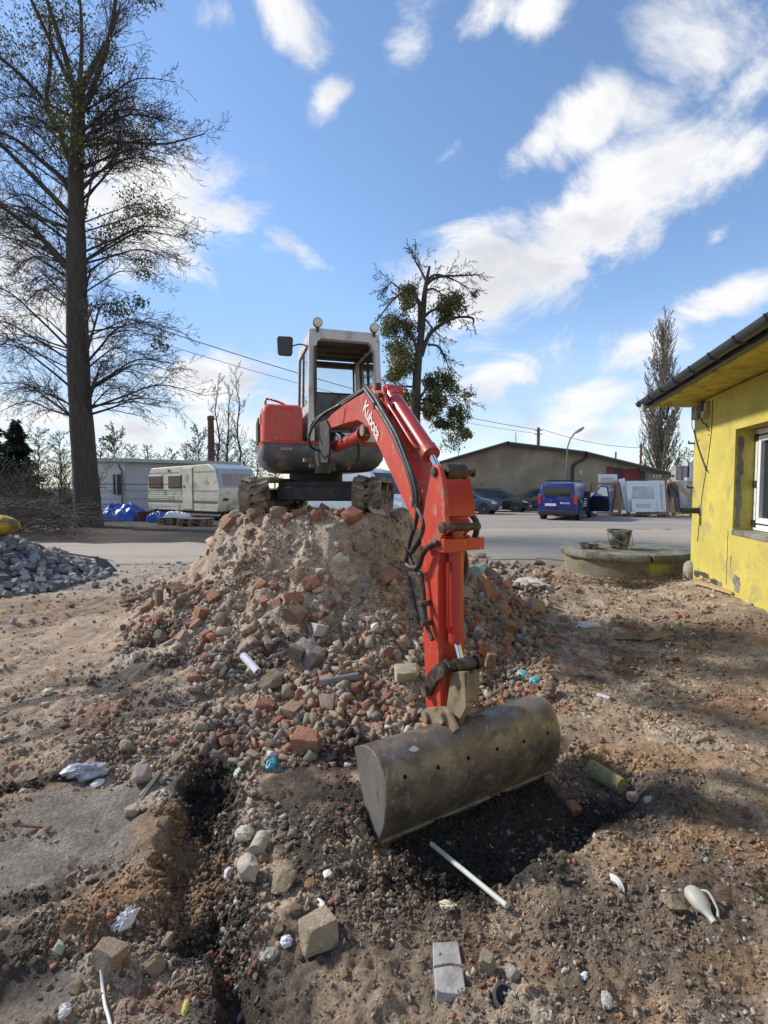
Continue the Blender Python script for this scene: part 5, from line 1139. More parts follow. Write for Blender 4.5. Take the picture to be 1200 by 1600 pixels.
g = at(276, 812, 20.9); cloth('white_sack', (g.x, 21.0, .30), .46, .3, .26, M('white_sack_plastic', (.66, .68, .70), .5, var=.1, bump=.4, bscale=14), 'white plastic sack lying on the pallet by the caravan', 'sack', 15)
g = at(224, 812, 23); mb = MB(); mb.lathe((g.x, 23, .03), [(.18, 0), (.27, .38), (.29, .40), (.29, .44), (.25, .44), (.2, .36)], 18); o = mb.build('plant_pot', M('terracotta', (.13, .05, .035), .8), None, smooth=40); tag(o, 'dark red plant pot between the two blue tarpaulins', 'pot')
g = at(240, 812, 23.4); mb = MB(); mb.lathe((g.x + .15, 23.5, .03), [(.17, 0), (.22, .3), (.22, .34), (.18, .33)], 18); o = mb.build('paint_pail', BLK, None, smooth=40); tag(o, 'black pail beside the dark red plant pot', 'pail')
def pallet(loc, rz, label, dims=(1.2, .8)):
    t = thing('pallet', loc, label, 'pallet', rz=rz); lx, ly = dims
    for i in range(5): mb = MB(); mb.box((0, -ly / 2 + .06 + i * (ly - .12) / 4, .133), (lx, .115, .02)); mb.build('deck_board', WOODG, t, world=False)
    for x in (-lx / 2 + .07, 0, lx / 2 - .07):
        mb = MB(); mb.box((x, 0, .112), (.12, ly, .02)); mb.build('stringer', WOODG, t, world=False)
        for y in (-ly / 2 + .06, 0, ly / 2 - .06): mb = MB(); mb.box((x, y, .062), (.12, .12, .08)); mb.build('block', WOODG, t, world=False)
        mb = MB(); mb.box((x, 0, .011), (.12, ly, .02)); mb.build('skid', WOODG, t, world=False)
    return t
g = at(300, 812, 20); pallet((g.x, 20.3, .02), R(-12), 'grey wooden pallet on the ground by the caravan door'); pallet((g.x + .03, 20.32, .165), R(-10), 'grey wooden pallet lying on top of the other by the caravan door')
g = at(272, 812, 20.8); pallet((g.x, 21.0, .02), R(-8), 'lower grey pallet carrying the white sack'); pallet((g.x - .02, 21.0, .165), R(-9), 'upper grey pallet directly under the white sack')
plank('plank', (-7.6 - 1.6, 18.3, .05), (-6.6 - 1., 18.0, .05), .14, .05, WOODG, 'old grey plank lying on the dark verge before the blue tarpaulin')

# ------------------------------------------------------------------ racks of windows
WR = 27.5
REDW = M('red_timber', (.30, .17, .11), .8, var=.25, scale=6); TIM = M('rack_timber', (.42, .29, .15), .8, var=.2, scale=6)
FILM = M('wrapped_glass', (.40, .46, .47), .15, var=.25, scale=2, coat=.6); FILMD = M('dark_wrap', (.05, .055, .07), .3, var=.5, scale=4, coat=.4)
def beam(par, nm, a, b, w, mat, d=None): 
    a, b = Vector(a), Vector(b); dd = (b - a).normalized(); s_ = dd.cross(Vector((0, 1, 0))); s_ = s_.normalized() if s_.length > .1 else Vector((1, 0, 0)); n = s_.cross(dd)
    mb = MB(); mb.box((a + b) / 2, ((b - a).length, w, d or w), fr=(dd, s_, n)); return mb.build(nm, mat, par, bevel=.006)
def rk(px, py, Y): return at(px, py, Y)
def rack(px0, px1, ytop, label, Y=WR, mat=TIM, brace=False):
    a, b = rk(px0, 762, Y), rk(px1, 762, Y); t = thing('timber_rack', ((a.x + b.x) / 2, Y, 0), label, 'rack'); zt = rk(px0, ytop, Y).z
    for x in (a.x, b.x):
        beam(t, 'post', (x, Y - .5, .12), (x + .05, Y, zt), .13, mat); beam(t, 'post', (x, Y + .55, .12), (x + .05, Y + .06, zt), .13, mat); beam(t, 'foot_rail', (x, Y - .7, .06), (x, Y + .7, .06), .12, mat)
    beam(t, 'top_rail', (a.x - .1, Y - .1, zt - .12), (b.x + .15, Y - .1, zt - .12), .10, mat); beam(t, 'base_rail', (a.x, Y - .62, .18), (b.x, Y - .62, .18), .12, mat)
    if brace: beam(t, 'brace', (a.x + .05, Y - .72, zt - .15), (b.x - .02, Y - .78, .25), .17, TIM, .06)
    return t
def winunit(c, w, h, lean, label, cat='window', fr=.09, pane=None, Y=None, name='window_unit', grp=None):
    c = Vector(c); t = thing(name, c, label, cat, grp); X = Vector((1, 0, 0)); Z = Vector((0, math.sin(lean), math.cos(lean))); N_ = X.cross(Z)
    def q(nm, x0, x1, z0, z1, d0, d1, mat, par): mb = MB(); mb.hexa([c + X * x + Z * z + N_ * d for z in (z0, z1) for x, d in ((x0, d0), (x1, d0), (x1, d1), (x0, d1))]); return mb.build(nm, mat, par, bevel=.008)
    f = MB()
    for x0, x1, z0, z1 in ((-w / 2, -w / 2 + fr, 0, h), (w / 2 - fr, w / 2, 0, h), (-w / 2 + fr, w / 2 - fr, 0, fr), (-w / 2 + fr, w / 2 - fr, h - fr, h)):
        f.hexa([c + X * x + Z * z + N_ * d for z in (z0, z1) for x, d in ((x0, -.035), (x1, -.035), (x1, .035), (x0, .035))])
    fo = f.build('frame', PVC, t, bevel=.008)
    q('sash', -w / 2 + fr - .01, w / 2 - fr + .01, fr - .01, h - fr + .01, -.028, .02, PVC, t)
    q('pane', -w / 2 + fr * 1.9, w / 2 - fr * 1.9, fr * 1.9, h - fr * 1.9, -.032, .045, pane or FILM, t)
    return t
rack(925, 963, 752, 'timber rack behind the open door of the blue van', mat=REDW)
rack(990, 1036, 752, 'timber rack with a leaning pale sash and a small window in front', mat=REDW)
rack(1045, 1083, 750, 'timber rack with a diagonal brace next to the yellow house corner', brace=True)
g = rk(950, 765, WR + .3); winunit((g.x, WR + .3, 1.35), 1.05, .95, .1, 'white window unit standing high behind the open van door')
g = rk(935, 800, WR - .6); winunit((g.x, WR - .65, .15), .9, 1.15, .2, 'white window unit hidden behind the van door, low on the first rack')
g = rk(1009, 806, WR - .9); winunit((g.x, WR - .75, .25), 1.75, 1.68, .16, 'large white balcony window leaning on the middle rack', fr=.16)
g = rk(1008, 806, WR - 1.0); winunit((g.x - .08, WR - 1.0, .25), 1.25, .70, .14, 'small white window standing in front of the large leaning one', fr=.13)
g = rk(1029, 806, WR - .6); winunit((g.x, WR - .60, .25), .8, 1.7, .16, 'narrow white window unit behind the large leaning one, right side', fr=.08)
pallet((rk(1008, 806, WR - .95).x, WR - .95, .02), 0, 'pale pallet under the leaning white windows', (2.0, .9))
mb = MB(); a, b = rk(983, 800, WR - .5), rk(971, 748, WR); mb.box((a + b) / 2, ((a - b).length, .32, .10), fr=((b - a).normalized(), Vector((1, 0, .2)).normalized(), (b - a).normalized().cross(Vector((1, 0, .2)).normalized()))); o = mb.build('profile_bundle', PVC, None, bevel=.02); tag(o, 'long white plastic profile bundle leaning beside the first rack', 'profiles')
for i, (px, w, h, mt_, lb) in enumerate(((1052, .5, 1.6, FILMD, 'dark wrapped glass stack inside the braced rack, left'), (1066, .5, 1.75, FILM, 'pale wrapped glass pane stack inside the braced rack, middle'), (1078, .45, 1.9, FILM, 'pale wrapped glass pane stack nearest the yellow house'))):
    g = rk(px, 806, WR - .2); mb = MB()
    mb.box((g.x, WR - .2 + i * .15, h / 2 + .2), (w, .25, h), rot=Matrix.Rotation(.12 * (i - 1), 3, 'Y')); t = mb.build('glass_stack', mt_, None, bevel=.02); tag(t, lb, 'glass')
g = rk(1062, 742, WR + 4); 
for i, (px, y0, lb) in enumerate(((1062, 728, 'tall grey stack of crated glass behind the braced rack, left'), (1080, 722, 'tall grey stack of crated glass behind the braced rack, right'))):
    g = rk(px, y0, WR + 4); t = thing('glass_crate', (g.x, WR + 4, 0), lb, 'crate'); 
    mb = MB(); mb.box((g.x, WR + 4, g.z / 2), (.75, .6, g.z)); mb.build('wrapped_stack', FILM if i else M('grey_wrap', (.3, .31, .33), .4, var=.3, scale=3), t, bevel=.03)
    for k in (-.4, 0, .4): beam(t, 'slat', (g.x + k * .9, WR + 3.68, 0), (g.x + k * .9, WR + 3.68, g.z), .09, REDW, .03)
g = rk(1048, 742, WR + .8); pallet((g.x, WR + 1.5, rk(1048, 746, WR + 1.5).z), 0, 'small pallet lying up on the braced rack', (.8, .8))
# ------------------------------------------------------------------ trees and brush
BARK = M('bark', (.060, .052, .045), .95, var=.35, scale=4, bump=.9, bscale=9, streak=(3, 3, .5))
BARK2 = M('pale_bark', (.13, .115, .098), .95, var=.3, scale=4)
TWIG = M('twig', (.055, .046, .040), .9, var=.2)
TWIGP = M('pale_twig', (.17, .145, .115), .9, var=.25)
TWIGF = M('far_twig', (.115, .098, .085), .95, var=.2)
def leafmat(name, c, c2):
    m = bpy.data.materials.new(name); m.use_nodes = True; nt = m.node_tree; N = nt.nodes; L = nt.links; p = N['Principled BSDF']
    g = N.new('ShaderNodeNewGeometry'); r = N.new('ShaderNodeValToRGB'); r.color_ramp.elements[0].color = (*c, 1); r.color_ramp.elements[1].color = (*c2, 1)
    L.new(g.outputs['Random Per Island'], r.inputs[0]); L.new(r.outputs[0], p.inputs['Base Color']); p.inputs['Roughness'].default_value = .6
    t = N.new('ShaderNodeBsdfTranslucent'); L.new(r.outputs[0], t.inputs[0]); mx = N.new('ShaderNodeMixShader'); mx.inputs[0].default_value = .3
    L.new(p.outputs[0], mx.inputs[1]); L.new(t.outputs[0], mx.inputs[2]); L.new(mx.outputs[0], N['Material Output'].inputs[0]); return m
LEAF = leafmat('mistletoe_leaf', (.06, .07, .02), (.17, .17, .06)); LEAFY = leafmat('olive_leaf', (.075, .09, .025), (.24, .22, .065)); CONIF = leafmat('conifer_needle', (.010, .018, .010), (.030, .045, .022))
def segs_mesh(name, segs, mat, parent=None, n=3):
    if not len(segs): return None
    A = np.array([(*s[0], *s[1], s[2], s[3]) for s in segs], float); p, q = A[:, :3], A[:, 3:6]; r0, r1 = A[:, 6:7], A[:, 7:8]
    d = q - p; d /= np.maximum(np.linalg.norm(d, axis=1, keepdims=True), 1e-9)
    ref = np.where(np.abs(d[:, 2:3]) < .9, np.array([[0, 0, 1.]]), np.array([[1., 0, 0]])); u = np.cross(d, ref); u /= np.linalg.norm(u, axis=1, keepdims=True); v = np.cross(d, u)
    ring = []
    for base, r in ((p, r0), (q + d * r1 * .3, r1)):
        for k in range(n): a = 2 * math.pi * k / n; ring.append(base + (u * math.cos(a) + v * math.sin(a)) * r)
    co = np.stack(ring, 1).reshape(-1, 3); m = len(segs); base = np.arange(m)[:, None] * (2 * n)
    q4 = np.concatenate([base + np.array([[k, (k + 1) % n, n + (k + 1) % n, n + k]]) for k in range(n)], 0)
    off = rootloc(parent) if parent else Vector((0, 0, 0)); co = co - np.array(off)[None]
    me = mesh_np(name, co, q4); me.materials.append(mat); return link(name, me, None, parent)
def rvec(): 
    while True:
        v = Vector((random.uniform(-1, 1), random.uniform(-1, 1), random.uniform(-1, 1)))
        if .05 < v.length < 1: return v.normalized()
def grow(segs, p, d, ln, r, lev, kids, bend=.25, lift=.0, step=6, spread=.8, shrink=.5, rmin=.004, wob=.18):
    """a branch as a chain of short segments with side shoots"""
    P = Vector(p); D = Vector(d).normalized(); sl = ln / step; side = 1
    for i in range(step):
        t = (i + 1) / step; ra = max(rmin, r * (1 - .85 * (i / step))); rb = max(rmin, r * (1 - .85 * t))
        D = (D + rvec() * wob + UP * lift * t).normalized(); Q = P + D * sl; segs.append((P, Q, ra, rb))
        if lev > 0 and i >= 0:
            k = kids[lev - 1] / step; k = int(k) + (random.random() < k - int(k))
            for _ in range(k):
                ax = D.cross(rvec()).normalized(); nd = (D * .75 + ax * spread * random.uniform(.6, 1.2)).normalized()
                grow(segs, P.lerp(Q, random.random()), nd, ln * shrink * random.uniform(.55, 1.1) * (1 - .45 * t), rb * .6, lev - 1, kids, bend, lift, max(3, step - 2), spread, shrink, rmin, wob)
        P = Q
def pathgrow(segs, pts, r, lev, kids, nshoot, ln, lift=.0, rmin=.006, r1=None, spread=.9, wob=.16):
    P = spline(pts, 5); n = len(P)
    for i in range(n - 1):
        a, b = i / (n - 1), (i + 1) / (n - 1); re = r1 if r1 is not None else r * .25
        segs.append((P[i], P[i + 1], r + (re - r) * a, r + (re - r) * b))
    for _ in range(nshoot):
        t = random.uniform(.12, 1) ** .8; i = min(n - 2, int(t * (n - 1))); D = (P[i + 1] - P[i]).normalized(); ax = D.cross(rvec()).normalized()
        grow(segs, P[i].lerp(P[i + 1], random.random()), (D * .8 + ax * spread * random.uniform(.5, 1.1)).normalized(), ln * random.uniform(.5, 1.15) * (1.15 - .5 * t), max(rmin, r * .38 * (1 - .6 * t)), lev, kids, lift=lift, rmin=rmin, wob=wob)
def leaves(name, c, rx, ry, rz_, n, size, mat, parent, hang=.3, subs=22, seed=0):
    g = np.random.default_rng(seed); sc = g.normal(0, .5, (subs, 3)); sc = sc[np.linalg.norm(sc, axis=1) < 1.3]
    k = g.integers(0, len(sc), n); P = sc[k] + g.normal(0, .23, (n, 3)); P[:, 2] -= hang * np.abs(g.normal(0, .35, n)); P = P * np.array([rx, ry, rz_]) + np.array(c)
    a = g.normal(0, 1, (n, 3)); a[:, 2] -= .6; a /= np.linalg.norm(a, axis=1, keepdims=True); b = np.cross(a, g.normal(0, 1, (n, 3))); b /= np.linalg.norm(b, axis=1, keepdims=True)
    s = size * g.uniform(.6, 1.3, (n, 1)); L_ = a * s; W_ = b * s * .32
    co = np.stack([P - W_ * .2, P + L_ * .5 + W_, P + L_, P + L_ * .5 - W_], 1).reshape(-1, 3) - np.array(rootloc(parent))[None]
    me = mesh_np(name, co, np.arange(n * 4).reshape(-1, 4), smooth=False); me.materials.append(mat); return tag(link(name, me, None, parent), kind='stuff')
# --- the big bare tree on the left
random.seed(5); TY = 20.0; pxm = TY / F
def tp(x, y, dy=0.): return at(x, y, TY + dy) if dy == 0 else at(x, y, TY) + Vector((0, dy, 0))
big = thing('bare_tree', tp(138, 820) * 1 - UP * tp(138, 820).z, 'towering leafless tree with thick trunk and mistletoe clumps at the left edge', 'tree')
mb = MB(); tr = [(139, 828, 22.5), (138, 812, 20), (136, 780, 18.8), (132, 720, 17.8), (126, 640, 16.5), (122, 560, 15.5), (120, 470, 14.8), (119, 420, 14.8), (119, 340, 11.5), (119, 260, 10), (122, 190, 9), (124, 140, 7.5)]
P = spline([tp(x, y) for x, y, r in tr], 4); rr_ = []
for i in range(len(tr) - 1):
    for j in range(4): rr_.append((tr[i][2] + (tr[i + 1][2] - tr[i][2]) * j / 4) * pxm)
rr_.append(tr[-1][2] * pxm); rr_ = [r * random.uniform(.965, 1.035) for r in rr_]
mb.tube(P, rr_, 16); mb.build('trunk', BARK, big, smooth=60)
limbs = [([(121, 175), (112, 110), (100, 60), (88, 10), (78, -50)], 6.5, -.6), ([(124, 145), (140, 80), (150, 30), (160, -40)], 6.5, .8), ([(125, 180), (165, 130), (195, 80), (215, 30), (236, -25)], 5.5, -1.2), ([(115, 310), (85, 268), (40, 228), (-5, 188), (-70, 150)], 6.5, 1.),
         ([(113, 340), (80, 302), (30, 252), (-30, 208)], 6, -1.3), ([(113, 262), (88, 205), (62, 150), (62, 80), (55, -20)], 6.5, .5), ([(66, 152), (30, 122), (-30, 100)], 4, -1), ([(112, 425), (86, 392), (68, 370)], 9, -.4), ([(122, 160), (90, 60), (60, -30)], 4.5, -1.6), ([(123, 150), (128, 60), (122, -40)], 5, 0.), ([(68, 372), (40, 350), (-30, 300)], 4, -1.), ([(120, 230), (170, 200), (230, 180), (285, 140)], 3.6, 1.5)]
lsegs, tsegs = [], []
for pts, r, dep in limbs:
    n = len(pts); W3 = [tp(x, y, dep * i / (n - 1) * 1.6) for i, (x, y) in enumerate(pts)]
    mb = MB(); Q = spline(W3, 5); m = len(Q); mb.tube(Q, [r * .78 * pxm * (1 - .7 * i / (m - 1)) for i in range(m)], 8); mb.build('limb', BARK, big, smooth=60)
    pathgrow(tsegs, W3, r * pxm * .4, 2, (5, 6), 18, 2.4, lift=.08, rmin=.0065, r1=.01, wob=.12)
for k in range(92):
    y = random.uniform(150, 672); side = -1 if k % 2 else 1; L = random.uniform(95, 215) * (1 if y > 260 else .8)
    az = random.uniform(-.9, .9); el = R(random.uniform(8, 48)); x0 = np.interp(y, [140, 340, 640], [123, 119, 126])
    P0 = tp(x0 + side * 9, y); d = Vector((side * math.cos(az), math.sin(az), math.tan(el))).normalized(); Lm = L * pxm
    pts = [P0, P0 + d * Lm * .3, P0 + Vector((d.x, d.y, d.z * .75)) * Lm * .6 + UP * .05 * Lm, P0 + Vector((d.x, d.y, d.z * .42)) * Lm * 1.0]
    pathgrow(tsegs, pts, random.uniform(1.2, 2.6) * pxm, 2, (4, 5), 12, 1.9, lift=-.03 if y > 350 else .05, rmin=.0065, r1=.012, spread=.7, wob=.11)
segs_mesh('branches', tsegs, TWIG, big)['kind'] = 'stuff'
for i, (x, y, rx, ry, n) in enumerate(((128, 165, 46, 42, 900), (175, 205, 42, 28, 650), (140, 245, 38, 30, 600), (190, 300, 48, 28, 700), (150, 362, 22, 26, 260), (84, 330, 26, 28, 200), (190, 488, 30, 16, 260), (243, 525, 14, 16, 150), (36, 62, 46, 36, 420), (100, 22, 40, 28, 380), (238, 14, 20, 16, 190), (72, 385, 26, 26, 200), (212, 412, 18, 14, 140), (55, 25, 30, 24, 220), (150, 120, 40, 24, 380), (180, 90, 24, 20, 160), (110, 250, 20, 40, 250), (236, 485, 12, 10, 90), (195, 690, 9, 6, 50))):
    leaves('mistletoe_clump', tp(x, y, random.uniform(-1.2, 1.2)), rx * pxm, rx * pxm * .9, ry * pxm, int(n * 1.6), .11, LEAF, big, .35, 26, 100 + i)
# --- the half-dead tree behind the cab
random.seed(8); MY = 31.0; pm = MY / F
def c8(x, y): return 580 + .2125 * x, 380 + .2125 * y
def mp_(x, y, dy=0.): return at(*c8(x, y), MY) + Vector((0, dy, 0))
b0 = at(655, 800, MY); mid_t = thing('ivy_tree', (b0.x, MY, 0), 'half dead tree with broken top and hanging green clumps behind the excavator cab', 'tree')
mb = MB(); P = [Vector((b0.x, MY, -.1)), Vector((b0.x, MY, 1.5))] + [mp_(x, y) for x, y in ((325, 1330), (330, 1180), (335, 1000), (352, 800), (375, 600), (388, 420), (400, 320), (412, 250), (430, 170))]
mb.tube(spline(P, 3), [.37 - .30 * (i / 30) ** 1.1 for i in range(31)], 12); mb.build('trunk', BARK, mid_t, smooth=60)
ts = []
for pts, r, dep in (([(405, 285), (370, 200), (325, 110), (300, 45)], .10, .3), ([(412, 300), (450, 275), (520, 262), (640, 268), (770, 270)], .13, -.5), ([(418, 270), (460, 225), (520, 212), (620, 235), (740, 290)], .10, .6), ([(400, 350), (450, 335), (500, 360), (545, 400)], .09, 0), ([(392, 540), (440, 490), (520, 450), (600, 420)], .12, .6), ([(370, 830), (420, 690), (520, 605), (620, 568), (730, 580), (728, 640)], .16, -.6), ([(420, 745), (500, 752), (545, 820), (600, 930)], .09, .5),
                    ([(375, 470), (330, 390), (270, 350), (210, 352), (140, 410), (30, 545)], .13, .6), ([(345, 820), (300, 690), (250, 620), (170, 590)], .12, -.6), ([(330, 1060), (250, 1045), (170, 1040)], .09, .4), ([(335, 1180), (390, 1090), (450, 1030), (540, 990)], .12, .4), ([(350, 640), (352, 500), (330, 400), (300, 330)], .14, -.3), ([(340, 1220), (430, 1250), (560, 1340), (660, 1480)], .08, -.4), ([(210, 340), (150, 290), (110, 340)], .06, 0), ([(350, 1150), (500, 1130), (650, 1110), (760, 1180)], .06, .4), ([(400, 560), (470, 640), (540, 690)], .07, .2)):
    n = len(pts); W3 = [mp_(x, y, dep * i / (n - 1) * 1.5) for i, (x, y) in enumerate(pts)]
    mb = MB(); Q = spline(W3, 4); m = len(Q); mb.tube(Q, [r * .9 * (1 - .72 * i / (m - 1)) for i in range(m)], 7); mb.build('limb', BARK, mid_t, smooth=60)
    pathgrow(ts, W3, r * .4, 2, (4, 5), 12, 1.5, lift=-.08, rmin=.012, r1=.015)
segs_mesh('branches', ts, TWIG, mid_t)['kind'] = 'stuff'
for i, (x, y, rx, ry, n, mt_) in enumerate(((262, 320, 62, 90, 700, 0), (600, 425, 115, 70, 900, 0), (565, 500, 80, 55, 450, 0), (150, 585, 80, 65, 600, 1), (275, 600, 60, 75, 500, 1), (185, 735, 80, 70, 600, 1), (235, 880, 105, 120, 1300, 1), (160, 980, 60, 45, 350, 1), (430, 985, 60, 55, 400, 0), (565, 1015, 85, 100, 900, 0), (470, 1150, 90, 80, 800, 0), (415, 1240, 50, 55, 350, 1), (625, 1285, 60, 95, 700, 0), (520, 1330, 60, 45, 350, 0), (705, 1385, 55, 45, 300, 0), (265, 1140, 45, 55, 300, 1), (740, 395, 40, 30, 60, 0), (250, 480, 60, 50, 200, 0), (600, 1430, 90, 80, 170, 0), (700, 1120, 50, 40, 90, 0))):
    leaves('foliage_clump', mp_(x, y, random.uniform(-1, 1)), rx * .2125 * pm, rx * .2125 * pm, ry * .2125 * pm, int(n * 2.4), .14, LEAFY if mt_ else LEAF, mid_t, .45, 24, 300 + i)
# --- bare trees standing farther off
def bare_proto(seed, h, r, nlimb, kids, ln, mat, rmin, spread=.8, lift=.12, name='bare_tree', start=.25):
    random.seed(seed); root = thing(name, (0, 0, 0)); s = []
    P = [Vector((0, 0, 0))]; 
    for i in range(1, 9): P.append(Vector((random.uniform(-.02, .02) * h, random.uniform(-.02, .02) * h, h * i / 8)))
    mb = MB(); mb.tube(P, [r * (1 - .88 * i / 8) for i in range(9)], 7); mb.build('trunk', mat, root, smooth=60)
    for k in range(nlimb):
        t = start + (1 - start) * (k + random.random()) / nlimb; a = random.uniform(0, 6.28); i = min(7, int(t * 8)); q = P[i].lerp(P[i + 1], t * 8 - i)
        d = Vector((math.cos(a) * spread, math.sin(a) * spread, random.uniform(.5, 1.1))).normalized(); grow(s, q, d, ln * h * (1.15 - .75 * t), max(rmin, r * .42 * (1 - .7 * t)), 2, kids, lift=lift, rmin=rmin, spread=.7, wob=.14)
    segs_mesh('crown', s, TWIGF if mat is not BARK else TWIG, root)['kind'] = 'stuff'
    return root
slim = bare_proto(21, 13.5, .16, 16, (5, 6), .22, BARK, .014, spread=.55, lift=.2, name='slim_tree', start=.3)
sl = [(342, 56, 1.0, 0., 'leftmost of three slim bare trees right of the brick chimney'), (357, 58, .98, 2., 'middle of three slim bare trees right of the brick chimney'), (374, 55, 1.05, 4., 'tallest and rightmost of three slim bare trees left of the cab')]
for i, (px, Y, k, rz, lb) in enumerate(sl):
    o = slim if i == 0 else copy_tree(slim); g = at(px, 762, Y); o.location = (g.x, Y, 0); o.scale = (k, k, k); o.rotation_euler = (0, 0, rz); tag(o, lb, 'tree', 'slim bare trees by the chimney')
protos = [bare_proto(31 + k, 9, .14, 30, (6, 7), .34, BARK2, .022, spread=1.0, lift=.02) for k in range(3)]
spots = [(25, 70), (62, 66), (95, 72), (158, 78), (182, 70), (205, 82), (232, 74), (252, 84), (270, 72), (292, 80), (312, 70), (338, 82), (356, 74), (384, 78), (402, 70), (430, 84), (1076, 48), (1092, 62), (1058, 90), (700, 95), (735, 110)]
for i, (px, Y) in enumerate(spots):
    o = protos[i] if i < 3 else copy_tree(protos[i % 3]); g = at(px, 762, Y); k = random.uniform(.75, 1.1) * (1 if px < 600 else .75); o.location = (g.x, Y, 0); o.rotation_euler = (0, 0, random.uniform(0, 6)); o.scale = (k, k, k)
    ordw = ['first', 'second', 'third', 'fourth', 'fifth', 'sixth', 'seventh', 'eighth', 'ninth', 'tenth', 'eleventh', 'twelfth', 'thirteenth', 'fourteenth', 'fifteenth', 'sixteenth']
    lb = (ordw[i] + ' from the left in the distant row of bushy bare trees behind the caravan') if px < 600 else {1076: 'bushy bare tree just left of the yellow house corner', 1092: 'bushy bare tree half behind the yellow house corner', 1058: 'far bushy bare tree between the poplar and the yellow house', 700: 'far bushy bare tree above the left end of the shed roof', 735: 'far bushy bare tree rising behind the left slope of the shed roof'}[px]
    tag(o, lb, 'tree', 'distant bare trees behind the caravan' if px < 600 else ('bare trees by the poplar' if px > 900 else 'bare trees behind the shed'))
# poplar
random.seed(77); PY = 72.0; g = at(1030, 762, PY); ph = at(1030, 503, PY).z
pop = thing('poplar_tree', (g.x, PY, 0), 'tall slender leafless poplar standing behind the shed at right', 'tree')
mb = MB(); mb.tube([(g.x, PY, 0), (g.x - .2, PY, ph * .3), (g.x + .1, PY, ph * .65), (g.x - .1, PY, ph * .95)], [.55, .42, .25, .05], 8); mb.build('trunk', BARK2, pop, smooth=60)
s = []
for k in range(190):
    t = random.uniform(.04, .90); a = random.uniform(0, 6.28); z0 = ph * t; w = 4.3 * (1 - max(0, t - .4) / .6 * .75)
    L = random.uniform(.15, .27) * ph * (1 - .62 * max(0, t - .3))
    d = Vector((math.cos(a) * w, math.sin(a) * w, L)).normalized(); grow(s, (g.x + random.uniform(-.15, .15), PY, z0), d, L, .12 * (1.1 - t), 2, (6, 6), lift=.34, rmin=.028, spread=.42, shrink=.45, wob=.10)
segs_mesh('crown', s, M('poplar_twig', (.23, .19, .155), .95, var=.2), pop)['kind'] = 'stuff'
# conifers on the far left
random.seed(3)
for px, Y, yt, wd, lb in ((-22, 42, 610, 3.6, 'dark conifer at the left edge, the taller one'), (28, 46, 655, 3.0, 'lower dark conifer right of the taller one at the left edge')):
    g = at(px, 762, Y); h = at(px, yt, Y).z; t = thing('conifer', (g.x, Y, 0), lb, 'tree')
    mb = MB(); mb.tube([(g.x, Y, 0), (g.x, Y, h * .95)], [.25, .03], 7); mb.build('trunk', BARK, t, smooth=60)
    gg = np.random.default_rng(int(Y)); n = 9000; tt = gg.random(n) ** .7; zz = h * (.05 + .95 * (1 - tt) ); rad = wd * (tt * .95 + .05) * np.sqrt(gg.random(n)) * (.75 + .25 * np.sin(zz * 5.)); aa = gg.random(n) * 6.283
    Pn = np.stack([g.x + rad * np.cos(aa), Y + rad * np.sin(aa), zz - rad * .25], 1); dn = np.stack([np.cos(aa), np.sin(aa), -.45 + 0 * aa], 1) + gg.normal(0, .35, (n, 3)); dn /= np.linalg.norm(dn, axis=1, keepdims=True); bb = np.cross(dn, gg.normal(0, 1, (n, 3))); bb /= np.linalg.norm(bb, axis=1, keepdims=True)
    sz = gg.uniform(.2, .5, (n, 1)); co = np.stack([Pn, Pn + dn * sz * .5 + bb * sz * .16, Pn + dn * sz, Pn + dn * sz * .5 - bb * sz * .16], 1).reshape(-1, 3) - np.array(rootloc(t))
    me = mesh_np('crown', co, np.arange(4 * n).reshape(-1, 4), smooth=False); me.materials.append(CONIF); link('crown', me, None, t)
# thicket, brush heap, wire fence
random.seed(14); s = []
for k in range(300):
    px = random.uniform(-140, 128); Y = random.uniform(24, 33); g = at(px, 762, Y); grow(s, (g.x, Y, 0), (random.uniform(-.5, .5), random.uniform(-.3, .3), 1), random.uniform(1.2, 3.2), .02, 1, (9,), rmin=.011, wob=.25, spread=.9)
o = segs_mesh('thicket', s, M('thicket_twig', (.062, .05, .042), .95, var=.3)); tag(o, 'dense dark leafless thicket left of the big tree', kind='stuff')
s1, s2 = [], []
for k in range(520):
    t = random.random(); px = random.uniform(-120, 108); Y = random.uniform(14.8, 18.2); g = at(px, 762, Y); zt = max(.1, 1.15 * (1 - ((px - 10) / 125) ** 2 * .8) * random.random() ** .6)
    a = random.uniform(-.5, .5) + (0 if random.random() < .5 else math.pi); d = Vector((math.cos(a), math.sin(a) * .7, random.uniform(-.25, .55)))
    grow(s1 if random.random() < .78 else s2, (g.x, Y, zt), d, random.uniform(.7, 2.1), random.uniform(.008, .018), 1, (5,), lift=-.14, rmin=.005, wob=.16, spread=.7)
s1 = [q for q in s1 if q[0].z > 0 and q[1].z > 0]; s2 = [q for q in s2 if q[0].z > 0 and q[1].z > 0]
bp_ = thing('brush_heap', (at(10, 762, 16.5).x, 16.5, 0), 'tangled heap of cut branches beside the road at the left edge', 'brush')
segs_mesh('dark_twigs', s1, M('brush_twig', (.062, .050, .040), .95, var=.3), bp_)['kind'] = 'stuff'; segs_mesh('pale_twigs', s2, TWIGP, bp_)['kind'] = 'stuff'
s = []
for k in range(260):
    px = random.uniform(925, 1085); Y = random.uniform(7.7, 8.15); g = at(px, 762, Y); z = H1(g.x, Y); a = random.uniform(0, 6.28); grow(s, (g.x, Y, z + random.uniform(0, .08)), (math.cos(a), math.sin(a) * .6, random.uniform(-.2, .6)), random.uniform(.1, .38), .004, 1, (3,), lift=-.2, rmin=.002, wob=.3)
o = segs_mesh('dry_stalks', s, M('dry_stalk', (.10, .075, .055), .95, var=.4)); tag(o, 'dry dead stalks at the foot of the round shaft', kind='stuff')
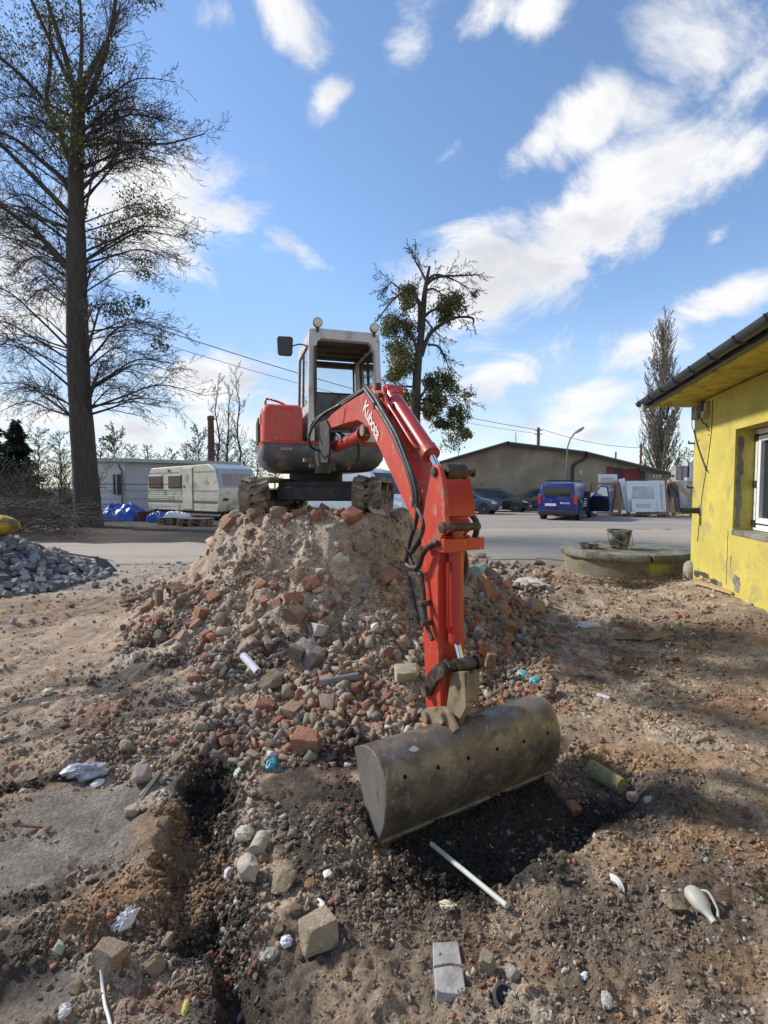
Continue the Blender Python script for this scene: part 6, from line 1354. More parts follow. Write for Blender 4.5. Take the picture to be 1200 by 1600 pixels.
fn = thing('wire_fence', (at(90, 762, 23).x, 23, 0), 'dark wire mesh fence between the brush heap and the big tree', 'fence')
for px in (40, 66, 92, 116): g = at(px, 762, 23); mb = MB(); mb.tube([(g.x, 23, 0), (g.x, 23, 1.75)], .035, 6); mb.build('post', DARK, fn)
a, b = at(30, 762, 23), at(238, 762, 23)
for z in (.2, .6, 1.0, 1.4, 1.72): mb = MB(); mb.tube([(a.x, 23, z), (b.x, 24.8, z)], .010 if z < 1.7 else .018, 4); mb.build('wire', DARK, fn)
# ------------------------------------------------------------------ rubble, stones, litter
def hitv(px, py, n=900):
    """terrain points seen along many photo directions at once"""
    px = np.asarray(px, float); py = np.asarray(py, float); x = (px - CX) / F; y = -(py - CY) / F; c, s = math.cos(PITCH), math.sin(PITCH)
    D = np.stack([x, y * s + c, y * c - s], 1); t = np.full(len(px), .8); done = np.zeros(len(px), bool)
    for i in range(n):
        P = D * t[:, None]; below = CAMZ + P[:, 2] < H(P[:, 0], P[:, 1]); done |= below
        if done.all(): break
        t = np.where(done, t, t * 1.004 + .002)
    P = D * t[:, None]; P[:, 2] = H(P[:, 0], P[:, 1]); return P, done
def smat(name, c, kind):
    return M(name, c, .9, var=.34, scale=4.5 if kind == 's' else 4, dirt=(c[0] * .4 + .17, c[1] * .4 + .13, c[2] * .4 + .095), damt=.5, dscale=3.2, bump=.9, bscale=11)
BRM = {'red': smat('brick_red', (.30, .105, .065), 'b'), 'orange': smat('brick_orange', (.39, .17, .095), 'b'), 'dark red': smat('brick_dark', (.15, .06, .043), 'b'), 'mortar-smeared': smat('brick_mortar', (.37, .27, .20), 'b'), 'brown': smat('brick_brown', (.25, .135, .085), 'b'), 'dusty': smat('brick_dusty', (.33, .22, .145), 'b')}
STM = {'buff': smat('stone_buff', (.40, .32, .225), 's'), 'grey': smat('stone_grey', (.23, .215, .20), 's'), 'whitish': smat('stone_white', (.58, .55, .50), 's'), 'brown': smat('stone_brown', (.20, .145, .10), 's'), 'dark grey': smat('stone_dark', (.085, .08, .075), 's'), 'sandy': smat('stone_sandy', (.34, .255, .165), 's')}
def hullmesh(name, pts, bev=.0, seg=1, sub=0, disp=0., seed=0):
    bm = bmesh.new(); [bm.verts.new(p) for p in pts]
    r = bmesh.ops.convex_hull(bm, input=bm.verts[:])
    gone = [g for g in r['geom_interior'] + r['geom_unused'] if isinstance(g, bmesh.types.BMVert)]
    if gone: bmesh.ops.delete(bm, geom=list(set(gone)), context='VERTS')
    bmesh.ops.dissolve_limit(bm, angle_limit=R(9), verts=bm.verts[:], edges=bm.edges[:])
    if bev: bmesh.ops.bevel(bm, geom=bm.edges[:], offset=bev, segments=seg, affect='EDGES', profile=.6, clamp_overlap=True)
    if sub:
        bmesh.ops.triangulate(bm, faces=bm.faces[:])
        bmesh.ops.subdivide_edges(bm, edges=bm.edges[:], cuts=sub, use_grid_fill=True)
        bm.normal_update(); rs = np.random.default_rng(seed); o = rs.random(3) * 50
        sz = max(1e-6, max(v.co.length for v in bm.verts))
        Q = np.array([v.co[:] for v in bm.verts]) / sz; ff = fbm(Q[:, 0] * 2 + o[0] + Q[:, 2] * 1.3, Q[:, 1] * 2 + o[1] + Q[:, 2] * 1.7, 2.2, 4, seed) - .5
        for v, f in zip(bm.verts, ff): v.co += v.normal * float(f) * disp * sz
    bmesh.ops.recalc_face_normals(bm, faces=bm.faces[:])
    me = bpy.data.meshes.new(name); bm.to_mesh(me); bm.free()
    me.polygons.foreach_set('use_smooth', [True] * len(me.polygons)); me.set_sharp_from_angle(angle=R(34)); return me
def brick_pts(g, l=1., w=.95, h=.55, chip=2):
    l, w, h = l / 2, w / 2, h / 2; P = []
    for sx in (-1, 1):
        for sy in (-1, 1):
            for sz in (-1, 1):
                k = g.uniform(.55, 1.0) if sx > 0 else 1.0; P.append((sx * l * k, sy * w * (g.uniform(.72, 1) if sx > 0 else 1), sz * h * (g.uniform(.8, 1) if sx > 0 else 1)))
    for _ in range(chip):                # a knocked-off corner: the corner gives way to three cut points
        i = int(g.integers(0, len(P))); x, y, z = P[i]
        if abs(x) < .1: continue
        k = g.uniform(.35, .7); P[i] = (x * k, y, z); P += [(x, y * k, z), (x, y, z * g.uniform(.1, .6))]
    P += [(l * g.uniform(.85, 1.15), g.uniform(-.5, .5) * w, g.uniform(-.5, .5) * h)]
    return P
def stone_pts(g, n=16, e=(1, .8, .6), rough=.25):
    v = g.normal(0, 1, (n, 3)); v /= np.linalg.norm(v, axis=1, keepdims=True); return v * (1 - rough * g.random((n, 1))) * np.array(e) * .5
gp_ = np.random.default_rng(5)
PROTO_B = [[tuple(np.array(p)) for p in brick_pts(gp_, 1., gp_.uniform(.5, .95), gp_.uniform(.38, .6), int(gp_.integers(2, 6)))] for _ in range(12)]
PROTO_S = [[tuple(p) for p in stone_pts(gp_, int(gp_.integers(11, 22)), (1, gp_.uniform(.65, .95), gp_.uniform(.4, .75)))] for _ in range(12)]
PROTO_F = [[tuple(p) for p in np.concatenate([np.c_[q, np.full(len(q), .06)], np.c_[q * .96, np.full(len(q), -.06)]])] for q in [np.stack([np.cos(a) * r, np.sin(a) * r * .75], 1) * .5 for a, r in [(np.sort(gp_.random(6)) * 6.283, gp_.uniform(.65, 1, 6)) for _ in range(6)]]]
_pm = {}
def pmesh(kind, i, mat):
    k = (kind, i, mat.name)
    if k not in _pm:
        base = _pm.get((kind, i))
        if base is None:
            pts = {'b': PROTO_B, 's': PROTO_S, 'f': PROTO_F}[kind][i]
            base = hullmesh({'b': 'brick_fragment', 's': 'stone', 'f': 'shard'}[kind], pts, bev=.022 if kind != 'f' else .012); _pm[(kind, i)] = base
        me = base.copy(); me.materials.append(mat); _pm[k] = me
    return _pm[k]
def nrm_at(x, y, e=.03): return Vector(((H1(x - e, y) - H1(x + e, y)) / (2 * e), (H1(x, y - e) - H1(x, y + e)) / (2 * e), 1)).normalized()

# --- hand-placed pieces
LAND = []          # (short name, position) used to say where the nameless pieces lie
HP = []            # (x, y, radius): keep the scatter off these
def place(o, px, py, wpx, label, cat, sink=.25, rz=None, tilt=.2, landmark=None, scale=None, mesh_h=.5, align=1., name_k=''):
    p = hit(px, py); s = wpx * p.y / F * (.88 if cat == 'brick' and wpx > 22 else (1.2 if cat in ('stone', 'plaster') and name_k != 'b' else 1.))
    o.rotation_euler = (nrm_at(p.x, p.y).lerp(UP, 1 - align).to_track_quat('Z', 'Y').to_matrix() @ Euler((random.uniform(-tilt, tilt), random.uniform(-tilt, tilt), random.uniform(0, 6.28) if rz is None else rz)).to_matrix()).to_euler()
    sc = Vector(scale) if scale else Vector((1, 1, 1)); o.scale = sc * s
    o.location = p + UP * (s * sc.z * mesh_h * (.5 - sink)); tag(o, label, cat)
    if landmark: LAND.append((landmark, p.copy()))
    HP.append((p.x, p.y, s * .55)); return o
def hero(kind, px, py, wpx, col, label, rz=None, sink=.14, tilt=.15, e=None, seed=None, lm=None, name=None, cat=None, disp=.18, align=1.):
    sd_ = seed if seed is not None else int(px * 7 + py); g = np.random.default_rng(sd_)
    mat = (BRM if col in BRM and kind == 'b' else STM).get(col) if isinstance(col, str) else col
    if kind == 'b': pts = brick_pts(g, *(e or (1, .8, .6)), 1)
    elif kind == 's': pts = stone_pts(g, 26, e or (1, .85, .7), .16)
    elif kind == 'a': pts = stone_pts(g, 12, e or (1, .85, .7), .28)
    else: pts = [tuple(np.array(p)) for p in PROTO_F[sd_ % 6]]
    me = hullmesh(name or {'b': 'brick_piece', 's': 'stone', 'a': 'stone', 'f': 'shard'}[kind], pts, bev=.04 if kind != 'f' else .01, seg=2, sub=2 if kind != 'f' else 0, disp=disp if kind != 'f' else 0, seed=sd_ % 97)
    me.materials.append(mat); nm = name or {'b': 'brick_piece', 's': 'stone', 'a': 'stone', 'f': 'shard'}[kind]
    return place(link(nm, me), px, py, wpx, label, cat or {'b': 'brick', 's': 'stone', 'a': 'stone', 'f': 'shard'}[kind], sink, rz, tilt, lm, None, (e or (1, .85, .7))[2] if kind != 'f' else .12, align, kind)
random.seed(19)
WHT = M('white_ceramic', (.70, .69, .68), .35, var=.06, dirt=(.4, .34, .28), damt=.15, dscale=20)
hero('b', 493, 1472, 60, 'buff', 'large squared buff stone block standing out front, near bottom centre', rz=.6, e=(1, .8, .72), sink=.15, lm='the squared buff block', name='stone_block', cat='stone', disp=.07)
hero('s', 390, 1375, 44, M('pale_boulder', (.44, .38, .30), .9, var=.15, scale=12, bump=.4), 'smooth pale rounded boulder left of the buff angular rock', e=(.9, .8, 1.1), sink=.15, lm='the pale rounded boulder')
hero('a', 441, 1386, 56, 'sandy', 'buff angular rock between the pale boulder and the holed brick', e=(1, .9, .75), sink=.2, lm='the buff angular rock')
hero('a', 462, 1430, 28, 'brown', 'orange-brown rock just above the squared buff block')
hero('a', 436, 1456, 24, 'sandy', 'small sandy rock left of the squared buff block', rz=1.)
hero('s', 485, 1388, 29, BRM['orange'], 'round orange brick lump beside the white plaster piece', name='brick_lump', cat='brick', lm='the round orange lump')
hero('a', 497, 1416, 30, WHT, 'bright white plaster piece above the squared buff block', lm='the white plaster piece', name='plaster_piece', cat='plaster')
hero('a', 523, 1409, 26, 'brown', 'brown rock right of the white plaster piece')
hero('a', 511, 1371, 18, WHT, 'small white plaster chip above the other white piece', name='plaster_piece', cat='plaster')
hero('a', 457, 1308, 22, 'buff', 'small flat-faced buff stone below the dark pebble')
hero('s', 445, 1294, 17, 'dark grey', 'single dark slate pebble above the flat-faced buff stone')
hero('s', 408, 1345, 22, 'sandy', 'sandy stone touching the concrete core')
hero('s', 362, 1372, 20, 'brown', 'brown stone at the trench edge left of the pale boulder')
hero('a', 1050, 1418, 42, 'sandy', 'sandy rock left of the white plastic bottle', e=(1, .8, .5), lm='the sandy rock by the bottle')
hero('a', 1098, 1161, 38, 'buff', 'flat buff stone on the open ground right of the bucket', e=(1, .7, .35), sink=.3, lm='the flat buff stone')
hero('b', 897, 1271, 26, 'red', 'bright red brick piece in the black hollow right of the bucket', rz=.3, e=(.8, 1, .5), lm='the red brick in the hollow', sink=-.35)
hero('s', 988, 1249, 32, 'buff', 'smooth buff pebble at the tip of the black hollow', e=(1, .6, .5), lm='the smooth buff pebble')
hero('s', 1012, 1254, 15, 'whitish', 'white pebble just right of the smooth buff pebble')
hero('b', 763, 1518, 30, 'buff', 'upright buff stone block right of the broken concrete tiles', e=(.8, .7, 1.1), name='stone_block', cat='stone', lm='the upright buff block')
hero('s', 800, 1527, 26, 'whitish', 'cream rounded stone beside the upright buff block')
hero('s', 222, 1223, 34, M('pinkgrey', (.34, .28, .25), .9, var=.15, scale=12), 'grey-pink rounded stone leaning against the pale stick', e=(.9, .8, 1.05), lm='the grey-pink stone')
hero('a', 206, 1274, 32, M('pinkish_stone', (.36, .28, .235), .9, var=.15, scale=14, bump=.3), 'pinkish stone alone on the smooth grey clay', e=(1, .8, .6), lm='the pinkish stone on the clay')
hero('b', 168, 1503, 54, 'mortar-smeared', 'big red-brown block with a mortar face near the bottom left', rz=.4, e=(1, .8, .7), lm='the red-brown mortar block')
hero('s', 241, 1518, 33, 'sandy', 'round sandy cobble right of the white cord', e=(.95, .9, .8), lm='the round sandy cobble')
hero('a', 120, 1551, 30, 'sandy', 'tan rock left of the white cord', lm='the tan rock')
hero('a', 75, 1299, 20, 'orange' and BRM['orange'], 'orange brick crumb alone on the clay at the left', name='brick_piece', cat='brick', e=(.6, 1, .6))
hero('a', 93, 1488, 25, M('greenish', (.30, .31, .24), .9, var=.2, scale=14), 'greenish grey stone left of the red-brown mortar block')
hero('s', 140, 1500, 16, 'whitish', 'small white pebble touching the red-brown mortar block')
hero('a', 265, 1475, 34, 'sandy', 'sandy rock above the round sandy cobble', e=(.9, 1, .7))
hero('a', 298, 1455, 20, BRM['orange'], 'orange brick lump on the raised slab edge', name='brick_piece', cat='brick')
hero('a', 357, 1535, 18, BRM['orange'], 'orange brick crumb above the dark slot at the bottom', name='brick_piece', cat='brick')
hero('a', 283, 1552, 24, 'brown', 'brown stone low down between the cord and the slot')
hero('b', 481, 1172, 50, 'orange', 'large orange brick with a white mortar top left of the bucket', rz=.2, e=(1, .75, .8), lm='the large orange brick')
hero('b', 458, 1118, 38, 'dusty', 'dusty orange brick half above the large orange brick', lm='the dusty brick half')
hero('a', 424, 1072, 50, 'brown', 'large flat brown stone right of the white pipe', e=(1, .9, .5), lm='the large brown stone')
hero('b', 388, 1018, 44, 'mortar-smeared', 'mortar-covered brick half above the white pipe', e=(1, .6, .5), lm='the mortar-covered half')
hero('b', 462, 1030, 24, 'grey', 'dark edged concrete slab piece standing on the mound foot, left one', e=(.5, 1, 1.2), name='slab_piece', cat='concrete')
hero('b', 484, 1036, 44, 'grey', 'broad grey concrete slab piece leaning on the mound foot', e=(1, .5, .9), name='slab_piece', cat='concrete', lm='the leaning concrete slab')
hero('b', 637, 1060, 46, M('pale_brick', (.46, .39, .29), .9, var=.12, scale=20, bump=.3), 'pale sand-lime brick behind the bucket, left of the arm', rz=.3, e=(1, .55, .6), lm='the pale brick', sink=.1)
hero('b', 464, 966, 40, 'brown', 'brown brick half jutting from the middle of the mound', rz=.7, e=(.9, 1, .6), lm='the jutting brown half', sink=.1)
hero('b', 457, 941, 34, 'orange', 'orange brick directly above the jutting brown half', e=(1, .6, .5))
hero('b', 489, 918, 36, 'red', 'dusty red brick lying in the middle of the mound face', e=(1, .7, .55), lm='the red brick amid the face')
hero('b', 480, 786, 32, 'orange', 'orange-red brick lying on the crest between the tracks', e=(1, .6, .5), lm='the crest brick', sink=0.)
hero('b', 604, 910, 36, 'orange', 'cracked red brick stuck in the upper mound near the arm', rz=.2, e=(1, .6, .7), lm='the cracked red brick')
hero('a', 498, 992, 34, M('plaster_lump', (.42, .40, .37), .9, var=.15), 'pale grey plaster lump in the middle of the rubble slope', e=(1, .8, .7), name='plaster_piece', cat='plaster', lm='the grey plaster lump')
hero('s', 586, 989, 18, WHT, 'white rounded lump halfway up the rubble left of the arm', name='plaster_piece', cat='plaster', e=(.8, .7, 1.2))
hero('f', 372, 853, 16, WHT, 'white pointed shard high on the left of the mound', sink=0, name='ceramic_shard', tilt=1.0, lm='the white pointed shard')
hero('f', 531, 874, 36, M('plate_pale', (.50, .49, .44), .6, var=.1), 'long pale shard on the upper middle of the mound', sink=0, name='plate_shard', tilt=.5, lm='the long pale shard')
hero('f', 588, 800, 36, M('flat_concrete', (.36, .33, .29), .9, var=.15), 'flat pale concrete flake below the right track', sink=-.2, name='concrete_flake', lm='the concrete flake')
hero('b', 745, 1004, 30, 'grey', 'grey paver standing on edge right of the bucket cylinder', e=(.9, .4, 1.1), name='paver', cat='paver', rz=.3, lm='the grey paver')
hero('b', 765, 1051, 27, 'brown', 'brown brick standing upright behind the bucket', e=(.6, .5, 1.5), lm='the upright brown brick', align=.2)
hero('a', 858, 1086, 28, 'brown', 'brown cube-like stone right of the blue sponges', e=(.9, .9, .9), lm='the brown cube stone')
hero('a', 762, 1090, 18, 'whitish', 'whitish pink stone by the bucket hanger')
hero('b', 800, 985, 44, 'brown', 'long brown brick sloping down the right of the mound', e=(1.2, .4, .35), rz=-.6, lm='the long brown brick')
hero('s', 783, 1568, 2, 'grey', 'tiny grey pebble by the black cap') if False else None
hero('b', 232, 952, 28, 'brown', 'dark red-brown brick at the left tip of the mound foot', e=(1, .5, .5), lm='the left tip brick')
hero('b', 208, 940, 24, 'dark red', 'dark brick lying flat farthest left of the mound foot', e=(1, .5, .4))
hero('b', 249, 944, 20, 'brown', 'brown brick standing upright at the left foot of the mound', e=(.6, .5, 1.4), align=.2, rz=.3)
hero('a', 282, 950, 34, 'brown', 'large brown stone lying in the left foot of the mound', e=(1, .8, .8))
hero('s', 250, 1000, 28, 'brown', 'rounded brown stone at the lower left foot of the mound', e=(1, .7, .5), lm='the rounded brown stone')
hero('b', 285, 1000, 22, 'mortar-smeared', 'pale brick piece beside the rounded brown stone')
hero('a', 272, 1163, 30, BRM['red'], 'red brick lump in the pebbles above the pale stick', name='brick_piece', cat='brick', lm='the red lump')
hero('a', 278, 1190, 26, 'sandy', 'sandy stone below the red lump')
hero('a', 146, 1195, 22, BRM['orange'], 'orange brick piece behind the clear plastic bag', name='brick_piece', cat='brick')
hero('s', 198, 1172, 24, 'buff', 'pale buff stone above the grey-pink stone')
hero('a', 20, 1205, 22, BRM['orange'], 'orange brick piece at the left edge', name='brick_piece', cat='brick')
hero('b', 352, 1165, 20, 'orange', 'orange brick piece at the dark hollow, upper left one'); hero('b', 372, 1180, 22, 'red', 'red brick piece at the dark hollow, lower right one')
hero('a', 940, 1160, 20, BRM['orange'], 'small orange brick piece on ochre ground right of the bucket', name='brick_piece', cat='brick')
hero('b', 1165, 1273, 16, 'red', 'red brick crumb at the right, level with the black hollow'); hero('a', 590, 1455, 24, 'sandy', 'sandy stone right of the squared buff block')
# lying tubes and sticks
def lay(name, a, b, r, mat, label, cat, n=10, lift=0., hollow=False, taper=1.):
    A, B = hit(*a), hit(*b); A = A + UP * (r * .8 + lift); B = B + UP * (r * .8 + lift); mb = MB()
    if hollow: mb.ring(A, B, r, r * .78, 14)
    else: mb.tube([A, A.lerp(B, .5), B], [r, r * (1 + taper) / 2, r * taper], n)
    o = mb.build(name, mat, None, smooth=40); tag(o, label, cat); LAND.append(('the ' + name.replace('_', ' '), (A + B) / 2)); return o
lay('pale_stick', (674, 1328), (792, 1427), .0105, M('pale_plastic_rod', (.48, .52, .45), .5, var=.12, scale=20, dirt=(.25, .22, .17), damt=.25), 'long pale green plastic rod sticking out of the hollow before the bucket', 'rod', lift=.02)
lay('white_pipe', (380, 1035), (403, 1061), .030, PVC, 'short white plastic pipe end on the left foot of the mound', 'pipe', hollow=True, lift=.03)
lay('grey_conduit', (500, 1077), (560, 1066), .030, M('grey_conduit', (.16, .165, .175), .7, var=.2, scale=16, dirt=(.3, .25, .2), damt=.3), 'grey ribbed conduit piece across the rubble behind the bucket', 'pipe', hollow=True, lift=.02)
lay('cream_tube', (538, 1083), (566, 1090), .022, M('cream_tube', (.42, .37, .29), .7), 'cream clay tube below the grey conduit', 'pipe', hollow=True, lift=.01)
lay('concrete_core', (399, 1343), (411, 1318), .035, M('core_concrete', (.38, .34, .26), .9, var=.2, scale=30, bump=.6), 'grooved concrete cylinder lying above the pale rounded boulder', 'concrete', n=16)
lay('pale_lath', (221, 1247), (249, 1209), .014, M('pale_lath', (.50, .50, .36), .8, var=.15, scale=25), 'pale broken lath beside the grey-pink stone', 'stick', n=4, taper=.8)
lay('green_pipe', (741, 905), (757, 889), .085, M('green_bottle', (.22, .34, .28), .4, var=.15, dirt=(.3, .26, .2), damt=.2), 'pale green pipe end behind the rubble right of the arm', 'pipe', n=14, taper=.7)
lay('weathered_lath', (962, 1000), (1052, 1003), .028, WOODG, 'weathered grey lath lying across the open ground at right', 'plank', n=4)
lay('weathered_board', (1005, 1008), (1050, 999), .03, WOODG, 'short weathered board crossing the grey lath', 'plank', n=4, lift=.03)
lay('white_strip', (932, 1088), (952, 1094), .016, WHT, 'small white strip right of the blue sponges', 'strip', n=4)
lay('cable_end', (640, 905), (657, 985), .012, HOSE, 'black cable end hanging down the mound beside the arm', 'cable', n=6, lift=.02)
lay('brown_root', (30, 1292), (66, 1294), .008, M('root_brown', (.13, .07, .045), .9, var=.3), 'thin brown root on the grey clay at the left', 'root', n=5, taper=.4)
lay('wood_splinter', (990, 965), (1020, 975), .012, WOODG, 'short wood splinter below the round shaft', 'stick', n=4)
lay('dry_twig', (1020, 940), (1095, 955), .008, TWIGP, 'long dry twig on the dark soil below the plank', 'twig', n=5, taper=.4)
p = [hit(158, 1518), hit(160, 1545), hit(164, 1575), hit(172, 1605), hit(180, 1660)]; mb = MB(); mb.tube(spline([q + UP * (.035 if i == 0 else .012) for i, q in enumerate(p)]), .005, 8); o = mb.build('plastic_line', PVC, None, smooth=60); tag(o, 'thin white plastic cord curving out at the bottom left', 'cord'); LAND.append(('the white cord', p[1]))
# broken concrete tiles
TILE = M('grey_tile', (.34, .335, .32), .9, var=.2, scale=18, dirt=(.20, .185, .165), damt=.4, dscale=8, bump=.3)
def slab_px(name, pxs, th, mat, label, cat, up=.02, tiltv=None):
    c = sum((hit(*q) for q in pxs), Vector()) / len(pxs); base = [gnd(x, y, c.z + up) for x, y in pxs]
    mb = MB(); mb.prism(base, UP * -th); o = mb.build(name, mat, None, bevel=.004); LAND.append(('the concrete tiles', c)); HP.append((c.x, c.y, .1)); return tag(o, label, cat)
slab_px('concrete_tile', [(676, 1472), (716, 1470), (722, 1507), (700, 1505), (677, 1509)], .035, TILE, 'upper half of a broken grey concrete tile near the bottom', 'tile')
slab_px('concrete_tile', [(678, 1512), (700, 1508), (723, 1511), (728, 1547), (716, 1553), (692, 1550), (681, 1545)], .04, TILE, 'lower half of a broken grey concrete tile near the bottom', 'tile', up=.028)
lay('mossy_block', (924, 1214), (973, 1243), .05, M('moss_olive', (.25, .235, .10), .95, var=.35, scale=30, bump=.9, bscale=45), 'olive green mossy log-like block in the black hollow right of the bucket', 'block', n=10, lift=.01, taper=.85)
# crumpled plastic
def crumple(name, px, py, wpx, e, mat, label, cat, seed, amp=.35, lm=None):
    bm = bmesh.new(); bmesh.ops.create_icosphere(bm, subdivisions=4, radius=.5); o_ = seed * 3.7
    Q = np.array([v.co[:] for v in bm.verts]) * 2; ff = fbm(Q[:, 0] + Q[:, 2] * .7 + o_, Q[:, 1] - Q[:, 2] * .6, 2.3, 4, seed, .55, True) - .6
    for v, f in zip(bm.verts, ff):
        f = float(f)
        v.co = Vector((v.co.x * e[0], v.co.y * e[1], v.co.z * e[2])) * (1 + amp * f * 2.2)
    me = bpy.data.meshes.new(name); bm.to_mesh(me); bm.free(); me.polygons.foreach_set('use_smooth', [True] * len(me.polygons)); me.set_sharp_from_angle(angle=R(45)); me.materials.append(mat)
    return place(link(name, me), px, py, wpx, label, cat, .12, random.uniform(-.3, .3), .1, lm, None, e[2])
FILMW = M('milky_film', (.36, .37, .41), .25, var=.2, scale=14, coat=.5); FOAM = M('white_foam', (.60, .60, .62), .7, var=.06); CYAN = M('cyan_plastic', (.10, .40, .52), .4, var=.2)
crumple('plastic_bag', 134, 1214, 60, (1, .6, .42), FILMW, 'crumpled milky clear plastic bag on the grey clay at left', 'bag', 4, .45, 'the clear plastic bag')
crumple('foam_scrap', 152, 1226, 20, (1, .7, .3), FOAM, 'small white foam scrap under the clear plastic bag', 'foam', 6)
crumple('foam_scrap', 197, 1443, 42, (1, .6, .45), FOAM, 'ragged white foam scrap on reddish soil at lower left', 'foam', 8, .5, 'the ragged foam scrap')
crumple('foam_scrap', 357, 1369, 20, (1, .8, .6), FOAM, 'white foam scrap in the trench left of the pale boulder', 'foam', 9)
crumple('foam_scrap', 369, 1408, 13, (1, .8, .5), FOAM, 'tiny white foam scrap below the pale boulder', 'foam', 10)
crumple('foam_scrap', 447, 1476, 22, (1, .8, .6), FOAM, 'white foam scrap left of the squared buff block', 'foam', 11)
crumple('foam_scrap', 100, 1585, 24, (1, .8, .5), FOAM, 'white foam scrap at the bottom left corner', 'foam', 12)
crumple('insulation_scrap', 381, 1308, 28, (1, .8, .5), M('cream_foam', (.56, .52, .38), .8, var=.1), 'cream insulation foam lump above the concrete core', 'foam', 13, .4, 'the cream foam lump')
crumple('cyan_rag', 424, 1200, 22, (1, .7, .7), CYAN, 'bright cyan plastic rag at the dark hollow left of the bucket', 'rag', 14, .4, 'the cyan rag')
crumple('green_scrap', 371, 1210, 18, (1, .7, .4), M('pale_green', (.42, .48, .40), .6), 'pale green scrap left of the cyan rag', 'scrap', 15)
crumple('blue_sponge', 816, 1057, 18, (1, .8, .6), CYAN, 'blue sponge right of the bucket hanger, left one', 'sponge', 16, .2, 'the blue sponges'); crumple('blue_sponge', 836, 1068, 20, (1, .8, .6), CYAN, 'blue sponge right of the bucket hanger, right one', 'sponge', 17, .2)
crumple('grey_rag', 826, 916, 46, (1, .4, .3), M('rag_grey', (.42, .40, .37), .8, var=.2), 'pale grey rag on the sand right of the arm', 'rag', 18, .5, 'the pale grey rag')
crumple('torn_foil', 420, 1494, 26, (.8, 1, .35), M('foil_grey', (.26, .26, .22), .6, var=.2), 'torn grey foil scrap above the dark slot', 'foil', 19, .5)
crumple('white_rag', 918, 980, 32, (1, .5, .25), FOAM, 'white torn sheet scrap on the ground below the shaft', 'scrap', 20, .5, 'the white sheet scrap')
crumple('blue_bag_scrap', 575, 1105, 15, (.8, .8, 1), M('pale_blue_film', (.40, .50, .58), .4), 'pale blue film scrap amid rubble behind the bucket', 'scrap', 21)
crumple('yellow_peel', 290, 1577, 26, (.45, 1, .35), M('peel_yellow', (.40, .36, .07), .6, var=.2), 'yellow peel on the dark soil near the bottom', 'peel', 22, .2)
crumple('yellow_foam', 700, 1418, 24, (1, .7, .4), M('cream_foam', (.5, .45, .3), .8), 'cream foam crumbs below the pale rod', 'foam', 23, .5)
crumple('white_scrap', 913, 1527, 16, (.6, 1, .4), FOAM, 'white scrap low down right of the cream stone', 'scrap', 24); crumple('white_scrap', 948, 1565, 22, (.8, 1, .4), M('rag_grey', (.42, .4, .37), .8), 'grey white scrap near the bottom right', 'scrap', 25)
crumple('white_scrap', 160, 1090 + 0, 10, (1, .7, .4), FOAM, 'small white scrap on the ruts at left', 'scrap', 26); crumple('cream_clod', 75, 1085, 18, (1, .8, .6), M('cream_foam', (.5, .45, .3), .8), 'cream crumbly lump on the ruts at left', 'foam', 27)
# curved ceramic shard, black cap, white bottle with handle
c = hit(962, 1384); mb = MB(); pts = []
for i in range(9):
    a = R(-30 + 95 * i / 8); pts.append((c + Vector((.055 * math.cos(a) - .035, .055 * math.sin(a) - .02, .012 + .012 * math.sin(a * 2))), c + Vector((.030 * math.cos(a) - .03, .022 * math.sin(a) - .02, .016))))
for (a, b), (d, e) in zip(pts[:-1], pts[1:]): mb.hexa([a, d, e, b, a + UP * .006, d + UP * .006, e + UP * .006, b + UP * .006])
o = mb.build('ceramic_shard', WHT, None, smooth=40); tag(o, 'curved white ceramic shard on the open ground right of the rod', 'shard'); LAND.append(('the curved ceramic shard', c))
c = hit(785, 1566); t = thing('black_cap', c, 'round black plastic cap with a hole near the bottom edge', 'cap')
ax = Vector((.15, -.45, .9)).normalized(); mb = MB(); mb.lathe(c + UP * .01, [(.030, -.015), (.033, .0), (.033, .022), (.027, .024), (.026, .010), (.012, .008)], 20, ax=ax); mb.build('rim', M('cap_dark', (.06, .06, .058), .6, dirt=(.2, .17, .13), damt=.35), t, smooth=40); mb = MB(); mb.ring(c + UP * .01 + ax * .006, c + UP * .01 + ax * .018, .014, .008, 14); mb.build('hub', BLK, t, smooth=40)
c = hit(1094, 1432); t = thing('plastic_bottle', c, 'dirty white plastic canister with a handle lying at lower right', 'canister'); LAND.append(('the white canister', c)); HP.append((c.x, c.y, .09))
CAN = M('canister_white', (.40, .385, .34), .5, var=.1, scale=10, dirt=(.33, .29, .22), damt=.3)
K_ = .66; a0 = c + Vector((.01, -.03, .034)); ax = Vector((-.06, .55, .10)).normalized() * K_; sx = ax.cross(UP).normalized() * K_; sz = sx.cross(ax).normalized() * K_
rings = []
for t_, r in ((-.02, .018), (0, .022), (.02, .030), (.045, .046), (.08, .052), (.12, .050), (.145, .036), (.15, .018)): rings.append([a0 + ax * t_ + sx * r * math.cos(w) + sz * r * .8 * math.sin(w) for w in [2 * math.pi * k / 18 for k in range(18)]])
mb = MB(); mb.loft(rings); mb.build('body', CAN, t, smooth=60)
mb = MB(); mb.tube(spline([a0 + ax * .13 + sx * .045, a0 + ax * .10 + sx * .075 + sz * .02, a0 + ax * .03 + sx * .072, a0 - ax * .02 + sx * .04]), .005, 8); mb.build('handle', CAN, t, smooth=60)
mb = MB(); mb.cyl(a0 - ax * .02, a0 - ax * .045, .012, 14); mb.build('neck', CAN, t, smooth=40)

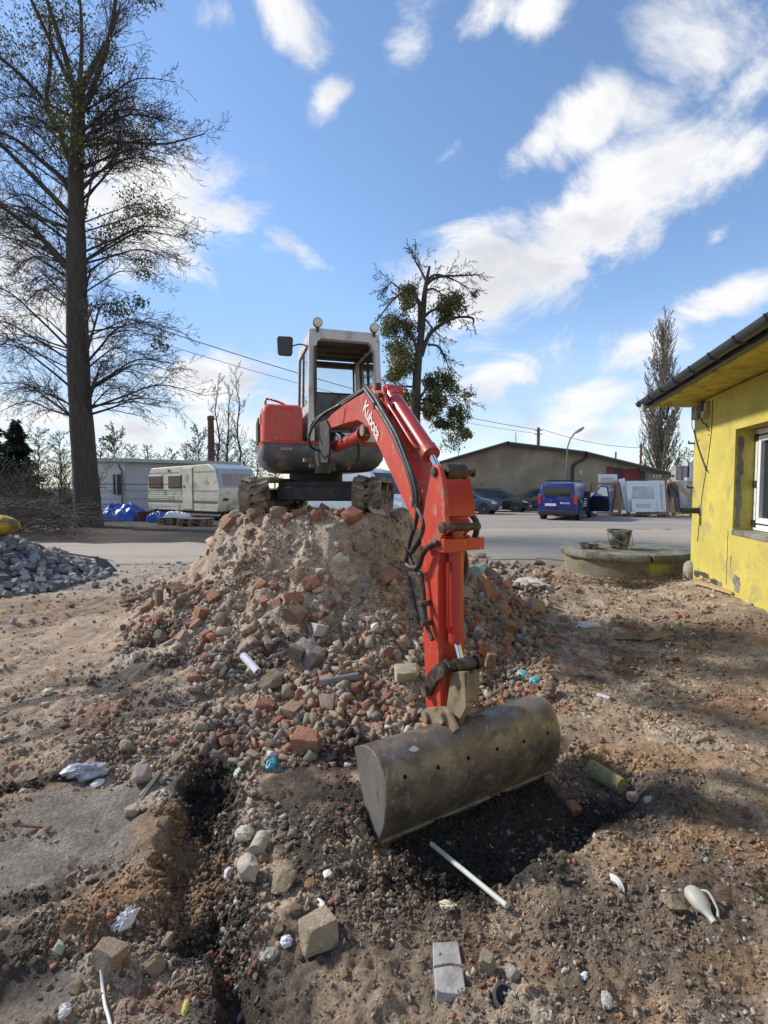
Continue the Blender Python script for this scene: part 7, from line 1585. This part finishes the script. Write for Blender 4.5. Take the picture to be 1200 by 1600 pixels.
# --- granite setts heap, shovel, sack
random.seed(23)
GC = Vector((-7.15, 8.15, 0))
def heap(x, y):
    r = np.sqrt(((x - GC.x) / 2.25) ** 2 + ((y - GC.y) / 2.1) ** 2); return 1.06 * np.clip(1 - r, 0, 1) ** .95
u = np.linspace(-1.05, 1.05, 60); hx_, hy_ = np.meshgrid(GC.x + u * 2.3, GC.y + u * 2.15)
me = grid_mesh('heap_core', hx_, hy_, heap(hx_, hy_) - .07 + .03 * fbm(hx_, hy_, 6, 3, 5)); me.materials.append(M('heap_fines', (.13, .125, .12), .95, var=.3, scale=30, bump=.6)); tag(link('heap_core', me), 'grey stone chippings inside the granite sett heap', kind='stuff')
GRAN = [M('granite_' + n, c, .85, var=.14, scale=40, dirt=(.26, .22, .17), damt=.12, dscale=9, bump=.3, bscale=90) for n, c in (('mid', (.19, .20, .215)), ('light', (.28, .285, .29)), ('dark', (.12, .127, .14)), ('brown', (.20, .18, .155)))]
GM = []
for i in range(10):
    g = np.random.default_rng(60 + i); P = [(sx * .5 * g.uniform(.8, 1), sy * .5 * g.uniform(.75, 1) * .9, sz * .5 * g.uniform(.75, 1) * .8) for sx in (-1, 1) for sy in (-1, 1) for sz in (-1, 1)]; P += [tuple(stone_pts(g, 1, (1, .9, .8), .1)[0]) for _ in range(2)]
    b = hullmesh('granite_sett', P, .045); GM.append([]); 
    for m_ in GRAN: q = b.copy(); q.materials.append(m_); GM[-1].append(q)
cand = []
g = np.random.default_rng(9)
while len(cand) < 1000:
    a = g.random() * 6.283; rr0 = math.sqrt(g.random()) * 1.04; x = GC.x + math.cos(a) * rr0 * 2.3; y = GC.y + math.sin(a) * rr0 * 2.15
    if x < -7.6 and y > 8.6: continue
    if y > 8.9 and g.random() < .7: continue
    if all((x - c_[0]) ** 2 + (y - c_[1]) ** 2 > .068 ** 2 for c_ in cand): cand.append((x, y))
def visg(c_): px = CX + c_[0] / c_[1] * F; return (px > -40) * 10 - abs(c_[1] - 6.8)
cand.sort(key=visg, reverse=True)
rest_v, rest_f = [], []
zone = {}
for i, (x, y) in enumerate(cand):
    z = float(heap(np.array([x]), np.array([y]))[0]); s = .078 + .085 * g.random() ** 1.4; zb = max(z - .03, H1(x, y)); k = int(g.integers(0, 10)); mi = int(g.choice([0, 0, 0, 0, 1, 1, 2, 2, 3]))
    ro = Euler((g.uniform(-.7, .7), g.uniform(-.7, .7), g.uniform(0, 6.28)))
    if i < 300:
        o = link('granite_sett', GM[k][mi]); o.location = (x, y, zb + s * .28); o.rotation_euler = ro; o.scale = (s, s, s)
        tone = ('mid-grey', 'pale grey', 'dark grey', 'brownish grey')[mi]; zx = ('far left', 'left part', 'middle', 'right of middle', 'right part', 'far right')[int(np.searchsorted([-7.0, -6.5, -6.0, -5.6, -5.2], x))] + (' (front row)' if False else ''); zn = 'at the very top' if z > .75 else 'just under the top' if z > .55 else ('above half height' if z > .38 else 'below half height' if z > .22 else ('at the right-hand toe' if x > -5.3 else 'at the near toe')); sz_ = 'large' if s > .125 else ('small' if s < .1 else 'medium')
        tag(o, f'{sz_} {tone} granite sett {zn}, {zx} of the heap', 'paving stone', 'granite setts in the heap')
    else:
        mt = Matrix.Translation((x, y, zb + s * .28)) @ ro.to_matrix().to_4x4() @ Matrix.Diagonal((s, s, s, 1)); b = len(rest_v); me = GM[k][0]
        rest_v += [tuple(mt @ v.co) for v in me.vertices]; rest_f += [tuple(b + j for j in pl.vertices) for pl in me.polygons]
me = bpy.data.meshes.new('granite_setts_rest'); me.from_pydata(rest_v, [], rest_f); me.materials.append(GRAN[0]); tag(link('granite_gravel', me), 'farther grey granite setts of the heap', kind='stuff')
for i, (px, py, s) in enumerate(((165, 905, 20), (182, 915, 14), (150, 918, 18), (172, 922, 16), (20, 975, 18), (110, 950, 16))):
    hero('a', px, py, s, GRAN[i % 3], ('first', 'second', 'third', 'fourth', 'fifth', 'sixth')[i] + ' stray granite sett lying loose ' + ('in front of the shovel blade' if i < 4 else 'below the sett heap'), name='granite_sett', cat='paving stone')
t = thing('shovel', at(165, 890, 9.2), 'long-handled shovel lying across the edge of the granite heap', 'shovel')
ha, hb_ = at(40, 857, 8.9), at(150, 872, 9.15); hb_.z = max(hb_.z, .1); mb = MB(); mb.tube(spline([ha, ha.lerp(hb_, .5) + UP * .015, hb_]), .017, 8); mb.build('handle', WOODG, t, smooth=60)
STL = M('shovel_steel', (.085, .085, .09), .5, metal=.4, var=.3, scale=12, dirt=(.2, .16, .12), damt=.35)
e1, e2, e3, e4 = at(146, 869, 9.15), at(166, 874, 9.3), at(184, 892, 9.2), at(157, 893, 9.0)
mb = MB(); mid_ = (e1 + e2 + e3 + e4) / 4 + Vector((0, .05, -.03)); up_n = Vector((-.1, -.5, .85)).normalized() * .006
for q in ((e1, e2), (e2, e3), (e3, e4), (e4, e1)): mb.add([q[0], q[1], mid_, q[0] - up_n, q[1] - up_n, mid_ - up_n], [(0, 1, 2), (5, 4, 3), (0, 3, 4, 1)])
mb.tube([hb_ - (hb_ - ha).normalized() * .1, e1.lerp(e2, .4)], .022, 8); mb.build('blade', STL, t)
g0 = at(-2, 845, 8.3); crumple_o = None
bm = bmesh.new(); bmesh.ops.create_icosphere(bm, subdivisions=4, radius=.5)
for v in bm.verts: v.co = Vector((v.co.x * .62, v.co.y * .5, v.co.z * .34)) * (1 + .25 * (float(fbm(np.array([v.co.x * 5]), np.array([v.co.y * 5 + v.co.z * 4]), 1.5, 3, 8)[0]) - .5))
me = bpy.data.meshes.new('yellow_sack'); bm.to_mesh(me); bm.free(); me.polygons.foreach_set('use_smooth', [True] * len(me.polygons)); me.materials.append(M('sack_yellow', (.36, .27, .03), .8, var=.3, scale=20, bump=.4, dirt=(.12, .1, .05), damt=.4)); o = link('yellow_sack', me, None, None, (-6.42, 8.3, .92)); tag(o, 'yellow woven sack lying on top of the granite heap', 'sack')
LAND += [('the shovel', at(165, 890, 9.2)), ('the round shaft', SC), ('the left track', Vector((-1.385, 5.2, 1.2))), ('the right track', Vector((-.19, 5.1, 1.2))), ('the bucket', Vector((.5, 2.5, .1))), ('the trench', TRENCH[1])]

# --- loose pieces: the largest as objects of their own, the countless rest as one mass
g = np.random.default_rng(77)
def sample(regions):
    out = []
    for (cx, cy, rx, ry, n, s0, s1) in regions:
        n = int(n * 1.75); a = g.random(n) * 6.283; r = np.sqrt(g.random(n)); sz = s0 + (s1 - s0) * g.random(n) ** 2.2
        out.append(np.stack([cx + np.cos(a) * r * rx, cy + np.sin(a) * r * ry, sz], 1))
    return np.concatenate(out)
bricks = sample([(470, 1060, 150, 75, 46, 13, 34), (600, 1080, 90, 60, 16, 10, 24), (500, 940, 90, 60, 16, 11, 26), (480, 800, 110, 18, 26, 12, 28), (360, 800, 22, 25, 9, 14, 30), (780, 960, 60, 75, 44, 12, 34), (745, 900, 30, 40, 12, 10, 24), (280, 965, 75, 45, 34, 12, 28), (390, 960, 60, 70, 10, 10, 20), (420, 1160, 90, 45, 20, 11, 26), (840, 1060, 60, 60, 10, 10, 20), (960, 1000, 130, 90, 14, 9, 18), (330, 900, 60, 40, 8, 9, 16), (620, 880, 40, 80, 8, 10, 20), (250, 1500, 200, 90, 9, 9, 18), (640, 1490, 160, 90, 10, 9, 15), (950, 1400, 220, 170, 10, 9, 15)])
stones = sample([(520, 1060, 160, 75, 56, 11, 30), (600, 1010, 90, 70, 20, 9, 22), (480, 930, 120, 90, 16, 9, 20), (500, 800, 110, 18, 12, 9, 22), (790, 980, 70, 80, 20, 10, 24), (260, 970, 90, 45, 16, 9, 22), (240, 1180, 110, 50, 30, 10, 24), (420, 1130, 90, 50, 18, 10, 24), (460, 1340, 110, 70, 22, 9, 20), (230, 1520, 190, 80, 28, 9, 18), (560, 1420, 90, 60, 20, 9, 17), (640, 1520, 200, 80, 10, 9, 14), (960, 1440, 230, 150, 40, 8, 18), (240, 1530, 220, 70, 16, 9, 18), (960, 1080, 180, 100, 18, 8, 15), (60, 1100, 120, 80, 6, 8, 14)])
def where(p):
    x, y, z = p; _, r = mound(np.array([x]), np.array([y])); r = float(r[0]); px = CX + x / y * F
    if r < .45: return 'on the crest of the mound'
    if r < .75: return 'on the upper mound face' if abs(x + .7) < 1.0 else ('on the upper left flank of the mound' if x < -.7 else 'on the upper right flank of the mound')
    if r < 1.05: return 'on the lower mound face' if abs(x + .7) < 1.0 else ('in the left foot of the mound' if x < -.7 else 'in the right foot of the mound')
    return 'on the open ground'
def nearest(p):
    d = sorted((((Vector(p) - q).length), n, q) for n, q in LAND)[0]; q = d[2]; dx = p[0] - q.x; dy = p[1] - q.y
    rel = ('right of' if dx > 0 else 'left of') if abs(dx) > abs(dy) * .8 else ('behind' if dy > 0 else 'before'); return rel + ' ' + d[1]
nI = 0
for kind, arr, cols, wts in (('b', bricks, list(BRM), (.2, .2, .14, .12, .2, .14)), ('s', stones, list(STM), (.24, .2, .09, .18, .08, .21))):
    P, ok = hitv(arr[:, 0], arr[:, 1]); order = np.argsort(-arr[:, 2]); cnt = 0
    for i in order:
        if not ok[i] or cnt >= 298: continue
        x, y, z = P[i]; s = arr[i, 2] * y / F
        if any((x - h_[0]) ** 2 + (y - h_[1]) ** 2 < (h_[2] * .85 + s * .36) ** 2 for h_ in HP): continue
        HP.append((x, y, s * .30)); cnt += 1
        col = cols[int(g.choice(len(cols), p=np.array(wts) / sum(wts)))]; mat = (BRM if kind == 'b' else STM)[col]
        kk = kind if g.random() > .10 else 'f'; pi = int(g.integers(0, 12 if kk != 'f' else 6)); o = link('brick_fragment' if kind == 'b' else 'rubble_stone', pmesh(kk, pi, mat))
        n_ = nrm_at(x, y); o.rotation_euler = (n_.to_track_quat('Z', 'Y').to_matrix() @ Euler((g.uniform(-.5, .5), g.uniform(-.5, .5), g.uniform(0, 6.28))).to_matrix()).to_euler(); o.scale = (s, s, s); o.location = (x, y, z + s * (.10 if kk != 'f' else .03))
        size = 'large' if s > .125 else ('small' if s < .07 else 'fist-sized')
        pp = np.array({'b': PROTO_B, 's': PROTO_S, 'f': PROTO_F}[kk][pi]); ex_ = np.sort(np.ptp(pp, axis=0)); shp = 'thin ' if ex_[0] < .42 * ex_[2] else ('long ' if ex_[1] < .72 * ex_[2] else 'chunky ')
        if kk == 'f': noun = 'flat ' + ('brick flake' if kind == 'b' else 'stone flake')
        else: noun = shp + ('brick piece' if kind == 'b' else 'stone')
        lb = f'{size} {col} {noun} {nearest((x, y, z))} {where((x, y, z))}'
        if len(lb.replace('-', ' ').split()) > 16: lb = f'{size} {col} {noun} {nearest((x, y, z))}'
        tag(o, lb, 'brick' if kind == 'b' else 'stone', 'broken brick pieces of the rubble' if kind == 'b' else 'loose stones of the rubble')
# the mass: grit, pebbles, crumbs and clods, thinning away from the camera
SO = soil(XX, YY)
def soil_at(x, y):
    i = np.clip(np.searchsorted(GX, x) - 1, 0, len(GX) - 1); j = np.clip(np.searchsorted(GY, y) - 1, 0, len(GY) - 1); return SO[j, i]
def mass(name, label, regions, protos, colf, seed, sink=.12):
    gg = np.random.default_rng(seed); px, py, sz = [], [], []
    for (x0, x1, y0, y1, n, s0, s1, pw) in regions: px.append(gg.uniform(x0, x1, n)); py.append(gg.uniform(y0, y1, n)); sz.append(s0 + (s1 - s0) * gg.random(n) ** pw)
    px, py, sz = map(np.concatenate, (px, py, sz)); P, ok = hitv(px, py, 700); ok &= P[:, 1] < 10.2; P, sz = P[ok], sz[ok]; s = sz * P[:, 1] / F; n = len(P)
    dens = fbm(P[:, 0], P[:, 1], 2.6, 4, seed); clay = np.zeros(n); brm = sstep(.32, .2, segdist(P[:, 0], P[:, 1], BERM + TRENCH))
    for c in CLAY: clay = np.maximum(clay, blob(P[:, 0], P[:, 1], *c, soft=.5, jit=.35))
    keep = (gg.random(n) < np.maximum(sstep(.30, .62, dens) * .9 + .1, brm)) & (gg.random(n) > clay * .97); P, s = P[keep], s[keep]; n = len(P); col = colf(gg, P, n)
    vs, fs, cs = [], [], []; base = 0; pk = gg.integers(0, len(protos), n)
    for k, (V, T) in enumerate(protos):
        idx = np.where(pk == k)[0]; m = len(idx)
        if not m: continue
        q = gg.normal(0, 1, (m, 4)); q /= np.linalg.norm(q, axis=1, keepdims=True); w, x, y, z = q.T
        Rm = np.stack([1 - 2 * (y * y + z * z), 2 * (x * y - z * w), 2 * (x * z + y * w), 2 * (x * y + z * w), 1 - 2 * (x * x + z * z), 2 * (y * z - x * w), 2 * (x * z - y * w), 2 * (y * z + x * w), 1 - 2 * (x * x + y * y)], 1).reshape(m, 3, 3)
        co = np.einsum('mij,vj->mvi', Rm, V) * s[idx][:, None, None] + (P[idx] + np.array([0, 0, 1.]) * (s[idx] * sink)[:, None])[:, None, :]
        nv = len(V); vs.append(co.reshape(-1, 3)); fs.append((np.arange(m)[:, None, None] * nv + T[None] + base).reshape(-1, 3)); cs.append(np.repeat(col[idx], nv, 0)); base += m * nv
    me = mesh_np(name, np.concatenate(vs), np.concatenate(fs), smooth=False); vcol(me, np.concatenate(cs)); me.materials.append(GRITM); return tag(link(name, me), label, kind='stuff')
def tri_proto(pts):
    me = hullmesh('tmp', pts); bm = bmesh.new(); bm.from_mesh(me); bmesh.ops.triangulate(bm, faces=bm.faces[:]); V = np.array([v.co[:] for v in bm.verts]); T = np.array([[v.index for v in f.verts] for f in bm.faces]); bm.free(); bpy.data.meshes.remove(me); return V, T
TP = [tri_proto([tuple(p) for p in stone_pts(gp_, int(gp_.integers(6, 9)), (1, gp_.uniform(.5, .95), gp_.uniform(.35, .75)), .45)]) for _ in range(8)] + [tri_proto([tuple(p) for p in brick_pts(gp_, 1, gp_.uniform(.4, .85), gp_.uniform(.22, .5), int(gp_.integers(1, 4)))]) for _ in range(9)]
GRITM = bpy.data.materials.new('rubble_grit'); GRITM.use_nodes = True; nt = GRITM.node_tree; pB = nt.nodes['Principled BSDF']; aN = nt.nodes.new('ShaderNodeAttribute'); aN.attribute_name = 'col'; pB.inputs['Roughness'].default_value = .92; pB.inputs['Specular IOR Level'].default_value = .25
nN = nt.nodes.new('ShaderNodeTexNoise'); nN.inputs['Scale'].default_value = 90; nN.inputs['Detail'].default_value = 6; tN = nt.nodes.new('ShaderNodeTexCoord'); nt.links.new(tN.outputs['Object'], nN.inputs['Vector']); mN = nt.nodes.new('ShaderNodeMapRange'); mN.inputs[1].default_value = .3; mN.inputs[2].default_value = .7; mN.inputs[3].default_value = .7; mN.inputs[4].default_value = 1.25; nt.links.new(nN.outputs['Fac'], mN.inputs[0])
vN = nt.nodes.new('ShaderNodeVectorMath'); vN.operation = 'SCALE'; nt.links.new(aN.outputs['Color'], vN.inputs[0]); nt.links.new(mN.outputs[0], vN.inputs['Scale']); nt.links.new(vN.outputs[0], pB.inputs['Base Color'])
PAL_ = np.array([(.33, .27, .20), (.42, .37, .30), (.21, .19, .17), (.30, .11, .06), (.40, .17, .08), (.24, .15, .10), (.55, .52, .47), (.09, .08, .07), (.30, .22, .14), (.36, .31, .20)])
def c_peb(gg, P, n):
    c = PAL_[gg.choice(10, n, p=[.19, .16, .18, .08, .06, .10, .06, .045, .085, .04])] * gg.uniform(.65, 1.1, (n, 1)); k = gg.uniform(.15, .55, (n, 1)); return c * (1 - k) + soil_at(P[:, 0], P[:, 1]) * k
def c_clod(gg, P, n): return soil_at(P[:, 0], P[:, 1]) * gg.uniform(.75, 1.35, (n, 1))
mass('gravel', 'pebbles and small rubble strewn over the site', [(-120, 1320, 880, 1720, 9000, 2.0, 9, 2.8), (300, 720, 980, 1200, 4600, 3.5, 26, 2.3), (300, 720, 960, 1200, 6000, 2, 6, 1.6), (330, 680, 790, 1000, 1100, 2.5, 13, 2.2), (690, 860, 860, 1110, 4200, 3, 17, 1.7), (190, 380, 910, 1040, 2000, 3, 14, 1.8), (740, 1120, 930, 1200, 2600, 2.5, 9, 2.), (120, 340, 1130, 1240, 1300, 3, 13, 2.), (330, 620, 1260, 1480, 2400, 3, 12, 2.), (60, 420, 1420, 1640, 2600, 3, 13, 2.), (620, 1250, 1300, 1680, 6000, 2.2, 12, 2.8), (880, 1250, 1080, 1330, 2200, 2.2, 10, 2.6)], TP, c_peb, 201)
mass('soil_crumbs', 'crumbs and clods of soil over the site', [(-120, 1320, 870, 1720, 26000, 1.6, 8, 3.2), (250, 860, 790, 1120, 8000, 1.8, 9, 2.6), (330, 670, 800, 980, 300, 8, 24, 1.8), (-120, 420, 1080, 1680, 8000, 2., 13, 3.), (500, 1100, 1180, 1480, 8000, 2., 11, 2.8), (720, 1250, 880, 1120, 5000, 1.6, 8, 2.6), (240, 400, 1180, 1480, 3500, 3, 16, 2.4), (560, 1020, 1180, 1420, 3000, 2.5, 13, 2.4)], TP, c_clod, 202, .05)
